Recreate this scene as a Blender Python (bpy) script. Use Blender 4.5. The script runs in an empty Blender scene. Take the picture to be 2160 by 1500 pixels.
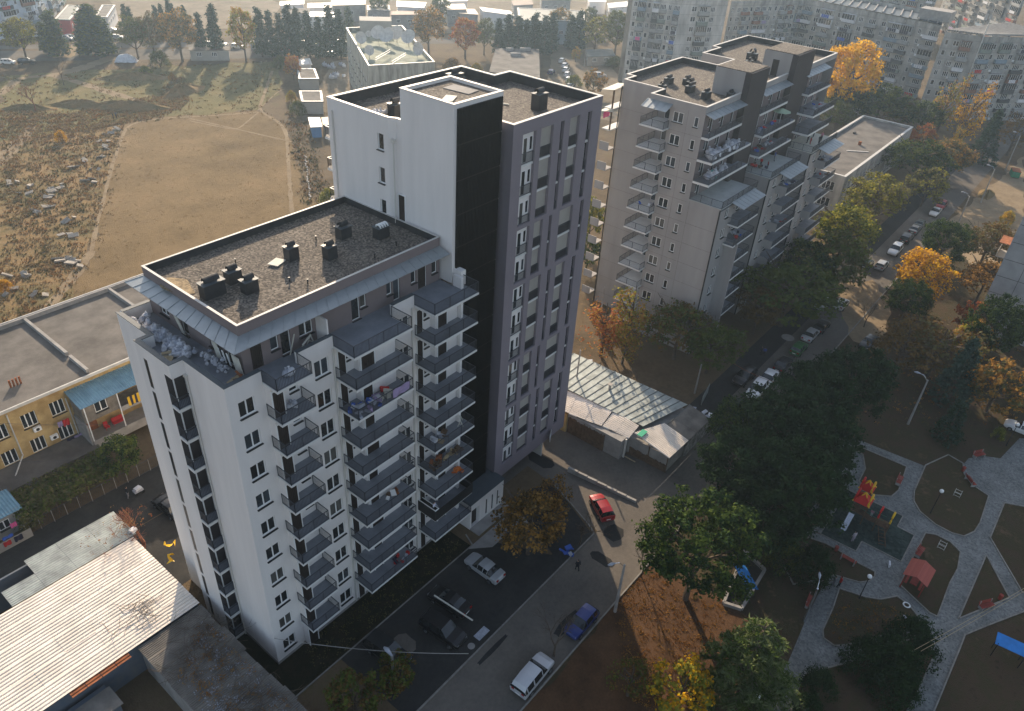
import bpy, bmesh, math, random
from math import sin, cos, pi, radians as RAD
from mathutils import Vector, Matrix
random.seed(7)
S = bpy.context.scene
COL = S.collection

# ------------------------------------------------------------------ camera, world, sun, exposure
cd = bpy.data.cameras.new('camera'); cam = bpy.data.objects.new('camera', cd); COL.objects.link(cam); S.camera = cam
cd.sensor_fit = 'HORIZONTAL'; cd.sensor_width = 36.0; cd.lens = 36.0 * 1595.49 / 2160.0
cd.clip_start = 0.5; cd.clip_end = 4000
cam.matrix_world = Matrix([[0.632129, 0.408919, -0.658178, -20.370068], [-0.772899, 0.39318, -0.498032, -39.540084], [0.055128, 0.823526, 0.564594, 63.021243], [0.0, 0.0, 0.0, 1.0]])
SUN_EL, SUN_AZ = 21.0, 50.5          # azimuth measured from +X towards +Y
w = bpy.data.worlds.new('World'); S.world = w; w.use_nodes = True
nt = w.node_tree; nt.nodes.clear()
sky = nt.nodes.new('ShaderNodeTexSky'); sky.sky_type = 'NISHITA'; sky.sun_disc = False
sky.sun_elevation = RAD(SUN_EL); sky.sun_rotation = RAD(90 - SUN_AZ)
sky.air_density = 1.0; sky.dust_density = 2.5; sky.ozone_density = 1.6; sky.altitude = 400
bg = nt.nodes.new('ShaderNodeBackground'); bg.inputs[1].default_value = 0.125
ow = nt.nodes.new('ShaderNodeOutputWorld')
hs = nt.nodes.new('ShaderNodeHueSaturation'); hs.inputs['Saturation'].default_value = 0.72
nt.links.new(sky.outputs[0], hs.inputs['Color']); nt.links.new(hs.outputs[0], bg.inputs[0]); nt.links.new(bg.outputs[0], ow.inputs[0])
sl = bpy.data.lights.new('sun', 'SUN'); so = bpy.data.objects.new('sun', sl); COL.objects.link(so)
sl.energy = 4.8; sl.angle = RAD(0.5); sl.color = (1.0, 0.81, 0.60)
d = Vector((cos(RAD(SUN_EL)) * cos(RAD(SUN_AZ)), cos(RAD(SUN_EL)) * sin(RAD(SUN_AZ)), sin(RAD(SUN_EL))))
so.rotation_euler = d.to_track_quat('Z', 'Y').to_euler()
so.location = (100, 100, 200)
S.view_settings.view_transform = 'Standard'; S.view_settings.look = 'None'
S.view_settings.exposure = 0.86; S.view_settings.gamma = 1.0
S.render.engine = 'CYCLES'
S.cycles.max_bounces = 5; S.cycles.transparent_max_bounces = 6; S.cycles.volume_bounces = 0

# ------------------------------------------------------------------ materials
MATS = {}
def mat(name, col, rough=0.8, var=0.15, scale=1.0, bump=0.0, bscale=8.0, metal=0.0, spec=0.3, coords='obj', col2=None, detail=4, emit=None, streak=0, dist=0.05):
    if name in MATS: return MATS[name]
    m = bpy.data.materials.new(name); m.use_nodes = True
    t = m.node_tree; N = t.nodes; L = t.links
    b = N['Principled BSDF']
    b.inputs['Roughness'].default_value = rough; b.inputs['Metallic'].default_value = metal
    b.inputs['Specular IOR Level'].default_value = spec
    tc = N.new('ShaderNodeTexCoord')
    if coords == 'world':
        geo = N.new('ShaderNodeNewGeometry'); src = geo.outputs['Position']
    else:
        src = tc.outputs['Object']
    if streak:
        mp = N.new('ShaderNodeMapping'); mp.inputs['Scale'].default_value = (1, 1, 1.0 / streak)
        L.new(src, mp.inputs[0]); src2 = mp.outputs[0]
    else: src2 = src
    n = N.new('ShaderNodeTexNoise'); n.inputs['Scale'].default_value = scale; n.inputs['Detail'].default_value = detail
    n.inputs['Roughness'].default_value = 0.6
    L.new(src2, n.inputs['Vector'])
    r = N.new('ShaderNodeValToRGB')
    c1 = tuple(max(0, c * (1 - var)) for c in col); c2 = col2 if col2 else tuple(min(1, c * (1 + var)) for c in col)
    r.color_ramp.elements[0].position = 0.32; r.color_ramp.elements[1].position = 0.68
    r.color_ramp.elements[0].color = (*c1, 1); r.color_ramp.elements[1].color = (*c2, 1)
    L.new(n.outputs['Fac'], r.inputs[0]); L.new(r.outputs[0], b.inputs['Base Color'])
    if bump:
        n2 = N.new('ShaderNodeTexNoise'); n2.inputs['Scale'].default_value = bscale; n2.inputs['Detail'].default_value = 3
        L.new(src, n2.inputs['Vector'])
        bp = N.new('ShaderNodeBump'); bp.inputs['Strength'].default_value = bump; bp.inputs['Distance'].default_value = dist
        L.new(n2.outputs['Fac'], bp.inputs['Height']); L.new(bp.outputs[0], b.inputs['Normal'])
    if emit:
        b.inputs['Emission Color'].default_value = (*emit[:3], 1); b.inputs['Emission Strength'].default_value = emit[3]
    MATS[name] = m
    return m
def speckle(name, cols, scale, rough=0.95, bump=0.6, big=0.15, bigvar=0.25, coords='world'):
    """pebbly / grainy surface: fine voronoi-cell colours times a broad noise"""
    m = bpy.data.materials.new(name); m.use_nodes = True; t = m.node_tree; N = t.nodes; L = t.links
    b = N['Principled BSDF']; b.inputs['Roughness'].default_value = rough; b.inputs['Specular IOR Level'].default_value = 0.15
    geo = N.new('ShaderNodeNewGeometry')
    v = N.new('ShaderNodeTexVoronoi'); v.inputs['Scale'].default_value = scale; L.new(geo.outputs['Position'], v.inputs['Vector'])
    bw = N.new('ShaderNodeRGBToBW'); L.new(v.outputs['Color'], bw.inputs[0])
    r = N.new('ShaderNodeValToRGB'); el = r.color_ramp.elements
    el[0].position = 0.2; el[0].color = (*cols[0], 1); el[1].position = 0.8; el[1].color = (*cols[-1], 1)
    for i, c in enumerate(cols[1:-1]):
        e = el.new(0.2 + 0.6 * (i + 1) / (len(cols) - 1)); e.color = (*c, 1)
    L.new(bw.outputs[0], r.inputs[0])
    n = N.new('ShaderNodeTexNoise'); n.inputs['Scale'].default_value = big; n.inputs['Detail'].default_value = 6
    L.new(geo.outputs['Position'], n.inputs['Vector'])
    mr = N.new('ShaderNodeMapRange'); mr.inputs['From Min'].default_value = 0.3; mr.inputs['From Max'].default_value = 0.7
    mr.inputs['To Min'].default_value = 1 - bigvar; mr.inputs['To Max'].default_value = 1 + bigvar
    L.new(n.outputs['Fac'], mr.inputs[0])
    mx = N.new('ShaderNodeVectorMath'); mx.operation = 'SCALE'; L.new(r.outputs[0], mx.inputs[0]); L.new(mr.outputs[0], mx.inputs['Scale'])
    L.new(mx.outputs[0], b.inputs['Base Color'])
    bp = N.new('ShaderNodeBump'); bp.inputs['Strength'].default_value = bump; bp.inputs['Distance'].default_value = 0.05
    L.new(v.outputs['Distance'], bp.inputs['Height']); L.new(bp.outputs[0], b.inputs['Normal'])
    MATS[name] = m
    return m
def groundmat(name, stops, scale, fine=1.2, bump=0.5, patch=0.02, rough=1.0, spots=None):
    """earth / grass: three noise octaves mapped on a ramp of real ground colours"""
    m = bpy.data.materials.new(name); m.use_nodes = True; t = m.node_tree; N = t.nodes; L = t.links
    b = N['Principled BSDF']; b.inputs['Roughness'].default_value = rough; b.inputs['Specular IOR Level'].default_value = 0.05
    geo = N.new('ShaderNodeNewGeometry')
    def noise(s, dt=6):
        n = N.new('ShaderNodeTexNoise'); n.inputs['Scale'].default_value = s; n.inputs['Detail'].default_value = dt
        n.inputs['Roughness'].default_value = 0.65; L.new(geo.outputs['Position'], n.inputs['Vector']); return n.outputs['Fac']
    a = noise(scale); f = noise(fine, 8); p = noise(patch, 3)
    m1 = N.new('ShaderNodeMath'); m1.operation = 'MULTIPLY_ADD'; L.new(f, m1.inputs[0]); m1.inputs[1].default_value = 0.55; L.new(a, m1.inputs[2])
    m2 = N.new('ShaderNodeMath'); m2.operation = 'MULTIPLY_ADD'; L.new(p, m2.inputs[0]); m2.inputs[1].default_value = 0.5; L.new(m1.outputs[0], m2.inputs[2])
    mr = N.new('ShaderNodeMapRange'); L.new(m2.outputs[0], mr.inputs[0]); mr.inputs['From Min'].default_value = 0.72; mr.inputs['From Max'].default_value = 1.32
    r = N.new('ShaderNodeValToRGB'); el = r.color_ramp.elements
    el[0].position = 0; el[0].color = (*stops[0], 1); el[1].position = 1; el[1].color = (*stops[-1], 1)
    for i, c in enumerate(stops[1:-1]):
        e = el.new((i + 1) / (len(stops) - 1)); e.color = (*c, 1)
    L.new(mr.outputs[0], r.inputs[0]); L.new(r.outputs[0], b.inputs['Base Color'])
    n3 = noise(fine * 4, 4)
    bp = N.new('ShaderNodeBump'); bp.inputs['Strength'].default_value = bump; bp.inputs['Distance'].default_value = 0.12
    L.new(n3, bp.inputs['Height']); L.new(bp.outputs[0], b.inputs['Normal'])
    MATS[name] = m
    return m
def leafmat(name, c1, c2, trans=0.35, rough=0.6):
    m = bpy.data.materials.new(name); m.use_nodes = True; t = m.node_tree; N = t.nodes; L = t.links
    b = N['Principled BSDF']; b.inputs['Roughness'].default_value = rough + .2; b.inputs['Specular IOR Level'].default_value = 0.04
    tc = N.new('ShaderNodeTexCoord'); n = N.new('ShaderNodeTexNoise'); n.inputs['Scale'].default_value = 0.9; n.inputs['Detail'].default_value = 6
    L.new(tc.outputs['Object'], n.inputs['Vector'])
    r = N.new('ShaderNodeValToRGB'); r.color_ramp.elements[0].position = 0.35; r.color_ramp.elements[1].position = 0.65
    r.color_ramp.elements[0].color = (*c1, 1); r.color_ramp.elements[1].color = (*c2, 1)
    L.new(n.outputs['Fac'], r.inputs[0]); L.new(r.outputs[0], b.inputs['Base Color'])
    tr = N.new('ShaderNodeBsdfTranslucent'); L.new(r.outputs[0], tr.inputs['Color'])
    mx = N.new('ShaderNodeMixShader'); mx.inputs[0].default_value = trans
    L.new(b.outputs[0], mx.inputs[1]); L.new(tr.outputs[0], mx.inputs[2]); L.new(mx.outputs[0], N['Material Output'].inputs[0])
    MATS[name] = m
    return m

M_WHITE = mat('white_render', (0.77, 0.735, 0.70), 0.9, 0.055, 0.7, 0.25, 14, coords='world', streak=7, detail=8)
M_TAUPE = mat('taupe_render', (0.205, 0.165, 0.16), 0.9, 0.05, 0.5, 0.2, 14, coords='world')
M_MASK = mat('purple_grey_render', (0.235, 0.205, 0.225), 0.9, 0.05, 0.4, 0.2, 14, coords='world')
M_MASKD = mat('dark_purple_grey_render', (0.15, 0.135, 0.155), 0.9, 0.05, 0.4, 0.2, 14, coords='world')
M_BEIGE = mat('beige_render', (0.37, 0.345, 0.305), 0.9, 0.08, 0.6, coords='world')
M_GREYB = mat('warm_grey_panel', (0.33, 0.31, 0.295), 0.9, 0.10, 0.4, 0.3, 10, coords='world', streak=5)
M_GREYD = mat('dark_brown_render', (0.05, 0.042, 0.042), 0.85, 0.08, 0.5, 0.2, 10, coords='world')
M_STRIP = mat('dark_strip_glass', (0.012, 0.013, 0.014), 0.35, 0.2, 1, spec=.3)
M_BLACK = mat('black_metal', (0.012, 0.012, 0.013), 0.55, 0.2, 2, spec=0.4)
M_PANELB = mat('black_cladding', (0.006, 0.006, 0.006), 0.9, 0.3, 0.8, coords='world', spec=0.04)
M_RAIL = mat('dark_railing', (0.05, 0.055, 0.065), 0.5, 0.1, 2, spec=0.5)
M_COPE = mat('pale_coping', (0.55, 0.53, 0.49), 0.6, 0.12, 1.2, coords='world')
M_COPED = mat('dark_coping', (0.07, 0.085, 0.095), 0.55, 0.1, 1.2, coords='world')
M_GRAVEL = speckle('roof_gravel', [(0.075, 0.067, 0.058), (0.115, 0.10, 0.085), (0.15, 0.13, 0.108), (0.22, 0.19, 0.155)], 7.0, bump=.45, big=0.6, bigvar=0.15)
M_MEMB = mat('black_membrane', (0.03, 0.03, 0.032), 0.6, 0.3, 1.5, coords='world', spec=0.4)
M_TILE = mat('grey_floor_tile', (0.21, 0.225, 0.25), 0.7, 0.15, 0.9, 0.1, 6, coords='world')
M_SLABW = mat('white_slab_edge', (0.7, 0.69, 0.66), 0.8, 0.06, 1, coords='world')
M_FRAME = mat('white_pvc', (0.82, 0.82, 0.80), 0.4, 0.02, 1)
M_GLASS = mat('dark_glass', (0.018, 0.021, 0.024), 0.08, 0.3, 0.6, spec=0.6, coords='world')
M_CURT = [mat('curtained_glass', (0.10, 0.098, 0.09), 0.12, 0.5, 1.2, spec=0.6, coords='world', streak=4), mat('dim_glass', (0.035, 0.045, 0.055), 0.06, 0.5, 0.8, spec=0.8, coords='world')]
M_DOOR = mat('dark_brown_door', (0.028, 0.02, 0.017), 0.5, 0.2, 3)
M_METAL = mat('galvanised_canopy', (0.33, 0.36, 0.37), 0.5, 0.08, 1.2, 0.1, 5, metal=0.5, coords='world', spec=0.5)
M_YEL = mat('yellow_plaster', (0.42, 0.27, 0.10), 0.95, 0.30, 0.6, 0.4, 6, coords='world', col2=(0.56, 0.40, 0.18), detail=9)
M_PANEL = mat('old_concrete_panel', (0.30, 0.29, 0.265), 0.95, 0.3, 0.5, 0.4, 4, coords='world', col2=(0.52, 0.49, 0.44), detail=9, streak=3)
M_PANEL2 = mat('joint_concrete', (0.14, 0.135, 0.125), 0.95, 0.2, 1, coords='world')
M_BLUEW = mat('pale_blue_render', (0.55, 0.60, 0.66), 0.9, 0.1, 0.3, coords='world')
M_ROOFG = mat('old_bitumen_roof', (0.125, 0.113, 0.10), 0.95, 0.35, 0.35, 0.3, 3, coords='world', detail=8)
M_CORR = mat('pale_corrugated_sheet', (0.80, 0.72, 0.62), 0.7, 0.14, 0.5, 0.2, 8, coords='world', detail=8)
M_CORRD = mat('weathered_asbestos_sheet', (0.17, 0.155, 0.135), 0.95, 0.35, 0.6, 0.4, 6, coords='world', detail=9)
M_ZINC = mat('flat_zinc_sheet', (0.36, 0.39, 0.365), 0.6, 0.3, 0.8, 0.2, 5, coords='world', metal=0.3, detail=7)
M_RUST = mat('rusty_sheet', (0.26, 0.09, 0.035), 0.9, 0.4, 2.0, 0.3, 8, coords='world')
M_WOOD = mat('old_wood_board', (0.12, 0.075, 0.045), 0.9, 0.4, 2.5, 0.3, 12)
M_CONC = mat('concrete', (0.30, 0.285, 0.265), 0.95, 0.2, 0.8, 0.3, 8, coords='world', detail=7)
M_CURB = mat('kerb_stone', (0.24, 0.225, 0.20), 0.95, 0.25, 1.5, 0.3, 8, coords='world')
M_RED = mat('red_painted_wood', (0.26, 0.045, 0.03), 0.7, 0.2, 3)
M_REDB = mat('bright_red_plastic', (0.55, 0.02, 0.015), 0.4, 0.1, 2)
M_YELB = mat('bright_yellow_plastic', (0.75, 0.45, 0.02), 0.4, 0.1, 2)
M_STEEL = mat('polished_steel', (0.6, 0.62, 0.65), 0.25, 0.05, 2, metal=0.9)
M_BLUET = mat('blue_sheet', (0.03, 0.2, 0.55), 0.5, 0.12, 1.5)
M_GLOBE = mat('white_globe', (0.85, 0.85, 0.83), 0.3, 0.02, 1)
M_BAG = mat('white_woven_bag', (0.60, 0.61, 0.64), 0.7, 0.15, 3.0, 0.6, 9)
M_BAG2 = mat('grey_blue_bag', (0.36, 0.38, 0.43), 0.7, 0.2, 3.0, 0.6, 9)
M_BARK = mat('bark', (0.10, 0.075, 0.055), 0.95, 0.3, 3, 0.6, 12)
M_BARKP = mat('pale_bark', (0.26, 0.22, 0.17), 0.95, 0.3, 3, 0.6, 12)
M_RUBBLE = mat('rubble_slab', (0.30, 0.27, 0.23), 0.95, 0.25, 2, 0.5, 8)
M_CARD = mat('cardboard', (0.42, 0.33, 0.2), 0.9, 0.15, 2)
M_FOAM = mat('pale_board', (0.6, 0.58, 0.5), 0.8, 0.1, 2)

# ------------------------------------------------------------------ mesh builder
class MB:
    def __init__(s): s.v = []; s.f = []; s.m = []
    def q(s, pts, mi=0):
        n = len(s.v); s.v += [tuple(p) for p in pts]; s.f.append(tuple(range(n, n + len(pts)))); s.m.append(mi); return s
    def box(s, x0, x1, y0, y1, z0, z1, mi=0):
        n = len(s.v)
        s.v += [(x, y, z) for z in (z0, z1) for y in (y0, y1) for x in (x0, x1)]
        for f in ((0, 2, 3, 1), (4, 5, 7, 6), (0, 1, 5, 4), (1, 3, 7, 5), (3, 2, 6, 7), (2, 0, 4, 6)):
            s.f.append(tuple(n + i for i in f)); s.m.append(mi)
        return s
    def obox(s, c, size, rz=0, tilt=(0, 0), mi=0):
        """box with centre, size, rotation about z then tilt"""
        R = Matrix.Rotation(rz, 3, 'Z') @ Matrix.Rotation(tilt[0], 3, 'X') @ Matrix.Rotation(tilt[1], 3, 'Y')
        n = len(s.v); C0 = Vector(c)
        for z in (-.5, .5):
            for y in (-.5, .5):
                for x in (-.5, .5):
                    s.v.append(tuple(C0 + R @ Vector((x * size[0], y * size[1], z * size[2]))))
        for f in ((0, 2, 3, 1), (4, 5, 7, 6), (0, 1, 5, 4), (1, 3, 7, 5), (3, 2, 6, 7), (2, 0, 4, 6)):
            s.f.append(tuple(n + i for i in f)); s.m.append(mi)
        return s
    def bar(s, a, b, w, h=None, mi=0):
        """square bar from a to b"""
        h = h or w; a = Vector(a); b = Vector(b); d = (b - a)
        if d.length < 1e-6: return s
        d.normalize(); up = Vector((0, 0, 1)) if abs(d.z) < .95 else Vector((1, 0, 0))
        sx = d.cross(up).normalized(); sz = sx.cross(d)
        n = len(s.v)
        for p in (a, b):
            for i, j in ((-1, -1), (1, -1), (1, 1), (-1, 1)):
                s.v.append(tuple(p + sx * (i * w / 2) + sz * (j * h / 2)))
        for f in ((0, 1, 5, 4), (1, 2, 6, 5), (2, 3, 7, 6), (3, 0, 4, 7), (3, 2, 1, 0), (4, 5, 6, 7)):
            s.f.append(tuple(n + i for i in f)); s.m.append(mi)
        return s
    def tube(s, pts, rads, k=6, mi=0, cap=True):
        rings = []
        P = [Vector(p) for p in pts]
        for i, p in enumerate(P):
            d = (P[min(i + 1, len(P) - 1)] - P[max(i - 1, 0)])
            if d.length < 1e-6: d = Vector((0, 0, 1))
            d.normalize(); up = Vector((0, 0, 1)) if abs(d.z) < .9 else Vector((1, 0, 0))
            a = d.cross(up).normalized(); b = d.cross(a)
            n = len(s.v); r = rads[i] if isinstance(rads, (list, tuple)) else rads
            for j in range(k):
                t = 2 * pi * j / k; s.v.append(tuple(p + a * (cos(t) * r) + b * (sin(t) * r)))
            rings.append(n)
        for a, b in zip(rings, rings[1:]):
            for j in range(k):
                s.f.append((a + j, a + (j + 1) % k, b + (j + 1) % k, b + j)); s.m.append(mi)
        if cap:
            s.f.append(tuple(rings[-1] + j for j in range(k))); s.m.append(mi)
            s.f.append(tuple(rings[0] + j for j in reversed(range(k)))); s.m.append(mi)
        return s
    def poly(s, pts, z0, z1=None, mi=0, sides=True, mis=None):
        """flat polygon (ccw) at z0 or prism z0..z1"""
        if z1 is None: return s.q([(x, y, z0) for x, y in pts], mi)
        s.q([(x, y, z1) for x, y in pts], mi)
        s.q([(x, y, z0) for x, y in reversed(pts)], mi)
        for i in range(len(pts)):
            a = pts[i]; b = pts[(i + 1) % len(pts)]
            s.q([(*a, z0), (*b, z0), (*b, z1), (*a, z1)], mi if mis is None else mis)
        return s
    def mesh(s, name, mats, smooth=False):
        me = bpy.data.meshes.new(name); me.from_pydata(s.v, [], s.f)
        mats = mats if isinstance(mats, (list, tuple)) else [mats]
        for m in mats: me.materials.append(m)
        if len(mats) > 1: me.polygons.foreach_set('material_index', s.m)
        if smooth: me.polygons.foreach_set('use_smooth', [True] * len(me.polygons))
        me.update(); return me

def link(name, me, parent=None, loc=(0, 0, 0), rz=0, sc=None, mats=None):
    o = bpy.data.objects.new(name, me); COL.objects.link(o)
    if parent is not None:
        o.parent = parent
    o.location = loc
    if rz: o.rotation_euler = (0, 0, rz)
    if sc: o.scale = sc if isinstance(sc, (tuple, list)) else (sc, sc, sc)
    return o
def thing(name, label, cat, loc=(0, 0, 0), rz=0, group=None):
    o = bpy.data.objects.new(name, None); COL.objects.link(o); o.empty_display_size = 0.3
    o.location = loc; o.rotation_euler = (0, 0, rz); o['label'] = label; o['category'] = cat
    if group: o['group'] = group
    return o
def tag(o, label, cat, group=None, kind=None):
    o['label'] = label; o['category'] = cat
    if group: o['group'] = group
    if kind: o['kind'] = kind
    return o
def struct(name, mb, m, kind='structure', parent=None):
    me = mb if isinstance(mb, bpy.types.Mesh) else mb.mesh(name, m)
    o = link(name, me, parent); o['kind'] = kind; return o
def part(name, mb, m, root, smooth=False):
    """mesh written in world coordinates, attached to an unrotated thing"""
    o = link(name, mb.mesh(name, m, smooth), root, tuple(-root.location)); return o
def sub(name, me, parent, loc, rz=0, sc=None):
    """shared mesh placed in world coords below a part whose world offset is known (unrotated roots)"""
    return link(name, me, parent, loc, rz, sc)
def copy_tree(o, parent=None):
    c = o.copy(); COL.objects.link(c); c.parent = parent
    for ch in list(o.children): copy_tree(ch, c)
    return c

def wall(mb, O, U, H, W, holes=(), d=0.2, mi=0, rmi=None, back=None, N=None):
    """wall rectangle from O along unit U (horizontal) width W and height H, outward normal N=U x Z.
    holes: (u0,u1,z0,z1[,depth]); reveals inwards; back = material index to close the hole"""
    O = Vector(O); U = Vector(U).normalized(); Z = Vector((0, 0, 1)); N = U.cross(Z) if N is None else N
    rmi = mi if rmi is None else rmi
    us = sorted(set([0, W] + [h[0] for h in holes] + [h[1] for h in holes])); zs = sorted(set([0, H] + [h[2] for h in holes] + [h[3] for h in holes]))
    us = [u for u in us if 0 <= u <= W]; zs = [z for z in zs if 0 <= z <= H]
    P = lambda u, z, n=0: O + U * u + Z * z + N * n
    # column-wise merge
    for i in range(len(us) - 1):
        u0, u1 = us[i], us[i + 1]; um = (u0 + u1) / 2; run = None
        for j in range(len(zs) - 1):
            zm = (zs[j] + zs[j + 1]) / 2
            solid = not any(h[0] < um < h[1] and h[2] < zm < h[3] for h in holes)
            if solid and run is None: run = zs[j]
            if not solid and run is not None:
                mb.q([P(u0, run), P(u1, run), P(u1, zs[j]), P(u0, zs[j])], mi); run = None
        if run is not None: mb.q([P(u0, run), P(u1, run), P(u1, H), P(u0, H)], mi)
    for h in holes:
        dd = -(h[4] if len(h) > 4 else d); a, b, c, e = h[:4]
        mb.q([P(a, c), P(a, c, dd), P(a, e, dd), P(a, e)], rmi); mb.q([P(b, c, dd), P(b, c), P(b, e), P(b, e, dd)], rmi)
        mb.q([P(a, c), P(b, c), P(b, c, dd), P(a, c, dd)], rmi); mb.q([P(a, e, dd), P(b, e, dd), P(b, e), P(a, e)], rmi)
        if back is not None: mb.q([P(a, c, dd), P(b, c, dd), P(b, e, dd), P(a, e, dd)], back)

def offset_poly(pts, t):
    out = []
    n = len(pts)
    for i in range(n):
        p0 = Vector(pts[i - 1]); p1 = Vector(pts[i]); p2 = Vector(pts[(i + 1) % n])
        d1 = (p1 - p0).normalized(); d2 = (p2 - p1).normalized()
        n1 = Vector((-d1.y, d1.x)); n2 = Vector((-d2.y, d2.x))
        k = 1 + n1.dot(n2)
        o = p1 + (n1 + n2) * (t / k if k > 1e-3 else t)
        out.append((o.x, o.y))
    return out
def ring(mb, pts, z0, z1, t, mi=0, mi_in=None, mi_top=None, outer=True):
    """parapet ring: outer pts ccw, thickness t inwards"""
    ins = offset_poly(pts, t); n = len(pts); mi_in = mi if mi_in is None else mi_in; mi_top = mi if mi_top is None else mi_top
    for i in range(n):
        a, b = pts[i], pts[(i + 1) % n]; c, d2 = ins[i], ins[(i + 1) % n]
        if outer: mb.q([(*a, z0), (*b, z0), (*b, z1), (*a, z1)], mi)
        mb.q([(*d2, z0), (*c, z0), (*c, z1), (*d2, z1)], mi_in)
        mb.q([(*a, z1), (*b, z1), (*d2, z1), (*c, z1)], mi_top)
def cope(mb, pts, z, t, over=0.06, h=0.06):
    """metal coping band on a parapet"""
    o = offset_poly(pts, -over); i_ = offset_poly(pts, t + over); n = len(pts)
    for i in range(n):
        a, b, c, e = o[i], o[(i + 1) % n], i_[(i + 1) % n], i_[i]
        mb.q([(*a, z + h), (*b, z + h), (*c, z + h), (*e, z + h)]); mb.q([(*a, z), (*b, z), (*b, z + h), (*a, z + h)])
        mb.q([(*c, z), (*e, z), (*e, z + h), (*c, z + h)])

# ------------------------------------------------------------------ shared windows
def window_mesh(w_, h_, mull=(0.5,), fr=0.07, t=0.07, sill=True, sillm=1, trans=()):
    """frame in XZ plane, outward -Y, origin bottom-left; materials frame / sill"""
    mb = MB()
    mb.box(0, fr, -t, 0, 0, h_); mb.box(w_ - fr, w_, -t, 0, 0, h_); mb.box(fr, w_ - fr, -t, 0, 0, fr); mb.box(fr, w_ - fr, -t, 0, h_ - fr, h_)
    for k in mull: mb.box(w_ * k - fr * .8, w_ * k + fr * .8, -t, 0, fr, h_ - fr)
    for k in trans: mb.box(fr, w_ - fr, -t * .95, 0, h_ * k - fr * .5, h_ * k + fr * .5)
    return mb.mesh('window_frame', [M_FRAME])
def pane_mesh(w_, h_): return MB().box(0.05, w_ - 0.05, -0.045, -0.005, 0.05, h_ - 0.05).mesh('pane', M_GLASS)
def sill_mesh(w_, m=None): return MB().box(-0.06, w_ + 0.06, -0.34, 0.0, -0.07, -0.005).mesh('sill', m or M_BLACK)
_wc = {}
def add_window(root, pos, w_, h_, rz=0, mull=(0.5,), sill=True, trans=(), name='window', split=True, rootloc=None):
    key = (round(w_, 2), round(h_, 2), mull, trans)
    if key not in _wc: _wc[key] = (window_mesh(w_, h_, mull, trans=trans), pane_mesh(w_, h_), sill_mesh(w_))
    a, b, c = _wc[key]; rl = root.location
    o = link(name, a, root, (pos[0] - rl.x, pos[1] - rl.y, pos[2] - rl.z), rz)
    pn = link('pane', b, o)
    if (int(pos[0] * 7) + int(pos[1] * 5) * 3 + int(pos[2] * 11)) % 5 < 2: pn.material_slots[0].link = 'OBJECT'; pn.material_slots[0].material = M_CURT[(int(pos[2] * 3) + int(pos[0])) % 2]
    if sill: link('sill', c, o)
    return o
_rc = {}
def railing_mesh(segs, h=1.0, sp=0.125, bw=0.022, post=1.6):
    """segs: list of ((x0,y0),(x1,y1))"""
    mb = MB()
    for a, b in segs:
        a = Vector((*a, 0)); b = Vector((*b, 0)); L_ = (b - a).length; u = (b - a).normalized()
        mb.bar(a + Vector((0, 0, h)), b + Vector((0, 0, h)), 0.06, 0.045); mb.bar(a + Vector((0, 0, 0.1)), b + Vector((0, 0, 0.1)), 0.04, 0.04)
        n = max(1, round(L_ / sp)); npost = max(1, round(L_ / post))
        for i in range(n + 1):
            p = a + u * (L_ * i / n); mb.bar(p + Vector((0, 0, .1)), p + Vector((0, 0, h)), bw)
        for i in range(npost + 1):
            p = a + u * (L_ * i / npost); mb.bar(p, p + Vector((0, 0, h + .01)), 0.05)
    return mb.mesh('railing', M_RAIL)

# ================================================================== MAIN BUILDING
FL = [0.27 + 3 * i for i in range(15)]       # floor levels
TZ = 30.27
mbld = thing('apartment_building', 'white apartment block with dark balconies and a tall purple grey tower', 'building', (0, 0, 0))
def facade(mb, root, p0, p1, z0, z1, wins=(), extra=(), d=0.2, mi=0, name='window', sill=True, glass=True):
    """wins: (u, z, w, h, mull); extra: other holes (u0,u1,z0,z1,depth)"""
    p0 = Vector((*p0, 0)); p1 = Vector((*p1, 0)); U = (p1 - p0).normalized(); W = (p1 - p0).length; N = U.cross(Vector((0, 0, 1)))
    holes = [(w_[0], w_[0] + w_[2], w_[1] - z0, w_[1] - z0 + w_[3]) for w_ in wins] + [(e[0], e[1], e[2] - z0, e[3] - z0, *(e[4:])) for e in extra]
    wall(mb, (p0.x, p0.y, z0), U, z1 - z0, W, holes, d, mi)
    rz = math.atan2(U.y, U.x)
    for w_ in wins:
        pos = p0 + U * w_[0] - N * (d - 0.02); add_window(root, (pos.x, pos.y, w_[1]), w_[2], w_[3], rz, w_[4] if len(w_) > 4 else (0.5,), sill)

mb = MB()
# front wall, y = 0
W2 = (0.5,)
wins = []
for i in range(10):
    z = FL[i] + 0.9
    wins += [(0.78, z, 1.3, 1.4, W2), (7.35, z, 1.35, 1.5, W2), (15.9, z, 1.3, 1.45, W2)]
    wins += [(4.95, z, 0.75, 1.3, ()), (10.35, z + .2, 0.55, 1.0, ()), (18.95, z + .2, 0.55, 1.0, ())]
facade(mb, mbld, (0, 0), (22.6, 0), 0, TZ, wins)
facade(mb, mbld, (0, 5.05), (0, 0), 0, TZ)
facade(mb, mbld, (0, 14.2), (0, 9.65), 0, TZ)
facade(mb, mbld, (0, 9.65), (-1.05, 9.65), 0, TZ)
strips = [(0.75, FL[i] + 0.55, 0.5, 2.2, ()) for i in range(10)]
facade(mb, mbld, (-1.05, 9.65), (-1.05, 6.05), 0, TZ, extra=[(.8, 1.3, FL[i] + .2, FL[i] + 2.85, .03) for i in range(10)])
stm = MB().box(-1.035, -.99, 0, .5, 0, 2.65).box(-1.045, -1.0, .23, .26, 0, 2.65).mesh('window', M_STRIP)
for i in range(10): link('window', stm, mbld, (0, 8.35, FL[i] + .2))
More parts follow.
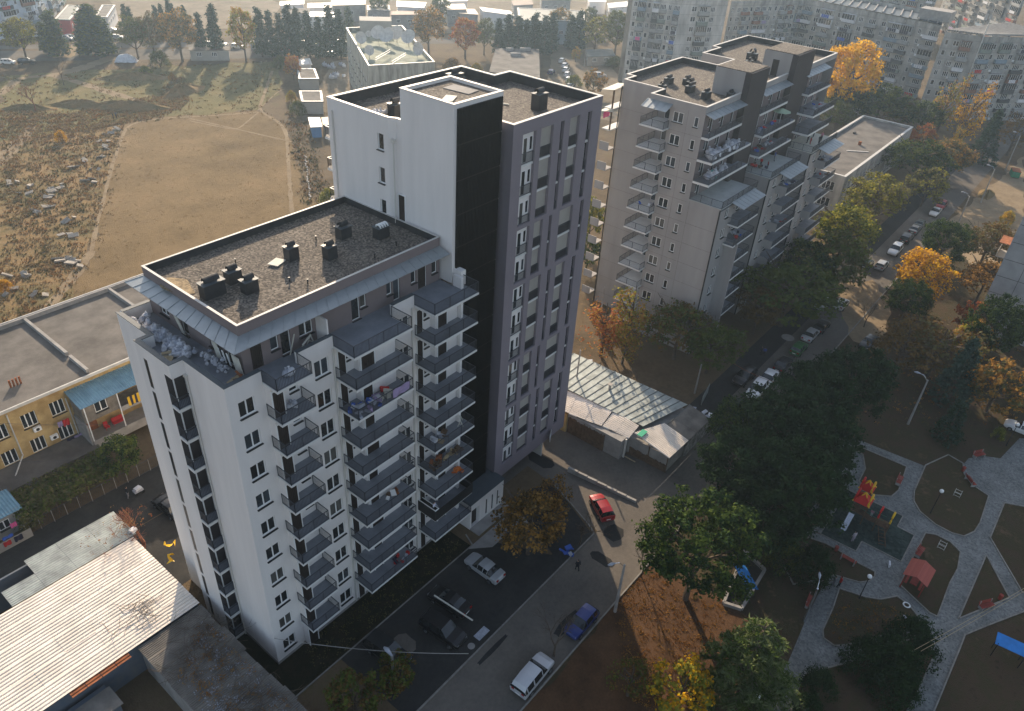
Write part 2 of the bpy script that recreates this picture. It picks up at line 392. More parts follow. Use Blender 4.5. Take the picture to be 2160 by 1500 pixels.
facade(mb, mbld, (22.6, 14.2), (0, 14.2), 0, TZ, [(2 + 4 * k, FL[i] + .9, 1.4, 1.4, W2) for i in range(10) for k in range(5)] if False else [])
# parapet pieces round the terrace
par = [((0, 14.2), (0, 9.65)), ((0, 9.65), (-1.05, 9.65)), ((-1.05, 9.65), (-1.05, 5.05)), ((-1.05, 5.05), (0, 5.05)), ((0, 5.05), (0, 0))]
pp = [(0, 14.2), (0, 9.65), (-1.05, 9.65), (-1.05, 5.05), (0, 5.05), (0, 0), (2.9, 0)]
ip = [(0.28, 13.92), (0.28, 9.37), (-0.77, 9.37), (-0.77, 5.33), (0.28, 5.33), (0.28, 0.28), (2.9, 0.28)]
for i in range(6):
    a, b, c, e = pp[i], pp[i + 1], ip[i + 1], ip[i]
    mb.q([(*a, TZ), (*b, TZ), (*b, 31.27), (*a, 31.27)]); mb.q([(*c, TZ), (*e, TZ), (*e, 31.27), (*c, 31.27)])
mb.box(5.98, 9.32, 0, 0.28, TZ, 31.27); mb.box(15.42, 17.9, 0, 0.28, TZ, 31.27); mb.box(0.28, 2.6, 13.92, 14.2, TZ, 31.27)
# corner bay above / below the open loggias
mb.box(-1.05, 0.0, 5.05, 6.05, 30.05, TZ)
mb.box(9.05, 9.17, 0.28, 1.6, TZ, 32.6)
# projecting boxes with balcony doors
for i in range(10):
    z = FL[i]
for (x0, x1, yy) in ((2.98, 4.05, -0.7), (11.1, 15.0, -0.6), (19.8, 22.58, -0.6)):
    mb.box(x0, x1, yy, 0.001, 0.27, TZ - 0.22)
part('wall', mb, M_WHITE, mbld)
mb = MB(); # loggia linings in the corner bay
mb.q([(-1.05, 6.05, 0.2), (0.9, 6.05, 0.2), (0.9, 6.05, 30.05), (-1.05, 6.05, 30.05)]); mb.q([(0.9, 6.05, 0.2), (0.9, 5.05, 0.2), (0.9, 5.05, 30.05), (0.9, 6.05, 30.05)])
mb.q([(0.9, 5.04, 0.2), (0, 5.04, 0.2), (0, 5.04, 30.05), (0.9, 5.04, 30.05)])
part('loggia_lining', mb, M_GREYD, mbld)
lg_slab = MB().box(-1.08, 0.9, 5.02, 6.05, -0.26, 0.0).mesh('loggia_slab', M_SLABW)
lg_floor = MB().box(-1.0, 0.88, 5.1, 6.04, 0.0, 0.02).mesh('loggia_floor', M_TILE)
lg_rail = railing_mesh([((-1.0, 6.0), (-1.0, 5.1)), ((-1.0, 5.1), (0.0, 5.1))], 1.0, 0.12)
lg_gl = MB().box(0.86, 0.899, 5.15, 5.95, 0.05, 2.5).mesh('glazed_door', M_GLASS)
lg_gf = MB().box(0.84, 0.9, 5.05, 5.15, 0.0, 2.6).box(0.84, 0.9, 5.95, 6.04, 0.0, 2.6).box(-0.6, -0.5, 6.0, 6.05, 0, 2.6).box(0.3, 0.4, 6.0, 6.05, 0, 2.6).box(-0.5, 0.3, 6.0, 6.05, 2.5, 2.6).mesh('door_frame', M_FRAME)
for i in range(0, 10):
    s_ = link('loggia_slab', lg_slab, mbld, (0, 0, FL[i])); link('loggia_floor', lg_floor, s_); link('railing', lg_rail, s_); link('glazed_door', lg_gl, s_); link('door_frame', lg_gf, s_)
# terrace floor and roof of penthouse
mb = MB().poly([(0.28, 0.0), (22.6, 0.0), (22.6, 1.6), (2.6, 1.6), (2.6, 13.92), (0.28, 13.92), (0.28, 9.37), (-0.77, 9.37), (-0.77, 5.33), (0.28, 5.33)], TZ + 0.012)
part('terrace_floor', mb, M_TILE, mbld)
mb = MB()
o6 = [(0, 14.2), (0, 9.65), (-1.05, 9.65), (-1.05, 5.05), (0, 5.05), (0, 0), (2.9, 0)]
def cope_open(mb, out, inn, z, h=0.05, ov=0.04):
    for i in range(len(out) - 1):
        a, b, c, e = out[i], out[i + 1], inn[i + 1], inn[i]
        mb.q([(*a, z + h), (*b, z + h), (*c, z + h), (*e, z + h)]); mb.q([(*a, z), (*b, z), (*b, z + h), (*a, z + h)]); mb.q([(*c, z), (*e, z), (*e, z + h), (*c, z + h)])
oo = [(-.05, 14.25), (-.05, 9.70), (-1.1, 9.70), (-1.1, 5.0), (-.05, 5.0), (-.05, -.05), (2.9, -.05)]
ii = [(0.33, 13.87), (0.33, 9.32), (-0.72, 9.32), (-0.72, 5.38), (0.33, 5.38), (0.33, 0.33), (2.9, 0.33)]
cope_open(mb, oo, ii, 31.272)
mb.box(5.98, 9.32, -.05, 0.33, 31.272, 31.32); mb.box(15.42, 17.9, -.05, 0.33, 31.272, 31.32); mb.box(0.33, 2.6, 13.87, 14.25, 31.272, 31.32)
part('terrace_coping', mb, M_COPED, mbld)
# terrace tiles
tm_ = MB().box(0, .97, 0, .97, 0, .018).mesh('tile', M_TILE)
tf_ = mbld.children[-1]
for ix in range(9, 23):
    for iy in (0, ):
        link('tile', tm_, tf_, (ix - .35 + .02, .45, TZ + .03))
for x0_, n_, y0_ in ((9.32, 6, -2.36), (17.9, 5, -2.36), (9.32, 6, -1.37), (17.9, 5, -1.37), (9.32, 6, -.38), (17.9, 5, -.38)):
    for k in range(n_): link('tile', tm_, tf_, (x0_ + .04 + k * .99, y0_ + .03, TZ + .03 + .003 * ((k + n_) % 2)))
# penthouse
pw = []
ph = MB()
pwin = [(2.35, 31.15, 0.7, 1.3, ()), (4.9, 31.15, 1.25, 1.35, W2), (10.85, 31.15, 0.65, 1.25, ()), (13.7, 31.15, 0.6, 1.25, ()), (16.5, 31.15, 0.6, 1.25, ()), (19.0, 31.15, 0.65, 1.3, ())]
pdoor = [(3.25, 30.3, 0.85, 2.25, ()), (9.95, 30.3, 0.85, 2.25, ()), (14.45, 30.3, 0.75, 2.25, ())]
facade(ph, mbld, (2.6, 1.6), (22.6, 1.6), TZ, 33.8, pwin + pdoor, extra=[(0.7, 1.6, 30.3, 32.65, .12), (17.3, 18.3, 30.3, 32.7, .12)])
facade(ph, mbld, (2.6, 13.92), (2.6, 1.6), TZ, 33.8, [(1.5, 30.9, 1.2, 1.5, W2), (4.4, 30.35, .9, 2.1, ()), (8.2, 30.9, 1.2, 1.5, W2), (10.3, 30.35, .9, 2.1, ())])
facade(ph, mbld, (22.6, 13.92), (2.6, 13.92), TZ, 33.8)
ring(ph, [(2.6, 1.6), (22.6, 1.6), (22.6, 13.92), (2.6, 13.92)], 33.8, 34.4, 0.14, 0)
part('penthouse_wall', ph, M_TAUPE, mbld)
dm = MB().box(0, 0.9, -0.03, 0.03, 0, 2.35)
for k in range(5): dm.box(0.1 + 0.16 * k, 0.13 + 0.16 * k, -0.05, -0.03, 0.2, 2.2)
dark_door = dm.mesh('door', M_DOOR)
frame_door = MB().box(-0.07, 0.0, -0.08, 0.02, 0, 2.42).box(0.9, 0.97, -0.08, 0.02, 0, 2.42).box(0, 0.9, -0.08, 0.02, 2.35, 2.42).mesh('door_frame', M_FRAME)
def put_door(x, y, z, rz=0, wf=1.0, root=None):
    o = link('door', dark_door, root or mbld, (x, y, z), rz, (wf, 1, 1)); link('door_frame', frame_door, o); return o
put_door(3.3, 1.7, TZ + .03); put_door(19.93, 1.7, TZ + .03, 0, 1.05)
mb = MB().poly([(2.74, 1.74), (22.5, 1.74), (22.5, 13.78), (2.74, 13.78)], 33.8)
part('gravel_roof', mb, M_GRAVEL, mbld)
mb = MB(); ring(mb, offset_poly([(2.6, 1.6), (22.6, 1.6), (22.6, 13.92), (2.6, 13.92)], 0.142), 33.8, 34.38, 0.012, 0, outer=False)
part('parapet_membrane', mb, M_MEMB, mbld)
mb = MB(); cope(mb, [(2.6, 1.6), (22.6, 1.6), (22.6, 13.92), (2.6, 13.92)], 34.402, 0.14, 0.03, 0.03)
part('roof_coping', mb, M_COPE, mbld)
# sheet metal canopy round the penthouse: every sheet a part
zc0, zc1 = 33.55, 33.2
def canopy_sheet(a, b, c, e, root, t=0.035):
    mb = MB(); up = Vector((0, 0, t)); a, b, c, e = map(Vector, (a, b, c, e))
    mb.q([a + up, b + up, c + up, e + up]); mb.q([e, c, b, a]); mb.q([a, b, b + up, a + up]); mb.q([b, c, c + up, b + up]); mb.q([c, e, e + up, c + up]); mb.q([e, a, a + up, e + up])
    mb.bar(a + up, e + up, 0.05, 0.07)
    part('canopy_sheet', mb, M_METAL, root)
ox, oy = 1.35, 0.35
n = 21
for i in range(n):
    t0, t1 = i / n, (i + 1) / n
    xi0, xi1 = 2.58 + (22.6 - 2.58) * t0, 2.58 + (22.6 - 2.58) * t1; xo0, xo1 = (ox + (22.6 - ox) * t0 if i else ox), ox + (22.6 - ox) * t1
    canopy_sheet((xo0, oy, zc1), (xo1, oy, zc1), (xi1, 1.59, zc0), (xi0, 1.59, zc0), mbld)
n = 12
for i in range(n):
    t0, t1 = i / n, (i + 1) / n
    yi0, yi1 = 13.92 - (13.92 - 1.59) * t0, 13.92 - (13.92 - 1.59) * t1; yo0, yo1 = 14.6 - (14.6 - oy) * t0, 14.6 - (14.6 - oy) * t1
    canopy_sheet((ox, yo0, zc1), (ox, yo1, zc1), (2.59, yi1, zc0), (2.59, yi0, zc0), mbld)
# roof chimneys
def chimney(root, x, y, z, sx, sy, h, hood=True, name='chimney'):
    mb = MB().box(x - sx / 2, x + sx / 2, y - sy / 2, y + sy / 2, z, z + h)
    c = part(name, mb, M_MEMB, root)
    m2 = MB().box(x - sx / 2 - .07, x + sx / 2 + .07, y - sy / 2 - .07, y + sy / 2 + .07, z + h, z + h + .05)
    link('chimney_cap', m2.mesh('chimney_cap', M_COPED), c)
    if hood:
        mb = MB(); n_ = 6
        for k in range(n_):
            a0, a1 = pi * k / n_, pi * (k + 1) / n_; r = sy * 0.3
            mb.q([(x - sx * .36, y + r * cos(a0), z + h + .12 + r * sin(a0) * 1.5), (x + sx * .36, y + r * cos(a0), z + h + .12 + r * sin(a0) * 1.5), (x + sx * .36, y + r * cos(a1), z + h + .12 + r * sin(a1) * 1.5), (x - sx * .36, y + r * cos(a1), z + h + .12 + r * sin(a1) * 1.5)])
        mb.box(x - sx * .34, x + sx * .34, y - .02, y + .02, z + h + .05, z + h + .3)
        link('chimney_hood', mb.mesh('chimney_hood', M_MEMB), c)
    return c
for (x, y, sx, sy, h) in ((4.4, 7.3, 1.7, .85, 1.15), (6.6, 8.0, 1.1, .8, 1.0), (6.6, 5.9, 1.1, .8, 1.0), (12.0, 8.0, .95, .8, 1.1), (14.3, 6.0, .95, .8, 1.1), (17.6, 8.2, 1.15, .85, 1.0)):
    chimney(mbld, x, y, 33.8, sx, sy, h)
c = chimney(mbld, 19.9, 6.0, 33.8, 1.2, .85, 1.0, hood=False)
for k in range(4):
    p = [(19.5 + .27 * k, 5.85 + .3 * cos(a), 34.85 + .25 * sin(a)) for a in [pi * t / 5 for t in range(6)]]
    link('vent_pipe', MB().tube(p, 0.09, 8).mesh('vent_pipe', M_GLOBE, True), c)
for (x, y) in ((8.4, 10.4), (9.5, 5.0), (10.3, 3.8), (15.5, 9.3), (16.8, 3.4), (19.6, 3.8)):
    part('vent_pipe', MB().tube([(x, y, 33.8), (x, y, 34.15)], 0.05, 6).tube([(x, y, 34.15), (x, y, 34.22)], 0.09, 6), M_BLACK, mbld)
# balconies
def balcony(root, x0, x1, y0, y1, z, rail, th=0.2, floorm=None, solid=False, name='balcony', d3=True):
    """slab between y0 (outer) and y1 (wall)"""
    s_ = part(name, MB().box(x0, x1, y0, y1, z - th, z), M_SLABW, root)
    link('balcony_floor', MB().box(x0 + .04, x1 - .04, y0 + .04, y1, z, z + .015).mesh('balcony_floor', floorm or M_TILE), s_)
    link('railing', rail, s_, (0, 0, z)); return s_
B1 = dict(x0=2.9, x1=6.0, y0=-1.7); B2 = dict(x0=9.25, x1=15.3, y0=-2.42); B3 = dict(x0=17.85, x1=23.35, y0=-2.42)
def rmesh(b, xr=None): 
    xr = b['x1'] if xr is None else xr
    return railing_mesh([((b['x0'] + .05, 0), (b['x0'] + .05, b['y0'] + .05)), ((b['x0'] + .05, b['y0'] + .05), (b['x1'] - .05, b['y0'] + .05)), ((b['x1'] - .05, b['y0'] + .05), (b['x1'] - .05, -.05))], 1.05, 0.125)
R1, R2, R3 = rmesh(B1), rmesh(B2), rmesh(B3)
for i in range(1, 11):
    z = FL[i] if i < 11 else TZ
    balcony(mbld, B1['x0'], B1['x1'], B1['y0'], 0, z, R1)
    balcony(mbld, B2['x0'], B2['x1'], B2['y0'], 0, z, R2)
    if i != 2:
        balcony(mbld, B3['x0'], B3['x1'], B3['y0'], 0, z, R3)
    else:   # the balcony fitted with solid dark panels
        s_ = balcony(mbld, B3['x0'], B3['x1'], B3['y0'], 0, z, R3)
        mbp = MB().box(B3['x0'], B3['x1'], B3['y0'] - .03, B3['y0'] + .0, z - .1, z + 1.2).box(B3['x0'] - .03, B3['x0'], B3['y0'] - .03, 0, z - .1, z + 1.2).box(B3['x1'], B3['x1'] + .03, B3['y0'] - .03, -0.3, z - .1, z + 1.2)
        link('balcony_panel', mbp.mesh('balcony_panel', M_BLACK), s_)
        link('side_window', MB().box(17.95, 18.35, -2.3, -.1, z + 1.15, z + 1.22).mesh('side_window', M_GLASS), s_)
        link('window_frame', MB().box(17.88, 17.95, -2.4, 0, z + 1.2, z + 1.27).box(18.35, 18.42, -2.4, 0, z + 1.2, z + 1.27).box(17.95, 18.35, -2.4, -2.3, z + 1.2, z + 1.27).mesh('window_frame', M_FRAME), s_)
for i in range(10):
    z = FL[i] + .02
    put_door(3.03, -0.73, z); 
    put_door(9.55, -0.04, z, 0, .75)
    put_door(11.3, -0.64, z, 0, 1.1 if i % 3 else 1.5); put_door(18.05, -0.04, z, 0, .75); put_door(20.0, -0.64, z, 0, 1.25)
# side fins of end balconies at the tower
for i in range(1, 11):
    part('partition_wall', MB().box(22.62, 22.9, -1.0, -.02, FL[i], FL[i] + (2.78 if i < 10 else 1.1)), M_WHITE, mbld)
# pipes
mb = MB()
for x in (9.12, 17.5): mb.tube([(x, -.1, 0.3), (x, -.1, 30.2)], 0.07, 6)
part('drain_pipe', mb, mat('white_pipe', (0.6, 0.58, 0.53), 0.6, 0.05, 1), mbld)
part('drain_pipe', MB().tube([(-.09, 4.9, 0), (-.09, 4.9, 29.9)], 0.06, 6).box(-.25, .0, 4.78, 5.02, 29.9, 30.1), MATS['white_pipe'], mbld)
part('plinth', MB().box(-.04, 22.6, -.04, 0.0, 0, .32).box(-.04, 0, 0, 5.0, 0, .32), M_CONC, mbld)

# ---- tower
TW = 22.6; ZR = 42.3; ZP = 43.2
tp = [(TW, 15.4), (TW, 7.6), (22.95, 7.0), (22.95, 1.0), (29.15, 1.0), (29.15, -0.66), (42.65, -0.66), (42.65, 10.9), (40.2, 10.9), (40.2, 15.4)]
mb = MB()
facade(mb, mbld, (TW, 15.4), (TW, 7.6), TZ, ZP, [(6.45, z + 1.0, 0.75, 1.45, ()) for z in (33.2, 36.2, 39.2)])
facade(mb, mbld, (TW, 7.6), (22.95, 7.0), TZ, ZP)
facade(mb, mbld, (22.95, 7.0), (22.95, 6.25), TZ, ZP)
facade(mb, mbld, (40.2, 15.4), (TW, 15.4), 0, ZP, [(1.5 + 4 * k, FL[i] + .9, 1.4, 1.4, W2) for i in range(14) for k in range(4)])
facade(mb, mbld, (40.2, 10.9), (40.2, 15.4), 0, ZP); facade(mb, mbld, (42.65, 10.9), (40.2, 10.9), 0, ZP)
facade(mb, mbld, (TW, 14.2), (TW, 15.4), 0, TZ) ; facade(mb, mbld, (TW, 15.4), (TW, 14.2), 0, TZ)
# stair box
facade(mb, mbld, (22.8, 6.25), (22.8, .3), TZ, 45.85)
facade(mb, mbld, (22.8, .3), (28.75, .3), 0, 45.85)
facade(mb, mbld, (28.75, .3), (28.75, 6.25), ZR, 45.85); facade(mb, mbld, (28.75, 6.25), (22.8, 6.25), ZR, 45.85)
ring(mb, [(22.8, .3), (28.75, .3), (28.75, 6.25), (22.8, 6.25)], 45.3, 45.87, .22, outer=False)
facade(mb, mbld, (28.75, 1.0), (29.16, 1.0), 0.2, ZP)
ring(mb, [(22.95, 1.0), (29.15, 1.0), (29.15, -0.66), (42.65, -0.66), (42.65, 10.9), (40.2, 10.9), (40.2, 15.4), (TW, 15.4), (TW, 7.6), (22.95, 7.0)], ZR, ZP, .28, outer=False)
mb.box(23.0, 23.6, -.6, 0.28, TZ, 31.7)
part('tower_wall', mb, M_WHITE, mbld)
put_door(22.78, 6.7, 34.35, -pi / 2, .85)
mb = MB()
for a, b in (((22.75, 0.6), (22.8, 0.0)),): pass
# faint panel joints, recessed lines as thin proud battens
tro = [(22.95, 1.0), (29.15, 1.0), (29.15, -0.66), (42.65, -0.66), (42.65, 10.9), (40.2, 10.9), (40.2, 15.4), (TW, 15.4), (TW, 7.6), (22.95, 7.0)]
part('gravel_roof', MB().poly(offset_poly(tro, .27), ZR), M_GRAVEL, mbld)
part('gravel_roof', MB().poly([(23.02, .52), (28.53, .52), (28.53, 6.03), (23.02, 6.03)], 45.62), M_GRAVEL, mbld)
mb = MB(); ring(mb, offset_poly(tro, .282), ZR, ZP - .03, .012, outer=False); part('parapet_membrane', mb, M_MEMB, mbld)
mb = MB(); cope(mb, tro, ZP + .002, .28, .02, .04); cope(mb, [(22.8, .3), (28.75, .3), (28.75, 6.25), (22.8, 6.25)], 45.872, .22, .05, .04); part('roof_coping', mb, M_COPE, mbld)
# black cladding of vertical slats
part('cladding_board', MB().box(23.15, 28.45, .2, .299, 3.7, 45.5), M_PANELB, mbld)
sl_ = MB(); z = 3.7
while z < 45.3:
    z1 = min(z + 2.94, 45.5); sl_.box(0, .07, -.11, 0, z, z1); sl_.box(.0, .05, -.07, -.01, z1, z1 + .06, 1); z += 3.0
slm = sl_.mesh('slat', [M_PANELB, mat('slat_glint', (0.05, 0.048, 0.044), .6, .1, 2)])  # added pale gap blocks paint the light caught by the slat ends
for k in range(30): link('slat', slm, mbld, (23.17 + k * 0.1815, .2, 0))
# the purple grey mask wall with its irregular tall openings
groups = [(33.5, 42.1), (27.45, 33.1), (18.3, 26.95), (12.3, 17.9), (4.1, 11.8)]
colx = [[(30.5, 32.4)] * 5, [(33.1, 34.95), (33.1, 34.5), (33.1, 34.95), (33.1, 34.5), (33.1, 35.0)], [(36.05, 36.6), (35.5, 35.98), (36.08, 36.6), (35.5, 35.98), (36.05, 36.6)],
        [(37.5, 39.05), (37.2, 39.5), (37.5, 39.05), (37.2, 39.5), (37.55, 39.1)], [(40.35, 41.05), (40.8, 41.4), (40.35, 41.05), (40.8, 41.4), (40.3, 41.05)]]
holes = []
for c_ in colx:
    for g_, (a, b) in enumerate(c_): holes.append((a - 29.15, b - 29.15, groups[g_][0], groups[g_][1], .32))
mb = MB()
wall(mb, (29.15, -.66, 2.35), (1, 0, 0), ZP - 2.35, 13.5, [(h[0], h[1], h[2] - 2.35, h[3] - 2.35, h[4]) for h in holes], .32)
mb.q([(29.15, -.66, 2.35), (29.15, -.34, 2.35), (42.65, -.34, 2.35), (42.65, -.66, 2.35)])
wall(mb, (42.65, -.66, 2.35), (0, 1, 0), ZP - 2.35, 11.56, [(4.5, 6.0, z - 1.4, z + .1) for z in FL[1:14]])
mb.q([(42.65, -.34, 2.35), (29.15, -.34, 2.35), (29.15, -.34, ZP), (42.65, -.34, ZP)]) if False else None
part('mask_wall', mb, M_MASK, mbld)
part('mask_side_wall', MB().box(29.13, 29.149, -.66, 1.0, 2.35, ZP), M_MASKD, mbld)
part('tower_base_wall', MB().box(29.3, 38.6, 0.9, 10.5, 0, 3.2), M_TAUPE, mbld)
part('base_trim', MB().box(29.3, 38.7, -.5, .88, 2.15, 2.34).box(38.5, 38.7, -.5, .88, 0, 2.15), M_COPE, mbld)
add_window(mbld, (34.0, .88, .9), 1.1, 1.3, 0, ())
# infill behind the openings, floor slabs, doors and railings
mb = MB(); facade(mb, mbld, (30.0, -.36), (33.0, -.36), 2.4, ZR, [(1.0, z + .03, .62, 2.3, ()) for z in FL[1:14]] + [(1.85, z + 1.05, .5, 1.3, ()) for z in FL[1:14]], d=.1, sill=False)
part('loggia_wall', mb, M_WHITE, mbld)
slab = MB().box(29.5, 42.3, -.56, -.345, -.2, 0).mesh('loggia_slab', M_SLABW)
rl_ = {}
def rail_w(w_):
    k = round(w_, 1)
    if k not in rl_: rl_[k] = railing_mesh([((0, 0), (w_, 0))], 1.0, .1)
    return rl_[k]
bp_ = {}
for i in range(0, 14):
    g_ = max((g for g in range(5) if groups[g][0] - .5 < FL[i] + 1 < groups[g][1] + .5), default=None)
    for g in range(5):
        if groups[g][0] - 1.2 <= FL[i] < groups[g][1] - 1: g_ = g
    if g_ is None: continue
    s_ = None
    for c_ in range(5):
        a, b = colx[c_][g_]; z = FL[i]
        k = (c_, round(b - a, 2))
        if k not in bp_:
            w_ = b - a; m_ = MB().box(-.02, w_ + .02, -.5, -.34, -.2, 0); bp_[k] = [m_.mesh('loggia_slab', M_SLABW)]
            if c_ in (1, 3):
                bp_[k] += [MB().box(-.02, w_ + .02, -.36, -.30, 1.0, 2.8).mesh('infill_panel', M_BEIGE), MB().box(-.02, w_ + .02, -.36, -.31, 0, 1.0).mesh('shade_panel', M_GREYD)]  # dark panel below the beige infill stands in for shadow behind the railing
            elif c_ in (2, 4):
                bp_[k] += [MB().box(-.02, w_ + .02, -.36, -.31, 0, 2.8).mesh('window', M_GLASS), MB().box(w_ * .45, w_ * .6, -.40, -.36, 1.0, 2.6).mesh('window_frame', M_FRAME)]
        ms = bp_[k]
        s_ = link('loggia_slab', ms[0], mbld, (a, 0, z))
        for m_ in ms[1:]: link(m_.name.split('.')[0], m_, s_)
        if z > groups[g_][0] - .6 or True: link('railing', rail_w(b - a), s_, (0, -.48, 0.0))
# small railings in the white slit beside the mask
for i in range(1, 14): link('railing', railing_mesh([((0, 0), (.42, 0))], 1.0, .12) if 'slit' not in rl_ else rl_['slit'], mbld, (28.74, .95, FL[i]))
part('drain_pipe', MB().tube([(22.5, 6.9, 34), (22.5, 6.9, 41.3)], .07, 6).box(22.35, 22.65, 6.75, 7.05, 41.3, 41.6), MATS['white_pipe'], mbld)
part('drain_pipe', MB().tube([(22.5, 14.7, 34), (22.5, 14.7, 42.2)], .07, 6), MATS['white_pipe'], mbld)
for x, y, sx, sy, h in ((36.2, 12.6, 1.5, .9, 1.3), (36.9, 2.6, 1.35, .9, 1.45), (25.4, 9.6, 1.1, .9, 1.1)): chimney(mbld, x, y, ZR, sx, sy, h)
# far-side balconies seen past the tower's left corner
for i in (10, 11, 12, 13):
    balcony(mbld, 23.0, 26.0, 15.4, 16.6, FL[i], railing_mesh([((23.05, 15.4), (23.05, 16.55)), ((23.05, 16.55), (26, 16.55))], 1.0, .13))
# entrance wing
mb = MB(); facade(mb, mbld, (23.6, -2.05), (29.2, -2.05), 0, 3.7, [(2.6, .2, .45, 2.5, ()), (3.6, .2, .45, 2.5, ()), (4.5, .2, .45, 2.5, ())], extra=[(.25, 1.55, .05, 2.7, .5)], sill=False)
facade(mb, mbld, (23.6, .3), (23.6, -2.05), 0, 3.7); facade(mb, mbld, (29.2, -2.05), (29.2, .3), 0, 3.7)
part('entrance_wall', mb, M_WHITE, mbld)
part('entrance_roof', MB().box(23.5, 29.3, -2.15, .3, 3.7, 3.82), M_COPED, mbld)
put_door(23.95, -1.6, .06, 0, 1.3)
link('step', MB().box(23.6, 29.4, -3.4, -2.05, 0, .14).mesh('step', M_CONC), mbld)

# ================================================================== GREY BUILDING BEHIND
gb = thing('apartment_building', 'grey brown apartment block with stepped terraces and dark stair shafts behind the purple grey tower', 'building', (96, 8, 0))
GF = [2.1 + 3 * i for i in range(11)]        # 2.1 .. 32.1
ZRG, ZPG = 35.1, 35.9
gout = [(72, 1.8), (120, 1.8), (120, 18.3), (106, 18.3), (106, 17), (100, 17), (100, 11.5), (94.5, 11.5), (94.5, 17.7), (78, 17.7), (78, 16.4), (75.3, 16.4), (75.3, 10.1), (72, 10.1)]
mb = MB()
ww = []
facade(mb, gb, (72, 6.9), (72, 1.8), 0, ZRG, [(.6, z + 1.0, 1.5, 1.35, W2) for z in GF] + [(3.7, z + 1.0, .62, 1.3, ()) for z in GF], d=.12)
facade(mb, gb, (75.3, 16.4), (75.3, 6.9), 0, ZRG, [(7.1, z + .03, .8, 2.2, ()) for z in GF] + [(7.95, z + .95, .7, 1.3, ()) for z in GF], d=.12, sill=False)
facade(mb, gb, (72, 10.1), (72, 6.9), 34.9, ZRG); facade(mb, gb, (75.3, 10.1), (72, 10.1), 34.6, ZRG)
mb.box(72, 75.3, 6.9, 10.1, 34.5, ZRG)
ring(mb, gout, ZRG, ZPG, .25)
for a, b in zip(gout[1:11], gout[2:12]): facade(mb, gb, a, b, 0, ZRG, [])
mb.q([(72, 6.9, 0), (72, 6.9, ZRG), (75.3, 6.9, ZRG), (75.3, 6.9, 0)])
# lower blocks with terraces
for k in range(3):
    x = 72 + 16.2 * k
    facade(mb, gb, (x, 1.8), (x, -3.1), 0, 23.4)
    facade(mb, gb, (x, -3.1), (x + 4.2, -3.1), 0, 23.4, [(1.7, z - .75, .95, 1.3, (.5,)) for z in (22.4, 19.4, 16.4, 13.4, 10.4, 7.4, 4.4)], d=.12)
    facade(mb, gb, (x + 4.2, -3.1), (x + 4.2, -2.2), 0, 23.4); 
    facade(mb, gb, (x + 4.2, -2.2), (x + 11.2, -2.2), 0, 23.4, [(1.2, z - .75, .9, 1.3, ()) for z in (22.4, 19.4, 16.4, 13.4, 10.4)] + [(3.4, z - 1.6, .8, 2.2, ()) for z in (22.4, 19.4, 16.4, 13.4, 10.4)], d=.12)
    facade(mb, gb, (x + 11.2, -2.2), (x + 11.2, 1.8), 0, 23.4)
part('wall', mb, M_GREYB, gb)
for k in range(3):
    x = 72 + 16.2 * k
    mb = MB(); facade(mb, gb, (x, 1.8), (x + 10.2, 1.8), 23.4, ZRG, [(1.3, z + .9, .6, 1.3, ()) for z in GF[7:]] + [(1.9, z + .03, .75, 2.2, ()) for z in GF[7:]] + [(4.6, z + .9, .6, 1.3, ()) for z in GF[7:]] + [(5.2, z + .03, .75, 2.2, ()) for z in GF[7:]] + [(8.2, z + .03, .75, 2.2, ()) for z in GF[7:]], d=.12, sill=False)
    part('upper_wall', mb, M_TAUPE, gb)
part('gravel_roof', MB().poly(offset_poly(gout, .24), ZRG), M_GRAVEL, gb)
mb = MB(); ring(mb, offset_poly(gout, .252), ZRG, ZPG - .03, .012, outer=False); part('parapet_membrane', mb, M_MEMB, gb)
mb = MB(); cope(mb, gout, ZPG + .002, .25, .04, .04); part('roof_coping', mb, M_COPE, gb)
# panel joints on the side wall: thin recess lines built as dark strips 3 mm proud
mb = MB()
for z in GF: mb.box(71.985, 71.999, 1.9, 6.8, z - .14, z - .11); mb.box(71.985, 71.999, -3.0, 1.7, z - .14, z - .11) if z < 23 else None; mb.box(75.285, 75.299, 10.2, 16.3, z - .14, z - .11)
for y in (-3.0, 1.6, 4.2): mb.box(71.985, 71.999, y, y + .03, .5, 23.2 if y < 1.7 else 35)
part('panel_joint', mb, mat('joint', (.2, .18, .165), .9, .05), gb)
mb = MB().tube([(71.9, -3.0, 0), (71.9, -3.0, 23.3)], .09, 6).tube([(75.2, 16.5, 0), (75.2, 16.5, 35)], .1, 6)
for k in (1, 2): mb.tube([(72 + 16.2 * k - .1, -3.0, 0), (72 + 16.2 * k - .1, -3.0, 23.3)], .09, 6)
part('drain_pipe', mb, M_BLACK, gb)
# stair shafts in dark render
for x0, x1, nm in ((82.2, 88.2, 0), (98.6, 105.6, 1)):
    mb = MB().box(x0, x1, 1.0, 6.2, ZRG, 38.6)
    part('shaft_wall', mb, M_GREYB, gb)
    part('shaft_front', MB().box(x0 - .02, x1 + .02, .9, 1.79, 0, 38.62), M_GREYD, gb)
    part('shaft_roof', MB().box(x0 + .1, x1 - .1, 1.2, 6.1, 38.6, 38.72), M_GRAVEL, gb)
link('door', dark_door, gb, (98.56 - 96, 4.6 - 8, 35.15), -pi / 2, (1.1, 1, 1))
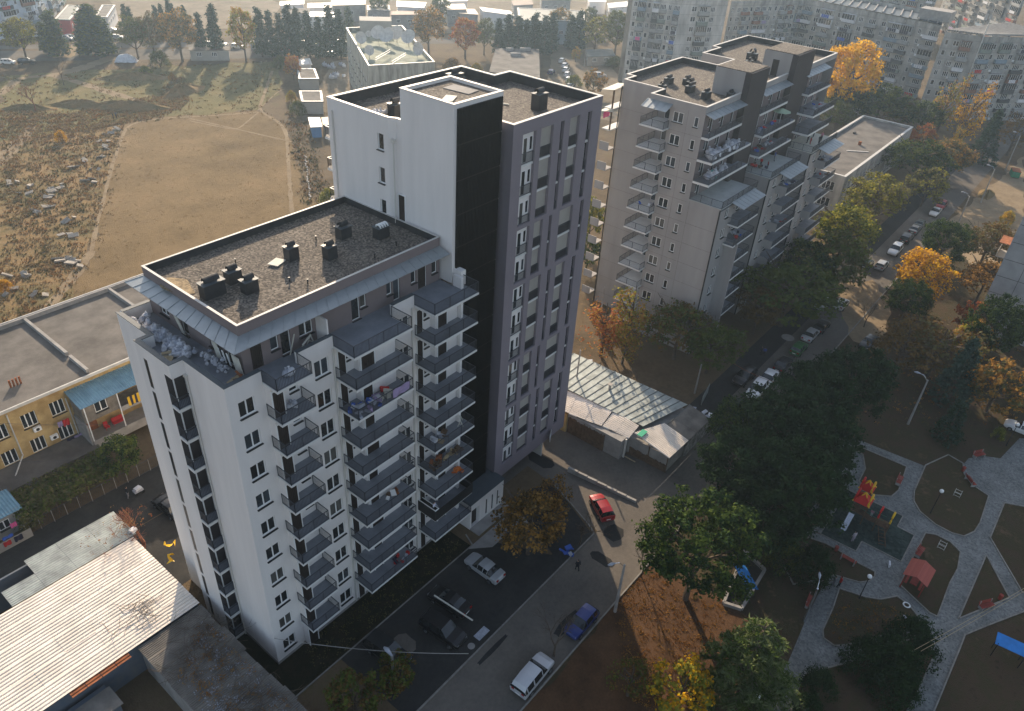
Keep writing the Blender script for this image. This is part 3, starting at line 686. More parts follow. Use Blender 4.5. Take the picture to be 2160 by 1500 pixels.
# balconies of the side wall
sr = railing_mesh([((75.2, 10.3), (70.6, 10.3)), ((70.6, 10.3), (70.6, 6.75)), ((70.6, 6.75), (71.9, 6.75))], 1.0, .14)
for z in GF:
    s_ = part('balcony', MB().box(70.5, 75.3, 6.9, 10.4, z - .18, z).box(70.5, 72, 6.65, 6.9, z - .18, z), M_SLABW, gb)
    link('railing', sr, s_, (0, 0, z))
def lean_canopy(root, x0, x1, y0, y1, z0, z1, n, axis='x'):
    for i in range(n):
        if axis == 'x':
            a = x0 + (x1 - x0) * i / n; b = x0 + (x1 - x0) * (i + 1) / n
            q_ = ((a, y0, z0), (b, y0, z0), (b, y1, z1), (a, y1, z1))
        else:
            a = y1 + (y0 - y1) * i / n; b = y1 + (y0 - y1) * (i + 1) / n
            q_ = ((x0, a, z0), (x0, b, z0), (x1, b, z1), (x1, a, z1))
        canopy_sheet(*q_, root)
lean_canopy(gb, 70.3, 72.0, 6.6, 10.4, 34.5, 35.2, 4, 'y')
for k in range(3):
    x = 72 + 16.2 * k
    lean_canopy(gb, x, x + 10.2, .5, 1.8, 34.6, 35.0, 8)
    lean_canopy(gb, x + 3.0, x + 10.5, -5.0, -3.0, 23.1, 23.6, 7)
    for j, z in enumerate(GF[8:]):
        y0 = (.7, -.4, -.6)[2 - j]
        if k == 2: y0 = (-.2, -1.8, -1.8)[2 - j]
        balcony(gb, x, x + (10.0 if j == 2 else 12.2 if k < 2 else 9.5), y0, 1.79, z, railing_mesh([((x + .05, 1.7), (x + .05, y0 + .05)), ((x + .05, y0 + .05), (x + 10.1, y0 + .05))], 1.0, .13), .3)
    # terrace on the lower block
    part('terrace_floor', MB().box(x - .02, x + 11.3, -3.15, 1.79, 23.4, 23.46), mat('pale_terrace', (.42, .44, .42), .7, .1, 1) if k < 2 else M_FOAM, gb)
    o = part('terrace_slab', MB().box(x - .05, x + 11.35, -3.2, -3.1, 23.2, 23.4), M_COPED, gb)
    link('railing', railing_mesh([((x + .05, 1.7), (x + .05, -3.1)), ((x + .05, -3.1), (x + 11.2, -3.1)), ((x + 11.2, -3.1), (x + 11.2, -1))], 1.05, .13), o, (0, 0, 23.46))
    for j, z in enumerate((20.4, 17.4, 14.4, 11.4, 8.4, 5.4)):
        x0 = x + (3.2 if k == 0 and j < 2 else 4.2 if k == 0 else -0.0 + 3.6); x1 = x + (9.8 if k == 0 else 11.2)
        b_ = balcony(gb, x0, x1, -4.7, -2.19, z, railing_mesh([((x0 + .05, -2.3), (x0 + .05, -4.65)), ((x0 + .05, -4.65), (x1 - .05, -4.65)), ((x1 - .05, -4.65), (x1 - .05, -2.3))], 1.0, .13), .2)
        if k: link('side_panel', MB().box(x0 - .06, x0, -4.72, -3.1, z - .2, z + 1.15).mesh('side_panel', M_GREYB), b_)
part('fin_wall', MB().box(75.9, 76.2, -5.0, -3.1, 0, 17.5), M_GREYB, gb)
# balconies on the far gable, seen beyond the left corner
for i, z in enumerate(GF):
    s_ = part('balcony', MB().box(73.4, 77.4, 16.45, 17.9, z - .15, z) if i > 8 else MB().box(73.4, 75.29, 16.45, 18.0, z - .15, z).box(73.4, 73.5, 16.45, 18.0, z, z + 1.1), M_GREYB if i < 9 else M_SLABW, gb)
    if i > 8: link('awning', MB().q([(73.0, 16.4, z + 2.7), (77, 16.4, z + 2.9), (77, 18.4, z + 2.6), (73.0, 18.4, z + 2.4)]).q([(73.0, 18.4, z + 2.36), (77, 18.4, z + 2.56), (77, 16.4, z + 2.86), (73.0, 16.4, z + 2.66)]).mesh('awning', M_FOAM), s_); link('post', MB().box(73.3, 73.45, 16.5, 16.7, z, z + 2.6).mesh('post', M_WOOD), s_)
for x, y, sx, sy, h in ((76.6, 11.0, .7, 1.0, .9), (79.5, 8.2, 1.5, .8, .9), (81.2, 12.5, 1.5, .8, .8), (83, 10.5, 1.3, .9, .8), (82.0, 9.4, 1.2, .9, .8), (78.5, 5.2, 1.5, .8, .9), (81.5, 3.0, 1, .8, .7), (101, 9.3, 1.2, .8, .9), (106, 11, 1.2, 1.5, 1.0)):
    chimney(gb, x, y, ZRG, sx, sy, h)

# ================================================================== GROUND
GM_EARTH = groundmat('earth', [(0.060, 0.050, 0.030), (0.105, 0.078, 0.048), (0.155, 0.112, 0.068), (0.12, 0.10, 0.05)], 0.12, 1.5, .7)
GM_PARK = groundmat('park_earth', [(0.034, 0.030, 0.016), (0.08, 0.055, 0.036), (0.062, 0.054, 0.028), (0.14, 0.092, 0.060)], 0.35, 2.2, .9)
GM_TURF = groundmat('dry_turf', [(0.115, 0.08, 0.038), (0.185, 0.128, 0.064), (0.25, 0.172, 0.09)], 0.10, 1.3, .7, .03)
GM_SCRUB = groundmat('scrub_soil', [(0.085, 0.078, 0.036), (0.155, 0.12, 0.056), (0.25, 0.165, 0.08), (0.19, 0.145, 0.07)], 0.12, .7, 1.0, .05)
GM_GRASS = groundmat('thin_green_grass', [(0.09, 0.08, 0.035), (0.15, 0.13, 0.055), (0.23, 0.175, 0.085)], 0.12, 1.2, .7)
GM_DUST = groundmat('pale_dust', [(0.13, 0.105, 0.072), (0.21, 0.17, 0.12), (0.30, 0.245, 0.18)], 0.08, .8, .4)
GM_PATH = groundmat('trodden_soil', [(0.18, 0.13, 0.08), (0.25, 0.19, 0.12), (0.32, 0.25, 0.165)], 0.3, 2.0, .3)
GM_LEAF = groundmat('leaf_litter', [(0.045, 0.028, 0.016), (0.095, 0.053, 0.029), (0.15, 0.085, 0.046)], 0.3, 5.0, .5)
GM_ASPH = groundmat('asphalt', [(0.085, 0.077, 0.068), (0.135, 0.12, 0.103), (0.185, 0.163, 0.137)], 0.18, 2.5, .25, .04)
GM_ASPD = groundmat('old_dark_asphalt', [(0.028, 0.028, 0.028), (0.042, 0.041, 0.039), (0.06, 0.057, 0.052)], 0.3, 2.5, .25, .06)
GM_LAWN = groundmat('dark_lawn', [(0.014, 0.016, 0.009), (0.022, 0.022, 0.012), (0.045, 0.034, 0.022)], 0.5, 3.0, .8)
M_PAVER = speckle('grey_paving_setts', [(0.13, 0.135, 0.13), (0.165, 0.17, 0.163), (0.185, 0.19, 0.182), (0.215, 0.22, 0.21)], 5.5, .9, .35, .35, .22)
M_RUBBER = speckle('green_black_rubber', [(0.02, 0.035, 0.03), (0.035, 0.05, 0.045), (0.05, 0.07, 0.06)], 3.0, .9, .3, .4, .3)

def area(p): return sum(a[0] * b[1] - b[0] * a[1] for a, b in zip(p, p[1:] + p[:1])) / 2
def ccw(p): return p if area(p) > 0 else p[::-1]
def sheet(name, pts, z, m, jit=0.0, sub_=0, drop=0.3):
    p = ccw([tuple(q[:2]) for q in pts])
    if sub_:
        rr = random.Random(len(p)); out = []
        for a, b in zip(p, p[1:] + p[:1]):
            L_ = math.dist(a, b); n = max(1, int(L_ / sub_))
            for k in range(n):
                t = k / n; out.append((a[0] + (b[0] - a[0]) * t + (rr.uniform(-jit, jit) if k else 0), a[1] + (b[1] - a[1]) * t + (rr.uniform(-jit, jit) if k else 0)))
        p = out
    return struct(name, MB().poly(p, z), m)
def strip(name, pts, w_, z, m, taper=True, jit=.15, kind='structure'):
    P = []
    pts = [Vector((p[0], p[1])) for p in pts]
    for a, b in zip(pts, pts[1:]):
        n = max(1, int((b - a).length / 1.5))
        P += [a + (b - a) * (k / n) for k in range(n)]
    P.append(pts[-1])
    for _ in range(3): P = [P[0]] + [(P[i - 1] + P[i] * 2 + P[i + 1]) / 4 for i in range(1, len(P) - 1)] + [P[-1]]
    rr = random.Random(int(w_ * 10) + len(P)); mb = MB(); prev = None
    for i, p in enumerate(P):
        d_ = (P[min(i + 1, len(P) - 1)] - P[max(0, i - 1)]).normalized(); n_ = Vector((-d_.y, d_.x)); ww_ = w_ / 2 * (1 + rr.uniform(-jit, jit) * 2)
        cur = (p + n_ * ww_, p - n_ * ww_)
        if prev: mb.q([(*prev[1], z), (*cur[1], z), (*cur[0], z), (*prev[0], z)])
        prev = cur
    return struct(name, mb, m, kind)
def kerb(pts, w_=.14, h=.12, z=0.0, closed=False, name='kerb', m=None):
    mb = MB(); P = [Vector((p[0], p[1], z + h / 2)) for p in pts]
    if closed: P.append(P[0])
    for a, b in zip(P, P[1:]): mb.bar(a, b, w_, h)
    return struct(name, mb, m or M_CURB)

g = MB(); R_ = 1600
g.q([(-R_, -R_, 0), (R_ * 1.6, -R_, 0), (R_ * 1.6, R_ * 1.6, 0), (-R_, R_ * 1.6, 0)])
struct('ground', g, GM_EARTH)
# main street
sheet('road', [(-60, -19.3), (260, -19.3), (260, -12.7), (-60, -12.7)], .012, GM_ASPH)
kerb([(-60, -12.62), (32.4, -12.62), (33.0, -11.6), (34.4, -8), (35.6, -4.6)]); kerb([(-60, -19.38), (41.5, -19.38), (60, -19.38), (150, -19.38)])
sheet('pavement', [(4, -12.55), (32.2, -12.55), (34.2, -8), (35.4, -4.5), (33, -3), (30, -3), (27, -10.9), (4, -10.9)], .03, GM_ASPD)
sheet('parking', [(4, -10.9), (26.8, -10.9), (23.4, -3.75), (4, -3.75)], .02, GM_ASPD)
sheet('pavement', [(21.4, -3.7), (29.5, -3.7), (31.5, -9), (29, -9.5), (27, -5.5), (23.4, -5.5)], .024, M_CONC)
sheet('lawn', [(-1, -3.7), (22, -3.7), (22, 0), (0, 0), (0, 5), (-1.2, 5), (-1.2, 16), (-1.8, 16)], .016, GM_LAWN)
kerb([(-2, -3.72), (22.2, -3.72), (22.8, -2.2)], .12, .1)
sheet('courtyard', [(33, -12.7), (33.6, -10), (35.6, -4.5), (36, -.4), (30, -.4), (28.5, 24), (44.6, 24), (44.6, 0.5), (46.9, -12.7)], .016, GM_ASPH)
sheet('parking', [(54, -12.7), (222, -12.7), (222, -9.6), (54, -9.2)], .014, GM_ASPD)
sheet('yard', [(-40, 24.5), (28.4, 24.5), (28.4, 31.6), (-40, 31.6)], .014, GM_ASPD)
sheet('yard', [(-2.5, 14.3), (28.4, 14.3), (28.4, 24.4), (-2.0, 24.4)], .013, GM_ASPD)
# low retaining wall beside the ramp
wl = thing('retaining_wall', 'low pale concrete wall running out from the tower towards the street', 'wall', (38.8, -5, 0))
for k in range(7):
    a = Vector((38.6 + .16 * k, -4.6 - 1.28 * k, 0)); b = Vector((38.6 + .16 * (k + 1), -4.6 - 1.28 * (k + 1) + .02, 0))
    part('wall_block', MB().bar(a + Vector((0, 0, .35 - .03 * k)), b + Vector((0, 0, .35 - .03 * k)), .3, .7 - .06 * k), M_CONC, wl)
# repairs in the tarmac
for k, (x, y, a, b) in enumerate(((12, -15, 2.6, 1.2), (21, -17.2, 3.5, .9), (34, -14.2, 2.2, 1.8), (44, -17, 4, 1), (30, -15.3, 1.2, 2.4), (38, -1, 2, 3), (9, -7, 1.6, 2), (17.5, -9.4, 2.6, .8), (60, -15, 5, .8), (37.5, 6, 2, 5), (80, -17.5, 6, 1), (104, -14, 4, 1.4), (52, -17.8, 2, 1.1), (14, -13.6, 4, .4))):
    sheet('tarmac_patch', [(x + a * .5 * cos(t) * (1.3 if int(t * 2) % 2 else 1), y + b * .5 * sin(t) * (1.25 if int(t * 3) % 2 else 1)) for t in [i * pi / 5 for i in range(10)]], .026 + .001 * (k % 3), GM_ASPD if k % 3 else GM_ASPH)
# park
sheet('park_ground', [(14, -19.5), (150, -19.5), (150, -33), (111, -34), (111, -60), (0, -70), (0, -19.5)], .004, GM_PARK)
sheet('leaf_litter', [(19.94, -19.54), (26.61, -19.28), (32.66, -19.70), (33.70, -24.11), (33.75, -29.44), (34.52, -33.64), (28.53, -33.82), (21.59, -31.51), (11.71, -24.06), (11.03, -19.43)], .010, GM_LEAF, .5, 1.5)
sheet('verge', [(110.93, -11.60), (117.95, -16.13), (111.31, -21.48), (94.41, -25.02), (93.97, -20.71), (101.64, -16.13)], .016, GM_PATH, .5, 2)
sheet('verge', [(157.27, -19.84), (221.92, -23.64), (146.25, -36.36), (137.74, -27.93)], .012, GM_PATH, .6, 2)
PV = [(67.82, -27.11), (69.77, -29.90), (70.40, -37.70), (74.24, -41.46), (76.03, -41.69), (77.88, -43.01), (78.99, -44.89), (85.41, -46.01), (92.42, -53.54), (45.41, -58.79), (24.98, -35.40), (31.62, -35.47), (38.55, -34.84), (43.34, -34.70), (44.83, -35.80), (40.76, -32.19), (44.16, -29.07), (42.92, -27.39), (46.85, -27.20), (50.80, -31.24), (52.37, -29.12)]
sheet('paving', PV, .016, M_PAVER)
islands = [[(67.43, -29.44), (67.00, -30.99), (64.44, -32.12), (61.68, -32.26), (60.38, -33.26), (60.47, -34.54), (61.63, -36.16), (63.35, -36.50), (67.20, -36.14), (68.59, -35.98), (68.35, -29.75)],
 [(68.21, -37.87), (64.52, -38.02), (62.75, -38.44), (61.34, -39.53), (60.42, -41.52), (60.29, -43.31), (60.72, -44.53), (62.37, -45.29), (64.41, -45.47), (70.06, -45.26), (70.84, -43.21), (72.31, -41.95), (74.39, -41.37), (74.86, -39.48), (70.59, -37.76)],
 [(45.00, -27.97), (47.03, -29.54), (48.27, -31.08), (48.68, -32.74), (48.68, -34.26), (48.37, -36.71), (48.38, -38.33), (47.72, -38.53), (46.66, -38.28), (45.79, -37.56), (44.84, -35.01), (42.87, -34.36), (42.51, -33.65), (40.73, -32.27)],
 [(43.52, -36.16), (40.57, -36.54), (37.24, -36.71), (36.39, -37.10), (36.24, -38.26), (37.17, -39.17), (40.40, -41.36), (44.14, -43.81), (45.26, -43.81), (46.33, -42.43), (46.64, -41.15), (45.03, -39.94), (44.21, -38.58)],
 [(58.18, -40.98), (58.74, -41.96), (58.71, -43.50), (57.86, -44.78), (55.09, -45.16), (52.38, -44.99), (46.79, -45.11), (46.75, -44.35), (48.37, -40.97), (50.11, -40.89), (53.03, -40.91)],
 [(59.39, -47.15), (54.57, -50.35), (48.02, -46.86)],
 [(70.08, -47.01), (73.76, -54.31), (63.81, -55.53), (56.26, -51.33), (62.59, -46.92)],
 [(60.75, -55.90), (49.19, -49.36), (46.36, -47.83), (44.45, -47.82), (35.64, -47.61), (30.19, -47.83), (42.26, -61.76)],
 [(29.82, -37.22), (31.45, -37.26), (35.83, -40.24), (39.94, -42.72), (43.47, -44.29), (43.14, -45.27), (41.75, -46.07), (36.82, -45.92), (33.99, -45.72), (29.80, -45.29), (23.35, -37.88), (26.98, -37.69)]]
for p in islands:
    p = ccw([q[:2] for q in p]); sheet('flower_bed', p, .034, GM_PARK); kerb(p, .13, .13, 0, True)
rub = [(49.7, -31.8), (49.9, -35.8), (51.8, -35.8), (51.8, -40.1), (56.9, -40.1), (57, -38.2), (59.2, -38.2), (59.1, -28.5), (55.5, -28.5), (55.5, -31.8)]
sheet('rubber_matting', rub, .03, M_RUBBER); kerb(rub, .12, .1, 0, True)
# the open field
sheet('field', [(10.52, 69.11), (16.74, 74.34), (24.53, 84.15), (32.01, 97.51), (51.68, 129.44), (64.50, 147.98), (70.78, 150.99), (82.40, 142.12), (94.74, 137.48), (93.13, 123.29), (70.19, 86.37), (67.53, 75.53), (56.82, 62.48), (13.96, 48.62), (-2.57, 51.77)], .006, GM_TURF, 1.0, 3)
sheet('field_grass', [(60.48, 207.69), (66.53, 204.18), (97.91, 191.76), (131.63, 174.59), (107.73, 144.87), (95.20, 137.09), (82.40, 142.12), (64.33, 148.12), (38.56, 153.48)], .004, GM_GRASS, 1.5, 4)
sheet('scrub', [(38.56, 153.48), (64.50, 147.98), (51.68, 129.44), (32.01, 97.51), (23.46, 85.21), (16.74, 74.34), (10.52, 69.11), (4.22, 68.57), (-2.66, 82.65), (21.22, 156.84)], .008, GM_SCRUB, 1.0, 3)
for k, (pts, w_) in enumerate((([(27.14, 88.93), (32.19, 97.34), (38.04, 106.60), (49.00, 124.07), (61.75, 142.83), (65.31, 147.27), (72.37, 147.11), (81.98, 141.45), (94.01, 135.42)], .7), ([(121.11, 166.61), (107.53, 151.11), (96.35, 138.30), (94.30, 133.58), (93.17, 125.27), (89.50, 117.70), (81.62, 106.72), (68.22, 88.20), (61.22, 78.39)], .8),
        ([(27.90, 136.02), (34.01, 142.24), (41.49, 150.89), (48.64, 160.24)], 3.2), ([(53.20, 189.69), (63.23, 202.35), (71.31, 200.40), (73.35, 188.03), (74.66, 174.95), (76.79, 161.82)], 2.5), ([(94.01, 135.42), (81.76, 126.81), (77.33, 140.36)], .5), ([(78.34, 142.00), (82.60, 126.08), (87.26, 108.22)], .6), ([(70.88, 199.45), (80.17, 202.09), (93.92, 209.36)], 4), ([(81.73, 217.14), (87.52, 223.31), (92.80, 229.68)], 5), ([(95.20, 137.09), (110.55, 148.66), (112.13, 148.60)], .4), ([(9.48, 72.01), (14.80, 76.30), (23.73, 84.94), (27.14, 88.93)], 1.6))):
    strip('footpath', pts, w_, .012 + .002 * k, GM_PATH)
sheet('road', [(50.55, 248.00), (71.60, 235.20), (98.25, 217.65), (155.05, 179.61), (164.66, 175.98), (155.67, 165.78), (138.58, 173.93), (91.99, 205.66), (66.64, 222.92), (46.56, 235.60)], .02, GM_ASPH)
sheet('road', [(63.50, 248.88), (162.34, 188.41), (262.09, 125.42), (253.73, 120.23), (156.82, 181.75), (72.55, 237.55)], .02, GM_ASPH)
sheet('waste_ground', [(104.58, 242.47), (136.12, 293.97), (200.74, 280.36), (187.67, 249.25), (154.71, 216.53)], .010, GM_DUST, 3, 10)
sheet('waste_ground', [(146.58, 205.25), (194.04, 257.73), (361.55, 184.32), (266.04, 127.88)], .012, GM_DUST, 3, 10)
sheet('yard', [(105.47, 129.53), (142.63, 164.63), (153.96, 163.84), (108.66, 116.09)], .016, GM_DUST, .5, 4)
sheet('parking', [(155.36, 87.51), (215.80, 130.13), (231.50, 123.04), (195.88, 86.03), (162.19, 64.85)], .014, GM_DUST, .5, 4)
sheet('yard', [(193.42, 88.03), (218.43, 98.28), (208.22, 62.29), (166.01, 40.86)], .014, GM_ASPH)
strip('footpath', [(224.21, 133.09), (210.37, 112.66), (191.03, 86.49)], 5, .03, GM_DUST)

# tussocks of dry grass and weeds
def tufts(name, poly, n, cols, smin, smax, seed, zb=0.0):
    rr = random.Random(seed); poly = [Vector(q[:2]) for q in poly]
    x0 = min(p.x for p in poly); x1 = max(p.x for p in poly); y0 = min(p.y for p in poly); y1 = max(p.y for p in poly)
    def inside(x, y):
        c = False; j = len(poly) - 1
        for i in range(len(poly)):
            a, b = poly[i], poly[j]
            if (a.y > y) != (b.y > y) and x < (b.x - a.x) * (y - a.y) / (b.y - a.y) + a.x: c = not c
            j = i
        return c
    mb = MB(); k = 0
    while k < n:
        cx, cy = rr.uniform(x0, x1), rr.uniform(y0, y1)
        if not inside(cx, cy): k += .2; continue
        mi = rr.randrange(len(cols)); sc = rr.uniform(smin, smax)
        for _ in range(rr.randint(3, 9)):
            x = cx + rr.gauss(0, sc * 1.5); y = cy + rr.gauss(0, sc * 1.5); h = sc * rr.uniform(.5, 1.2)
            for b in range(5):
                a = rr.uniform(0, 2 * pi); dx, dy = cos(a) * h * .7, sin(a) * h * .7; wx, wy = -sin(a) * h * .3, cos(a) * h * .3
                mb.q([(x - wx, y - wy, zb), (x + wx, y + wy, zb), (x + dx + wx * .5, y + dy + wy * .5, zb + h)], mi)
        k += 1
    o = struct(name, mb, cols, 'stuff'); return o
T1 = leafmat('straw', (0.24, 0.17, 0.085), (0.36, 0.26, 0.135), .2); T2 = leafmat('olive_weed', (0.09, 0.09, 0.035), (0.16, 0.14, 0.06), .2); T3 = leafmat('rust_weed', (0.22, 0.12, 0.05), (0.36, 0.21, 0.09), .2)
tufts('scrub_tufts', [(38.56, 153.48), (64.50, 147.98), (51.68, 129.44), (32.01, 97.51), (23.46, 85.21), (16.74, 74.34), (10.52, 69.11), (4.22, 68.57)], 2300, [T1, T3, T2, T1, T1, T3], .16, .42, 3)
tufts('scrub_tufts', [(48.33, 177.65), (59.08, 163.46), (82.81, 165.35), (97.59, 178.30), (84.74, 152.42), (72.37, 147.11), (47.33, 150.06), (38.56, 153.48)], 1300, [T1, T1, T3], .2, .5, 4)
tufts('weeds', [(60.48, 207.69), (97.91, 191.76), (131.63, 174.59), (107.73, 144.87), (95.20, 137.09), (82.40, 142.12), (64.33, 148.12), (38.56, 153.48)], 900, [T1, T3, T2], .15, .35, 5)
tufts('dry_grass', [(16.74, 74.34), (32.01, 97.51), (51.68, 129.44), (64.50, 147.98), (82.40, 142.12), (94.74, 137.48), (93.13, 123.29), (70.19, 86.37), (67.53, 75.53), (56.82, 62.48), (24.10, 66.88)], 1800, [T1, T3], .04, .09, 6)
tufts('weeds', [(100.78, 133.48), (98.02, 120.09), (69.02, 77.35), (65.98, 80.22), (86.64, 110.99)], 500, [T1, T2, T3], .2, .5, 7)
LL = leafmat('fallen_leaves', (0.30, 0.13, 0.03), (0.45, 0.25, 0.06), .1)
tufts('fallen_leaves', [(26.36, -19.44), (32.59, -19.62), (31.42, -24.24), (34.34, -28.38), (30.41, -29.00), (20.46, -30.23), (17.39, -26.70)], 900, [LL], .05, .12, 8, .02)
tufts('park_weeds', [(30.38, -24.81), (51.29, -31.78), (73.42, -29.54), (88.81, -46.01), (117.73, -41.15), (110.80, -23.23), (67.51, -23.22)], 1100, [T2, LL, T2], .07, .18, 9, .02)
tufts('lawn_weeds', [(2, -3.5), (22, -3.5), (22, -.3), (2, -.3)], 200, [T2, T2], .06, .14, 10, .02)
tufts('lawn_weeds', [(39.97, -36.44), (44.43, -38.83), (45.33, -43.33), (42.56, -42.72), (36.95, -38.00)], 200, [T2, LL], .06, .12, 12, .04)

tufts('scrub_tufts', [(23.10, 82.05), (32.90, 96.66), (51.68, 129.44), (61.29, 144.61), (65.74, 150.31), (71.74, 152.72), (83.91, 144.50), (97.64, 140.53), (94.74, 125.43), (87.05, 110.63), (70.19, 86.37), (69.63, 86.89), (84.21, 108.72), (91.09, 122.09), (93.31, 134.42), (80.52, 139.14), (68.35, 146.60), (63.38, 142.80), (50.82, 124.34), (32.70, 94.06), (23.38, 79.48)], 700, [T1, T3, T2, T1], .07, .24, 14)
# ================================================================== YELLOW HOUSE
yh = thing('yellow_house', 'old yellow plastered two storey house with a flat grey bitumen roof behind the white block', 'house', (0, 41, 0))
mb = MB(); wins = []
for k in range(-5, 1):
    for z in (2.2, 5.75): wins.append((3.05 * k + .4 + 30, z, 1.55, 1.85, (.33, .66)))
facade(mb, yh, (-30, 41), (22, 41), 0, 9.0, wins, d=.22)
facade(mb, yh, (22, 41), (22, 57), 0, 9.0); facade(mb, yh, (22, 57), (-30, 57), 0, 9.0); facade(mb, yh, (-30, 57), (-30, 41), 0, 9.0)
part('wall', mb, M_YEL, yh)
part('roof', MB().box(-30.4, 22.4, 40.6, 57.4, 9.001, 9.35), M_ROOFG, yh)
part('parapet', MB().box(-30.4, 22.4, 57.0, 57.4, 9.351, 9.9), M_CONC, yh)
for x in (-6.9, 5.2, 16):   # raised fire walls across the roof
    w_ = part('fire_wall', MB().box(x, x + .35, 46 if x < 10 else 41, 57, 9.351, 9.85).box(x, x + .35, 41, 45.2, 9.351, 9.85), M_CONC, yh)
part('roof_edge', MB().box(-30.5, 22.5, 40.48, 40.62, 9.05, 9.42).box(-30.5, 22.5, 57.38, 57.5, 9.5, 9.96), M_COPE, yh)
mb = MB()
for k in range(4): mb.tube([(-1.6 + .35 * k, 44.3, 9.3), (-1.6 + .35 * k, 44.3, 10.3)], .11, 6)
part('chimney_pipe', mb, M_RUST, yh)
part('drain_pipe', MB().tube([(-3.75, 40.85, 8.6), (-3.75, 40.85, 2.8), (-6.4, 38.2, 1.6)], .08, 6).tube([(2.2, 40.85, 7.5), (2.3, 40.85, .8)], .06, 6), MATS['white_pipe'], yh)
part('lean_to_roof', MB().q([(-14, 41, 2.2), (-14, 37.2, 1.9), (3.0, 37.2, 1.9), (3.0, 41, 2.2)][::-1]).box(-14, 3, 37.2, 37.3, 0, 1.9), M_ROOFG, yh)
def ac(root, x, y, z, n='air_conditioner'):
    o = part(n, MB().box(x, x + .8, y - .32, y, z, z + .55), M_GLOBE, root); link('fan_grille', MB().tube([(x + .4, y - .33, z + .27), (x + .4, y - .34, z + .27)], .2, 12).mesh('fan_grille', M_BLACK), o); return o
ac(yh, -1.9, 41, 5.0); ac(yh, -.6, 41, 3.0)
# brick side extension with verandas and a blue corrugated roof
mb = MB()
def corrugated(x0, x1, y0, z0, y1, z1, pitch=.25, amp=.035, t=.03):
    """sheet whose ribs run from edge y0,z0 to y1,z1"""
    mb = MB(); n = int((x1 - x0) / pitch * 4); P = []
    for i in range(n + 1):
        x = x0 + (x1 - x0) * i / n; h = amp * sin(2 * pi * i / 4)
        P.append((x, h))
    for (xa, ha), (xb, hb) in zip(P, P[1:]):
        mb.q([(xa, y0, z0 + ha), (xb, y0, z0 + hb), (xb, y1, z1 + hb), (xa, y1, z1 + ha)])
    mb.q([(x0, y0, z0 - t), (x0, y1, z1 - t), (x1, y1, z1 - t), (x1, y0, z0 - t)])
    return mb
M_BLROOF = mat('faded_blue_sheet', (0.20, 0.34, 0.42), .55, .15, .8, .1, 4, coords='world', metal=.2)
part('veranda_roof', corrugated(2.3, 14.5, 37.6, 7.55, 41, 8.3, .3, .05), M_BLROOF, yh)
M_BRICKG = mat('grey_block_wall', (0.20, 0.175, 0.145), .95, .25, 2.0, .5, 5, coords='world')
mb = MB(); facade(mb, yh, (2.6, 38.3), (6.6, 38.3), 4.9, 7.6, [(1.4, 5.75, 1.4, 1.4, W2)], d=.12); facade(mb, yh, (2.6, 41), (2.6, 38.3), 4.9, 7.6); mb.q([(2.6, 38.3, 4.9), (2.6, 41, 4.9), (14, 41, 4.9), (14, 38.3, 4.9)])
part('extension_wall', mb, M_BRICKG, yh)
part('side_wall', MB().box(2.45, 2.62, 37.9, 41, 0, 4.88), M_CONC, yh)
part('veranda_floor', MB().box(2.65, 14.4, 37.9, 41, 1.55, 1.7).box(6.62, 14.4, 37.9, 41, 4.7, 4.85), M_CONC, yh)
part('veranda_parapet', MB().box(2.65, 14.4, 37.8, 37.9, 1.3, 2.5).box(6.62, 14.4, 37.8, 37.88, 4.7, 5.35), M_CONC, yh)
mb = MB()
for x in (2.7, 6.5, 9.3, 12.2, 14.4): mb.box(x, x + .1, 37.82, 37.92, 1.6, 7.5)
part('post', mb, M_FRAME, yh)
part('door', MB().box(3.2, 4.6, 40.9, 41.0, 1.7, 3.9), M_RUST, yh)
add_window(yh, (8.0, 40.98, 2.6), 1.2, 1.0, 0, W2); add_window(yh, (7.2, 40.98, 5.6), 1.2, 1.2, 0, W2)
def cloth(name, label, x, y, z, w_, h, m, rz=0, group=None, cat='laundry', stripes=None):
    mb = MB(); n = 6
    for i in range(n):
        for j in range(3):
            f = lambda i, j: (w_ * i / n, .05 * sin(i * 1.7 + j), -h * j / 3 * (1 + .05 * sin(i * 2.1)))
            mb.q([f(i, j + 1), f(i + 1, j + 1), f(i + 1, j), f(i, j)], (i % 2) if stripes else 0)
    o = link(name, mb.mesh(name, [m, stripes] if stripes else m), None, (x, y, z), rz); tag(o, label, cat, group); return o
M_CRED = mat('red_cloth', (.5, .03, .03), .9, .1, 2); M_CPUR = mat('lilac_cloth', (.33, .26, .42), .9, .15, 2); M_CDK = mat('dark_cloth', (.03, .025, .05), .9, .15, 2); M_CWH = mat('white_cloth', (.7, .7, .72), .9, .08, 2); M_CPINK = mat('pink_cloth', (.75, .12, .3), .9, .1, 2); M_CBLU = mat('blue_cloth', (.05, .12, .45), .9, .1, 2)
cloth('blanket', 'yellow and grey striped blanket hanging from the upper veranda', 7.5, 37.72, 6.3, 1.7, 1.25, M_YELB, stripes=M_CDK, cat='blanket')
cloth('towel', 'red towel on the line under the upper window of the yellow house', 1.0, 40.4, 5.2, .7, .9, M_CRED, cat='towel')
cloth('shirt', 'grey lilac shirt hanging left of the red towel', .45, 40.4, 5.2, .5, .7, M_CPUR, cat='shirt')
cloth('sheet', 'lilac bed sheet hanging under the lower window of the yellow house', 1.6, 40.4, 2.45, .9, 1.4, M_CPUR, cat='sheet')
cloth('clothes', 'dark clothes hanging beside the lilac sheet on the yellow house', .8, 40.4, 2.5, .8, .8, M_CDK, cat='clothes')
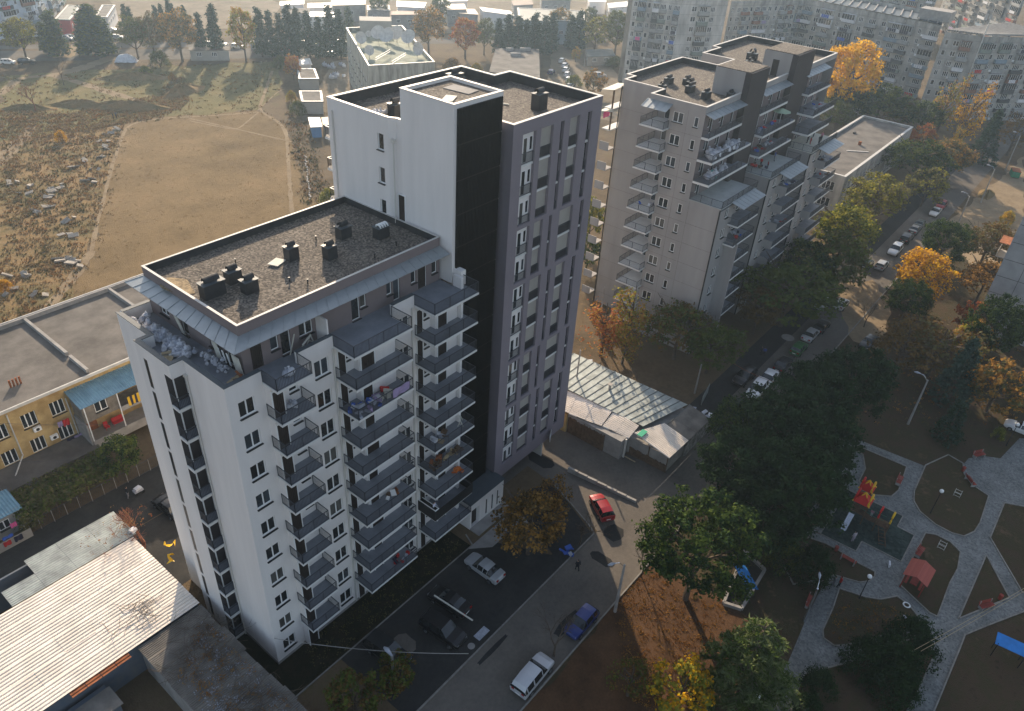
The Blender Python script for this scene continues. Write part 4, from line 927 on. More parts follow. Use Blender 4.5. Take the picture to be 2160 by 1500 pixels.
for x, z, m, lb in ((4.9, 1.72, M_CRED, 'red chair on the lower veranda'), (5.9, 1.72, M_CRED, 'red patterned sofa on the lower veranda')):
    t = thing('chair' if 'chair' in lb else 'sofa', lb, 'chair' if 'chair' in lb else 'sofa', (x, 39.6, z)); w_ = .5 if 'chair' in lb else 1.3
    link('seat', MB().box(0, w_, 0, .55, .3, .45).mesh('seat', m), t); link('backrest', MB().box(0, w_, .5, .6, .4, .95).mesh('backrest', m), t)
    for a in (0.02, w_ - .06):
        for b in (.02, .5): link('leg', MB().box(a, a + .04, b, b + .04, 0, .3).mesh('leg', m), t)
# outhouse of the yellow house at the left edge
oh = thing('outbuilding', 'small whitewashed outbuilding with a blue sheet roof at the left edge, washing on its rail', 'outbuilding', (-9.5, 33.5, 0))
mb = MB(); facade(mb, oh, (-13, 31.2), (-7.6, 31.2), 0, 1.2); facade(mb, oh, (-13, 33), (-7.6, 33), 0, 3, [(3.2, 1.1, 1.1, 1.1, W2)], d=.1); facade(mb, oh, (-7.6, 33), (-7.6, 37), 0, 3); facade(mb, oh, (-7.6, 31.2), (-7.6, 33), 0, 1.2)
part('wall', mb, M_BEIGE, oh); part('roof', corrugated(-13, -7.3, 32.6, 2.9, 36, 3.4, .3, .05), M_BLROOF, oh)
cloth('clothes', 'dark trousers drying on the rail of the small outbuilding', -9.3, 31.1, 1.15, .8, .7, M_CDK, cat='clothes'); cloth('clothes', 'red and dark washing on the outbuilding rail', -10.3, 31.1, 1.15, .7, .6, M_CRED, cat='clothes')
cloth('towel', 'blue towel over the outbuilding rail', -10.2, 31.15, 1.75, 1.0, .4, M_CBLU, cat='towel'); cloth('jacket', 'pink jacket hanging under the outbuilding roof', -9.0, 31.9, 2.3, .6, .6, M_CPINK, cat='jacket')

# ================================================================== SHEDS IN THE FOREGROUND LEFT
sa = thing('corrugated_shed', 'long low shed with pale corrugated roof, partly sunlit, bottom left', 'shed', (-10, 16, 0))
def ridge_sheets(root, x0, x1, ya, za, yb, zb, nx, m, pitch=.28, amp=.045, name='roof_sheet', jit=.02):
    rr = random.Random(int(x0 * 10)); w_ = (x1 - x0) / nx
    for k in range(nx):
        a = x0 + k * w_; dz = rr.uniform(0, jit)
        part(name, corrugated(a, a + w_ + .05, ya, za + dz, yb, zb + dz, pitch, amp), m, root)
# ribs run along x here, so the sheets are laid side by side along y
def corr_y(x0, x1, y0, y1, zx0, zx1, zyslope=0, pitch=.3, amp=.05):
    mb = MB(); n = max(4, int(abs(y1 - y0) / pitch * 4))
    for i in range(n):
        ya = y0 + (y1 - y0) * i / n; yb = y0 + (y1 - y0) * (i + 1) / n; pat = (1, 1, .8, -1); ha = amp * pat[i % 4] + zyslope * (ya - y0); hb = amp * pat[(i + 1) % 4] + zyslope * (yb - y0)
        mb.q([(x0, ya, zx0 + ha), (x1, ya, zx1 + ha), (x1, yb, zx1 + hb), (x0, yb, zx0 + hb)])
    return mb
for i in range(6):       # across y 8.2 .. 19.6
    y0 = 8.1 + i * 1.92
    for j in range(7):
        x0 = -20 + j * 2.55; x1 = min(x0 + 2.6, -2.15)
        m_ = M_CORR
        z = 3.75 + .1 * (i / 5) + random.uniform(0, .03) + (.012 if (i + j) % 2 else 0)
        part('roof_sheet', corr_y(x0, x1, y0, y0 + 1.95, z, z, .02, .35, .045), m_, sa)
for i in range(4):       # flat bluish sheets behind
    for j in range(4):
        if j == 0 and i > 1: continue
        x0 = -13.3 + j * 2.9; y0 = 19.75 + i * 1.12
        part('roof_sheet', corr_y(x0, min(x0 + 2.88, -1.75), y0, y0 + 1.1, 3.95 + .012 * ((i + j) % 2), 3.95 + .012 * ((i + j) % 2), .03, .25, .03), M_ZINC, sa)
part('wall', MB().box(-19.8, -2.4, 8.3, 8.5, 0, 3.65).box(-19.8, -2.4, 23.8, 24.0, 0, 3.7).box(-2.45, -2.25, 8.3, 24, 0, 3.6), mat('flaking_blue_wall', (0.22, 0.22, 0.22), .95, .3, .6, .3, 5, coords='world', col2=(0.09, 0.12, 0.16), detail=6), sa)
for k in range(4): part('rusty_sheet', corr_y(-13.9 + 1.25 * k, -12.7 + 1.25 * k, 7.45, 8.15, 3.72 + .01 * (k % 2), 3.72 + .01 * (k % 2), .03, .3, .04), M_RUST, sa)
part('rusty_edge', MB().box(-20.3, -17.5, 9, 20, 3.2, 3.55), M_RUST, sa)
sb = thing('corrugated_shed', 'narrow shed with dark weathered roof strewn with branches beside the block', 'shed', (-5, 0, 0))
for j in range(12):
    y1 = 8.05 - j * 1.75; x0, x1 = -8.2 + .0 * j, -2.3 - .02 * j
    for k in range(3):
        a = x0 + (x1 - x0) * k / 3; b = x0 + (x1 - x0) * (k + 1) / 3 + .05
        part('roof_sheet', corr_y(a + random.uniform(-.03, .03), b + (random.uniform(-.1, .35) if k == 2 else 0), y1 - 1.78, y1, 3.6 + .014 * ((j + k) % 2), 3.58 + .014 * ((j + k) % 2), 0.0, .2, .035), M_CORRD, sb)
part('wall', MB().box(-8.0, -7.8, -13, 8, 0, 3.5).box(-2.6, -2.4, -13, 8, 0, 3.4).box(-8, -2.4, -13.1, -13, 0, 3.4), M_CONC, sb)
sc_ = thing('hut', 'low hut with dark graffiti daubed wall below the pale corrugated roof', 'hut', (-13, 5, 0))
part('wall', MB().box(-17, -11.5, 5.2, 7.8, 0, 2.4), MATS['flaking_blue_wall'], sc_); part('roof', MB().box(-17.2, -11.3, 5.0, 7.3, 2.4, 2.5), M_CORRD, sc_)
# fallen branches and rubbish on the roofs
def twigs(name, label, cx, cy, z, r, n, m, seed, cat='branches', L0=1.4):
    rr = random.Random(seed); mb = MB()
    for _ in range(n):
        x = cx + rr.gauss(0, r); y = cy + rr.gauss(0, r); a = rr.uniform(0, pi * 2); l = rr.uniform(.3, L0); t = rr.uniform(-.1, .45)
        p0 = Vector((x, y, z + rr.uniform(.02, .25))); p1 = p0 + Vector((cos(a) * l, sin(a) * l, max(-.02, t * l))); p2 = p1 + Vector((cos(a + .5) * l * .5, sin(a + .5) * l * .5, 0.03))
        mb.tube([p0, p1, p2], [.02, .014, .006], 3, cap=False)
    o = link(name, mb.mesh(name, m)); tag(o, label, cat); return o
twigs('branches', 'dry branches fallen on the sunlit corrugated roof', -6.4, 10.8, 3.85, .9, 60, M_BARK, 1)
twigs('branches', 'heap of dead branches on the dark asbestos roof next to the block', -4.4, 3.8, 3.65, 1.6, 160, M_BARK, 2)
twigs('branches', 'tangle of dead branches and rusty leaves at the lower end of the dark roof', -4.8, -3.8, 3.65, 1.5, 130, M_BARK, 3)
tufts('roof_litter', [(-7.5, -8), (-2.8, -8), (-2.8, 7), (-7.5, 3)], 500, [T3, M_BAG2, LL], .04, .13, 11, 3.66)
tag(link('bag', MB().obox((0, 0, 0), (.6, .5, .3), .3).mesh('bag', M_BAG)), 'small pale sack caught in the bare bush by the shed roof', 'bag').location = (-1.8, 20.2, 4.2)
for nm, lb, p in (('plastic_sheet', 'upper scrap of yellow plastic sheet snagged in the bare bush', (-0.47, 16.11, 4.00)), ('plastic_sheet', 'lower scrap of yellow plastic sheet at the shed roof corner', (-1.29, 14.55, 4.00))):
    mb = MB(); rr = random.Random(int(p[0] * 100)); pr = None
    for i in range(9):
        a = Vector((sin(i * .8) * .25, i * .16 - .7, .25 * sin(i * 1.3))); b = a + Vector((.3 + .15 * sin(i * 2.2), .1, .12 * cos(i)))
        if pr: mb.q([pr[0], pr[1], b, a])
        pr = (a, b)
    tag(link(nm, mb.mesh(nm, M_YELB), None, p, .5 if 'upper' in lb else -.9), lb, 'plastic sheet')
# pergola fence along the yard
fe = thing('fence', 'wire mesh fence with pale posts along the yard of the yellow house', 'fence', (0, 31.6, 0))
for k in range(12):
    x = -8 + 1.35 * k; part('post', MB().box(x, x + .05, 31.5, 31.55, 0, 1.7), M_CONC, fe)
part('rail', MB().box(-8, 6.9, 31.51, 31.55, 1.65, 1.7).box(-8, 6.9, 31.51, 31.55, .1, .14), M_RAIL, fe)
mb = MB()
for k in range(60): mb.bar((-8 + .25 * k, 31.53, .1), (-7.5 + .25 * k, 31.53, 1.65), .012); mb.bar((-7.5 + .25 * k, 31.53, .1), (-8 + .25 * k, 31.53, 1.65), .012)
part('wire_mesh', mb, M_RAIL, fe)

# ================================================================== WORKSHOP
wk = thing('workshop', 'low workshop with patched metal roof and plank front beside the tower', 'workshop', (48, -5, 0))
rr = random.Random(5)
def slope_sheets(root, P00, P10, P11, P01, nu, nv, m, ribs=False, name='roof_sheet', gap=.0):
    P00, P10, P11, P01 = map(Vector, (P00, P10, P11, P01))
    for i in range(nu):
        for j in range(nv):
            u0, u1, v0, v1 = i / nu, (i + 1) / nu, j / nv, (j + 1) / nv
            f = lambda u, v: (P00 * (1 - u) + P10 * u) * (1 - v) + (P01 * (1 - u) + P11 * u) * v
            dz = Vector((0, 0, rr.uniform(0, .04) + .012 * ((i + j) % 2)))
            a, b, c, e = f(u0, v0) + dz, f(u1, v0) + dz, f(u1, v1) + dz, f(u0, v1) + dz
            if area([(a.x, a.y), (b.x, b.y), (c.x, c.y)]) < 0: a, b, c, e = b, a, e, c
            mb = MB()
            if ribs:
                nn = max(4, int((b - a).length / .075)); pat = (1, 1, .8, -1)
                for k in range(nn):
                    t0, t1 = k / nn, (k + 1) / nn; h0 = Vector((0, 0, .055 * pat[k % 4])); h1 = Vector((0, 0, .055 * pat[(k + 1) % 4]))
                    mb.q([a.lerp(b, t0) + h0, a.lerp(b, t1) + h1, e.lerp(c, t1) + h1, e.lerp(c, t0) + h0])
            else:
                up = Vector((0, 0, .03)); mb.q([a + up, b + up, c + up, e + up]); mb.q([a, b, b + up, a + up]); mb.q([b, c, c + up, b + up]); mb.q([c, e, e + up, c + up]); mb.q([e, a, a + up, e + up])
                mb.bar(a + up * 1.4, b + up * 1.4, .10, .07, 1)
            part(name, mb, [m, mat('roof_batten', (.13, .14, .13), .7, .2, 2)] if not ribs else m, root)
slope_sheets(wk, (47.0, 6.0, 4.3), (54.5, 6.4, 4.3), (56.5, -10.6, 3.2), (48.6, -8.6, 3.2), 2, 16, M_ZINC)
slope_sheets(wk, (43.9, 2.0, 3.2), (47.3, 3.4, 3.75), (48.4, -4.2, 3.5), (45.2, -4.6, 3.0), 1, 6, M_CORR, True)
slope_sheets(wk, (45.3, -4.7, 3.0), (48.5, -4.3, 3.4), (48.2, -8.2, 3.3), (45.8, -8.3, 2.8), 1, 4, M_CORR, True)
slope_sheets(wk, (46.8, -8.4, 3.2), (50.9, -10.3, 3.3), (50.6, -14.0, 2.8), (46.2, -13.8, 2.7), 4, 1, M_CORR, True)
slope_sheets(wk, (51.1, -10.5, 2.9), (57, -10.7, 3.0), (56.6, -14.0, 2.6), (50.9, -13.9, 2.6), 3, 1, M_CORRD)
part('roof_patch', MB().box(46.6, 48.0, -9.6, -8.9, 3.32, 3.36), mat('green_sheet', (.03, .35, .2), .6, .1, 2), wk)
part('wall', MB().box(44.6, 55.5, -8, 5.6, 0, 2.9).box(46.6, 56.4, -13.5, -8, 0, 2.5), M_CONC, wk)
part('pale_wall', MB().box(44.3, 45.2, 0, 2.2, 0, 2.9), M_YEL, wk)
for k in range(26):      # plank front
    y = -.1 - k * .215; part('plank', MB().box(44.5 + rr.uniform(0, .04), 44.58, y - .2, y, 0, 2.5 + rr.uniform(-.15, .1)), M_WOOD, wk)
for k in range(24):
    y = -8.3 - k * .215; part('plank', MB().box(46.45 + rr.uniform(0, .04), 46.54, y - .2, y, 0, 1.1 + rr.uniform(-.1, .1)), M_WOOD, wk)
for y in (-5.8, -8.1): part('post', MB().box(45.3, 45.5, y - .2, y, 0, 2.9), MATS['white_pipe'], wk)
part('post', MB().box(46.4, 46.5, -11, -10.9, 0, 2.7).box(46.4, 46.5, -13.6, -13.5, 0, 2.7), M_WOOD, wk)
part('chimney', MB().tube([(51.5, -1.6, 3.6), (51.5, -1.6, 4.6)], .18, 8).box(51.2, 51.8, -1.9, -1.3, 4.6, 4.7), M_BEIGE, wk)
part('shed_wall', MB().box(50.8, 56.8, -13.85, -13.7, 0, 2.6), mat('posters_wall', (.25, .24, .23), .9, .6, 1.5, coords='world', detail=6), wk)

# ================================================================== FLAT ROOFED SCHOOL, RIGHT EDGE SLAB
kg = thing('school_building', 'long low concrete building with a flat grey roof and pale rim behind the stepped block', 'building', (165, 6, 0))
k0, k1, j0, j1 = 142.8, 192.5, -.1, 12.4
mb = MB(); facade(mb, kg, (k0, j0), (k1, j0), 0, 7.9, [(1.2 + 2.6 * i, z, 1.4, 1.7, W2) for i in range(18) for z in (1.2, 4.9)], d=.15)
facade(mb, kg, (k0, j1), (k0, j0), 0, 7.9, [(8.2, 4.8, 2.6, 1.9, (.33, .66)), (8.2, 1.2, 2.6, 1.9, (.33, .66))], d=.15); facade(mb, kg, (k1, j1), (k0, j1), 0, 7.9); facade(mb, kg, (k1, j0), (k1, j1), 0, 7.9)
ring(mb, [(k0, j0), (k1, j0), (k1, j1), (k0, j1)], 7.9, 8.4, .4)
part('wall', mb, M_PANEL, kg); part('roof', MB().poly([(k0 + .4, j0 + .4), (k1 - .4, j0 + .4), (k1 - .4, j1 - .4), (k0 + .4, j1 - .4)], 7.95), M_ROOFG, kg)
mb = MB(); cope(mb, [(k0, j0), (k1, j0), (k1, j1), (k0, j1)], 8.402, .4, .08, .08); part('roof_coping', mb, M_COPE, kg)
part('roof_vent', MB().box(168, 168.6, 5, 5.6, 7.95, 8.8), M_RUST, kg); part('roof_vent', MB().box(176, 177, 9, 9.5, 7.95, 8.3), M_MEMB, kg); tag(link('plank', MB().obox((163, 4, 8.05), (5, .35, .1), -.9).mesh('plank', M_COPE)), 'long pale board lying on the flat school roof', 'board')

_sw = {}
def soviet_window(w_, h_, n):
    k = (w_, h_, n)
    if k not in _sw:
        mb = MB(); mb.box(0.04, w_ - .04, -.04, 0, .04, h_ - .04, 1)
        mb.box(0, .07, -.07, 0, 0, h_); mb.box(w_ - .07, w_, -.07, 0, 0, h_); mb.box(0, w_, -.07, 0, 0, .07); mb.box(0, w_, -.07, 0, h_ - .07, h_)
        for i in range(1, n): mb.box(w_ * i / n - .05, w_ * i / n + .05, -.07, 0, .05, h_ - .05)
        _sw[k] = mb.mesh('window', [M_FRAME, M_GLASS])
    return _sw[k]
M_BALG = [mat('balcony_green', (.19, .22, .19), .9, .2, 1), mat('balcony_rust', (.22, .11, .075), .9, .3, 1), mat('balcony_grey', (.30, .30, .29), .9, .2, 1), mat('balcony_dark', (.07, .07, .07), .9, .2, 1), mat('balcony_white', (.62, .62, .62), .8, .1, 1), mat('balcony_blue', (.20, .26, .31), .9, .2, 1)]
_bm = {}
def soviet_balcony(w_, d_, v, mi):
    k = (w_, d_, v, mi)
    if k not in _bm:
        mb = MB(); mb.box(0, w_, -d_, 0, -.15, 0, 0); mb.box(0, w_, -d_, -d_ + .05, 0, 1.0, 1); mb.box(0, .05, -d_ + .051, 0, 0, 1.0, 1); mb.box(w_ - .05, w_, -d_ + .051, 0, 0, 1.0, 1)
        if v == 1:
            mb.box(.06, w_ - .06, -d_ + .02, -d_ + .04, 1.0, 2.45, 2); n = 5
            for i in range(n + 1): x = .0 + (w_ - .06) * i / n; mb.box(x, x + .06, -d_ - .01, -d_ + .05, 1.0, 2.5, 3)
            mb.box(0, w_, -d_ - .01, 0, 2.5, 2.56, 1); mb.box(0, .04, -d_, 0, 1.0, 2.5, 1); mb.box(w_ - .04, w_, -d_, 0, 1.0, 2.5, 1)
        if v == 2:
            for i in (0, 1): mb.box((w_ - .06) * i, (w_ - .06) * i + .06, -d_, -d_ + .06, 1.0, 2.5, 1)
            mb.box(-.1, w_ + .1, -d_ - .2, 0, 2.5, 2.56, 1)
        _bm[k] = mb.mesh('balcony', [M_PANEL2, M_BALG[mi], M_GLASS, M_FRAME])
    return _bm[k]
LAUN = []
def soviet(root, p0, p1, z0, nf, pattern, seed, fh=2.8, wallm=None, top=1.5, joints=True):
    """facade from p0 to p1 (outward normal to the right); pattern: bay letters w=window n=narrow window b=balcony B=wide balcony - = blank"""
    rr = random.Random(seed); p0 = Vector((*p0[:2], 0)); p1 = Vector((*p1[:2], 0)); U = (p1 - p0).normalized(); W = (p1 - p0).length; rz = math.atan2(U.y, U.x); N = U.cross(Vector((0, 0, 1)))
    bw = W / len(pattern); mb = MB(); holes = []; H = nf * fh + top
    for f in range(nf):
        z = z0 + f * fh + .9
        for i, c in enumerate(pattern):
            u = i * bw
            if c == 'w': ww_, n_ = (1.5 if rr.random() < .5 else 1.3), (3 if rr.random() < .5 else 2)
            elif c == 'n': ww_, n_ = .9, rr.choice((1, 2))
            elif c in 'bB': ww_, n_ = min(bw * .8, 2.2), 4
            else: continue
            zz = z; hh = 1.4
            holes.append((u + bw / 2 - ww_ / 2, u + bw / 2 + ww_ / 2, zz - z0, zz - z0 + hh))
            pos = p0 + U * (u + bw / 2 - ww_ / 2) - N * .1 + Vector((0, 0, zz)) - root.location
            link('window', soviet_window(ww_, hh, n_), root, pos, rz)
            if c in 'bB':
                v = rr.choice((0, 1, 1, 2, 0)); mi = rr.choice((0, 1, 2, 2, 3, 4, 5, 2, 3)); d_ = rr.choice((.9, 1.1, 1.3)); wid = round(bw * (.95 if c == 'b' else 1.15), 1)
                pos = p0 + U * (u + bw / 2 - wid / 2) + Vector((0, 0, z0 + f * fh + .05)) - root.location
                link('balcony', soviet_balcony(wid, d_, v, mi), root, pos + N * .002, rz)
                if rr.random() < .22: LAUN.append((p0 + U * (u + .3) + N * (d_ + .1) + Vector((0, 0, z0 + f * fh + 1.1)), rz, bw * .7, rr.random()))
            elif rr.random() < .18:
                pos = p0 + U * (u + bw * .72) + N * .3 + Vector((0, 0, zz - .5)) - root.location
                link('air_conditioner', _ac, root, pos, rz)
    wall(mb, (p0.x, p0.y, z0), U, H, W, holes, .12, 0)
    if joints:
        for f in range(nf + 1):
            a = p0 + N * .004 + Vector((0, 0, z0 + f * fh)); b = a + U * W
            mb.q([a, b, b + Vector((0, 0, .05)), a + Vector((0, 0, .05))], 1)
    if top > 1:
        n_ = int(W / .9)
        for i in range(n_):
            a = p0 + U * (i * .9 + .1) + Vector((0, 0, z0 + nf * fh + .15)); b = a + U * .7; up = Vector((0, 0, top - .15)); o_ = N * .12
            mb.q([a + o_, b + o_, b + o_ + up, a + o_ + up], 0); mb.q([a, a + o_, a + o_ + up, a + up], 0); mb.q([b + o_, b, b + up, b + o_ + up], 0)
    part('wall', mb, [wallm or M_PANEL, M_PANEL2], root)
_ac = MB().box(0, .8, -.1, .2, 0, .55).mesh('air_conditioner', M_GLOBE)
def roofed(root, pts, z, m=None):
    pts = ccw([tuple(p[:2]) for p in pts]); mb = MB().poly(pts, z); part('roof', mb, m or M_ROOFG, root)
def rib_roof(root, pts, z, n):
    """dark roof with raised ribs"""
    p = [Vector((q[0], q[1], z)) for q in pts]; mb = MB(); mb.q(p, 0)
    for i in range(n):
        t = (i + .5) / n; mb.bar(p[0].lerp(p[1], t) + Vector((0, 0, .2)), p[3].lerp(p[2], t) + Vector((0, 0, .2)), .35, .4, 1)
    part('roof', mb, [M_COPED, M_CONC], root)
HT = 25.3
# right-hand slab of the photograph's corner (blank end wall with panel joints)
rb = thing('apartment_slab', 'grey panel apartment block cut off by the right edge, blank end wall with dark joints', 'building', (113, -40, 0))
mb = MB(); facade(mb, rb, (112.5, -34.1), (112.5, -46.5), 0, 26.5, [(6.8, z, 1.4, 1.4, W2) for z in (1.5, 4.4, 7.3)])
facade(mb, rb, (152, -34.1), (112.5, -34.1), 0, 26.5, [(3 + 4 * k, 1.4 + 2.9 * f, 1.5, 1.4, W2) for k in range(9) for f in range(8)]); facade(mb, rb, (112.5, -46.5), (152, -46.5), 0, 26.5); facade(mb, rb, (152, -46.5), (152, -34.1), 0, 26.5)
part('wall', mb, mat('blank_panel', (.36, .355, .35), .95, .15, .5, .2, 6, coords='world'), rb); roofed(rb, [(112.5, -46.5), (152, -46.5), (152, -34.1), (112.5, -34.1)], 26.4)
mb = MB()
for f in range(10): z = 1.25 + 2.9 * f; mb.box(112.49, 112.499, -46.4, -34.2, z, z + .09)
for y in (-37.3, -40.6, -43.6): mb.box(112.488, 112.499, y, y + .08, .3, 26.3)
part('panel_joint', mb, M_PANEL2, rb)
for z in (12.4,):
    b_ = part('balcony', MB().box(113.6, 117, -34.1, -32.8, z, z + .15).box(113.6, 117, -32.85, -32.8, z, z + 1.0), M_BEIGE, rb); link('awning', MB().box(113.5, 117.1, -34.1, -32.5, z + 2.4, z + 2.46).mesh('awning', M_RUST), b_)
# long ragged slab M
sm = thing('apartment_slab', 'long weathered concrete apartment block with ragged balconies behind the orange poplar', 'building', ((244.04, 16.71, 0.00)[0], 25, 0))
mA, mB_, mC = (248.68, 12.35, 25.30), (256.29, 57.49, 25.30), (228.26, 70.68, 25.30)
soviet(sm, mB_, mA, 0, 8, 'BwBnBwbwBbnB', 1)
soviet(sm, mC, mB_, 0, 8, 'nwBnBBwnBbwB', 2)
dN = Vector((14, 3)); p = [Vector(q[:2]) for q in (mC, mB_, mA)]
rib_roof(sm, [tuple(p[1]), tuple(p[2]), tuple(p[2] + dN), tuple(p[1] + dN)], 24.2, 16); rib_roof(sm, [tuple(p[0]), tuple(p[1]), tuple(p[1] + dN), tuple(p[0] + dN)], 24.2, 14)
facade_mb = MB(); facade(facade_mb, sm, tuple(p[2]), tuple(p[2] + dN), 0, HT); facade(facade_mb, sm, tuple(p[2] + dN), tuple(p[1] + dN), 0, HT); part('back_wall', facade_mb, M_PANEL, sm)
part('lift_housing', MB().box(p[2].x + 3, p[2].x + 9, p[2].y - 1, p[2].y + 8, 24.3, 27.2), M_CONC, sm)
sr_ = thing('apartment_slab', 'weathered concrete apartment block at the upper right with balconies and a ribbed dark roof', 'building', ((256.97, -4.44, 0.00)[0], -5, 0))
rA, rB, rC = (238.74, 8.91, 25.30), (241.71, -0.72, 25.30), (253.10, -10.26, 25.30)
e_ = Vector(rC[:2]) - Vector(rB[:2]); e_.normalize(); rC = (rB[0] + e_.x * 26, rB[1] + e_.y * 26)
soviet(sr_, rA, rB, 0, 8, 'nwB-', 3); soviet(sr_, rB, rC, 0, 8, 'BnBwBnBw', 4)
rib_roof(sr_, [tuple(rA[:2]), tuple(rB[:2]), rC, (rC[0] + 10, rC[1] + 16)], 24.2, 14)
part('roof_pipe', MB().tube([(rB[0] - .5, rB[1], 0), (rB[0] - .5, rB[1], 27)], .18, 6), M_COPE, sr_)
# angled slab S
ss = thing('apartment_slab', 'pale concrete apartment block with cluttered balconies at the top, left of the long slab', 'building', ((227.47, 83.23, 0.00)[0], 80, 0))
sA, sB, sC = (194.30, 86.67, 26.00), (199.88, 73.46, 26.00), (210.88, 63.89, 26.00)
soviet(ss, sA, sB, 0, 9, 'nBnbBnb', 5, wallm=mat('pale_concrete_panel', (.42, .405, .375), .95, .25, .5, .3, 4, coords='world', col2=(.62, .6, .55), detail=9, streak=3)); soviet(ss, sB, sC, 0, 9, '-wBw-', 6, wallm=MATS['pale_concrete_panel'])
sD = (sC[0] + 5, sC[1] + 9); soviet(ss, sC, sD, 0, 9, 'n', 7); rib_roof(ss, [tuple(sB[:2]), tuple(sC[:2]), sD, (sB[0] + 12, sB[1] + 18)], 25.4, 8); roofed(ss, [tuple(sB[:2]), (sB[0] + 12, sB[1] + 18), tuple(sA[:2])], 25.4)
bp2 = MB(); facade(bp2, ss, (sD[0], sD[1]), (sA[0] + 4, sA[1] + 4), 0, 26); part('back_wall', bp2, M_PANEL, ss)
# more slabs behind on the far right
for k, (pa, pb, sd, lb) in enumerate((((400.72, 44.77, 24.00), (350.91, 6.69, 24.00), 8, 'brownish apartment block behind the ribbed roof at the top right'), ((370.25, 83.83, 24.00), (368.07, 40.89, 24.00), 9, 'hazy apartment block peeping over the long slab at the top right'))):
    s_ = thing('apartment_slab', lb, 'building', (pa[0], pa[1], 0)); soviet(s_, pa, pb, 0, 9, 'wBnBwBnBwBnB', sd, wallm=mat('brown_panel', (.30, .28, .25), .95, .25, .5, .3, 4, coords='world', detail=8)); roofed(s_, [pa[:2], pb[:2], (pb[0] + 12, pb[1] + 4), (pa[0] + 12, pa[1] + 4)], 26)
# pale block top left
lt = thing('apartment_slab', 'pale bluish apartment tower in the top left corner', 'building', ((92.20, 254.81, 0.00)[0], (92.20, 254.81, 0.00)[1], 0))
lA, lB, lC = (92.20, 254.81, 0.00), (72.26, 247.16, 0.00), (120.28, 298.04, 0.00)
soviet(lt, lB, lA, 0, 9, 'nwBnB', 10, wallm=M_BLUEW, joints=False, top=.9); soviet(lt, lA, lC, 0, 9, 'nBwnBnBwB', 11, wallm=M_BLUEW, joints=False, top=.9)
roofed(lt, [lB[:2], lA[:2], lC[:2]], 25.9)
# antenna building
an = thing('antenna_building', 'stained concrete building with a roof full of satellite dishes beyond the tower', 'building', (120, 110, 0))
ZA = 15.0
aA, aB, aC, aD = [Vector(q[:2]) for q in ((131.67, 143.33, 15.00), (108.10, 107.54, 15.00), (123.71, 100.19, 15.00), (147.22, 136.45, 15.00))]
mb = MB(); M_ST = mat('stained_concrete', (.30, .29, .24), .95, .35, .8, .3, 4, coords='world', col2=(.50, .49, .42), detail=9, streak=5)
facade(mb, an, tuple(aA), tuple(aB), 0, ZA, [(3 + 4.2 * k, z, 1.2, 1.2, W2) for k in range(9) for z in (10, 6.6, 3.2)], d=.15); facade(mb, an, tuple(aB), tuple(aC), 0, ZA, [(7.5, 9.5, 1.2, 1.4, W2), (11, 9.5, 1.2, 1.4, W2)], d=.15); facade(mb, an, tuple(aC), tuple(aD), 0, ZA); facade(mb, an, tuple(aD), tuple(aA), 0, ZA)
ap = [tuple(q) for q in (aA, aB, aC, aD)]; ring(mb, ap, ZA - 1.0, ZA, .4, outer=False); part('wall', mb, M_ST, an)
part('roof', MB().poly(ap, ZA - .95), mat('green_stained_roof', (.24, .26, .2), .95, .3, .4, coords='world'), an)
mb = MB(); cope(mb, ap, ZA + .01, .3, .05, .1); part('roof_coping', mb, M_COPE, an)
def aloc(u, v): return aA.lerp(aB, u) * (1 - v) + aD.lerp(aC, u) * v
pb_ = aloc(.05, .5); part('stair_house', MB().obox((pb_.x, pb_.y, ZA + .8), (9, 6, 3.6), -.7), M_BEIGE, an)
for (u, v) in ((.9, .5), (.8, .3)): q = aloc(u, v); mb = MB(); [mb.obox((q.x, q.y, ZA + .1 + .5 * k), (10, .15, .12), .45) for k in range(2)]; part('roof_frame', mb, M_COPE, an)
def dish(x, y, z, r, az, el, lb, m=None):
    t = thing('satellite_dish', lb, 'satellite dish', (x, y, z), az, 'satellite dishes on the antenna building'); mb = MB(); n, k = 14, 4
    R0 = Matrix.Rotation(RAD(90 - el), 3, 'Y')
    P = lambda i, j: tuple(R0 @ Vector((r * j / k * cos(2 * pi * i / n), r * j / k * sin(2 * pi * i / n), .22 * r * (j / k) ** 2)) + Vector((0, 0, r + .4)))
    for i in range(n):
        for j in range(k):
            if j == 0: mb.q([P(0, 0), P(i, 1), P(i + 1, 1)])
            else: mb.q([P(i, j), P(i, j + 1), P(i + 1, j + 1), P(i + 1, j)])
    link('reflector', mb.mesh('reflector', m or M_COPE, True), t); link('mount', MB().tube([(0, 0, 0), (-.2, 0, r + .4)], .09, 5).mesh('mount', M_CONC), t)
    a = R0 @ Vector((0, 0, r * .8)) + Vector((0, 0, r + .4)); mb = MB()
    for i in range(3): mb.bar(P(i * n // 3, k), a, .04)
    link('feed_arm', mb.mesh('feed_arm', M_CONC), t)
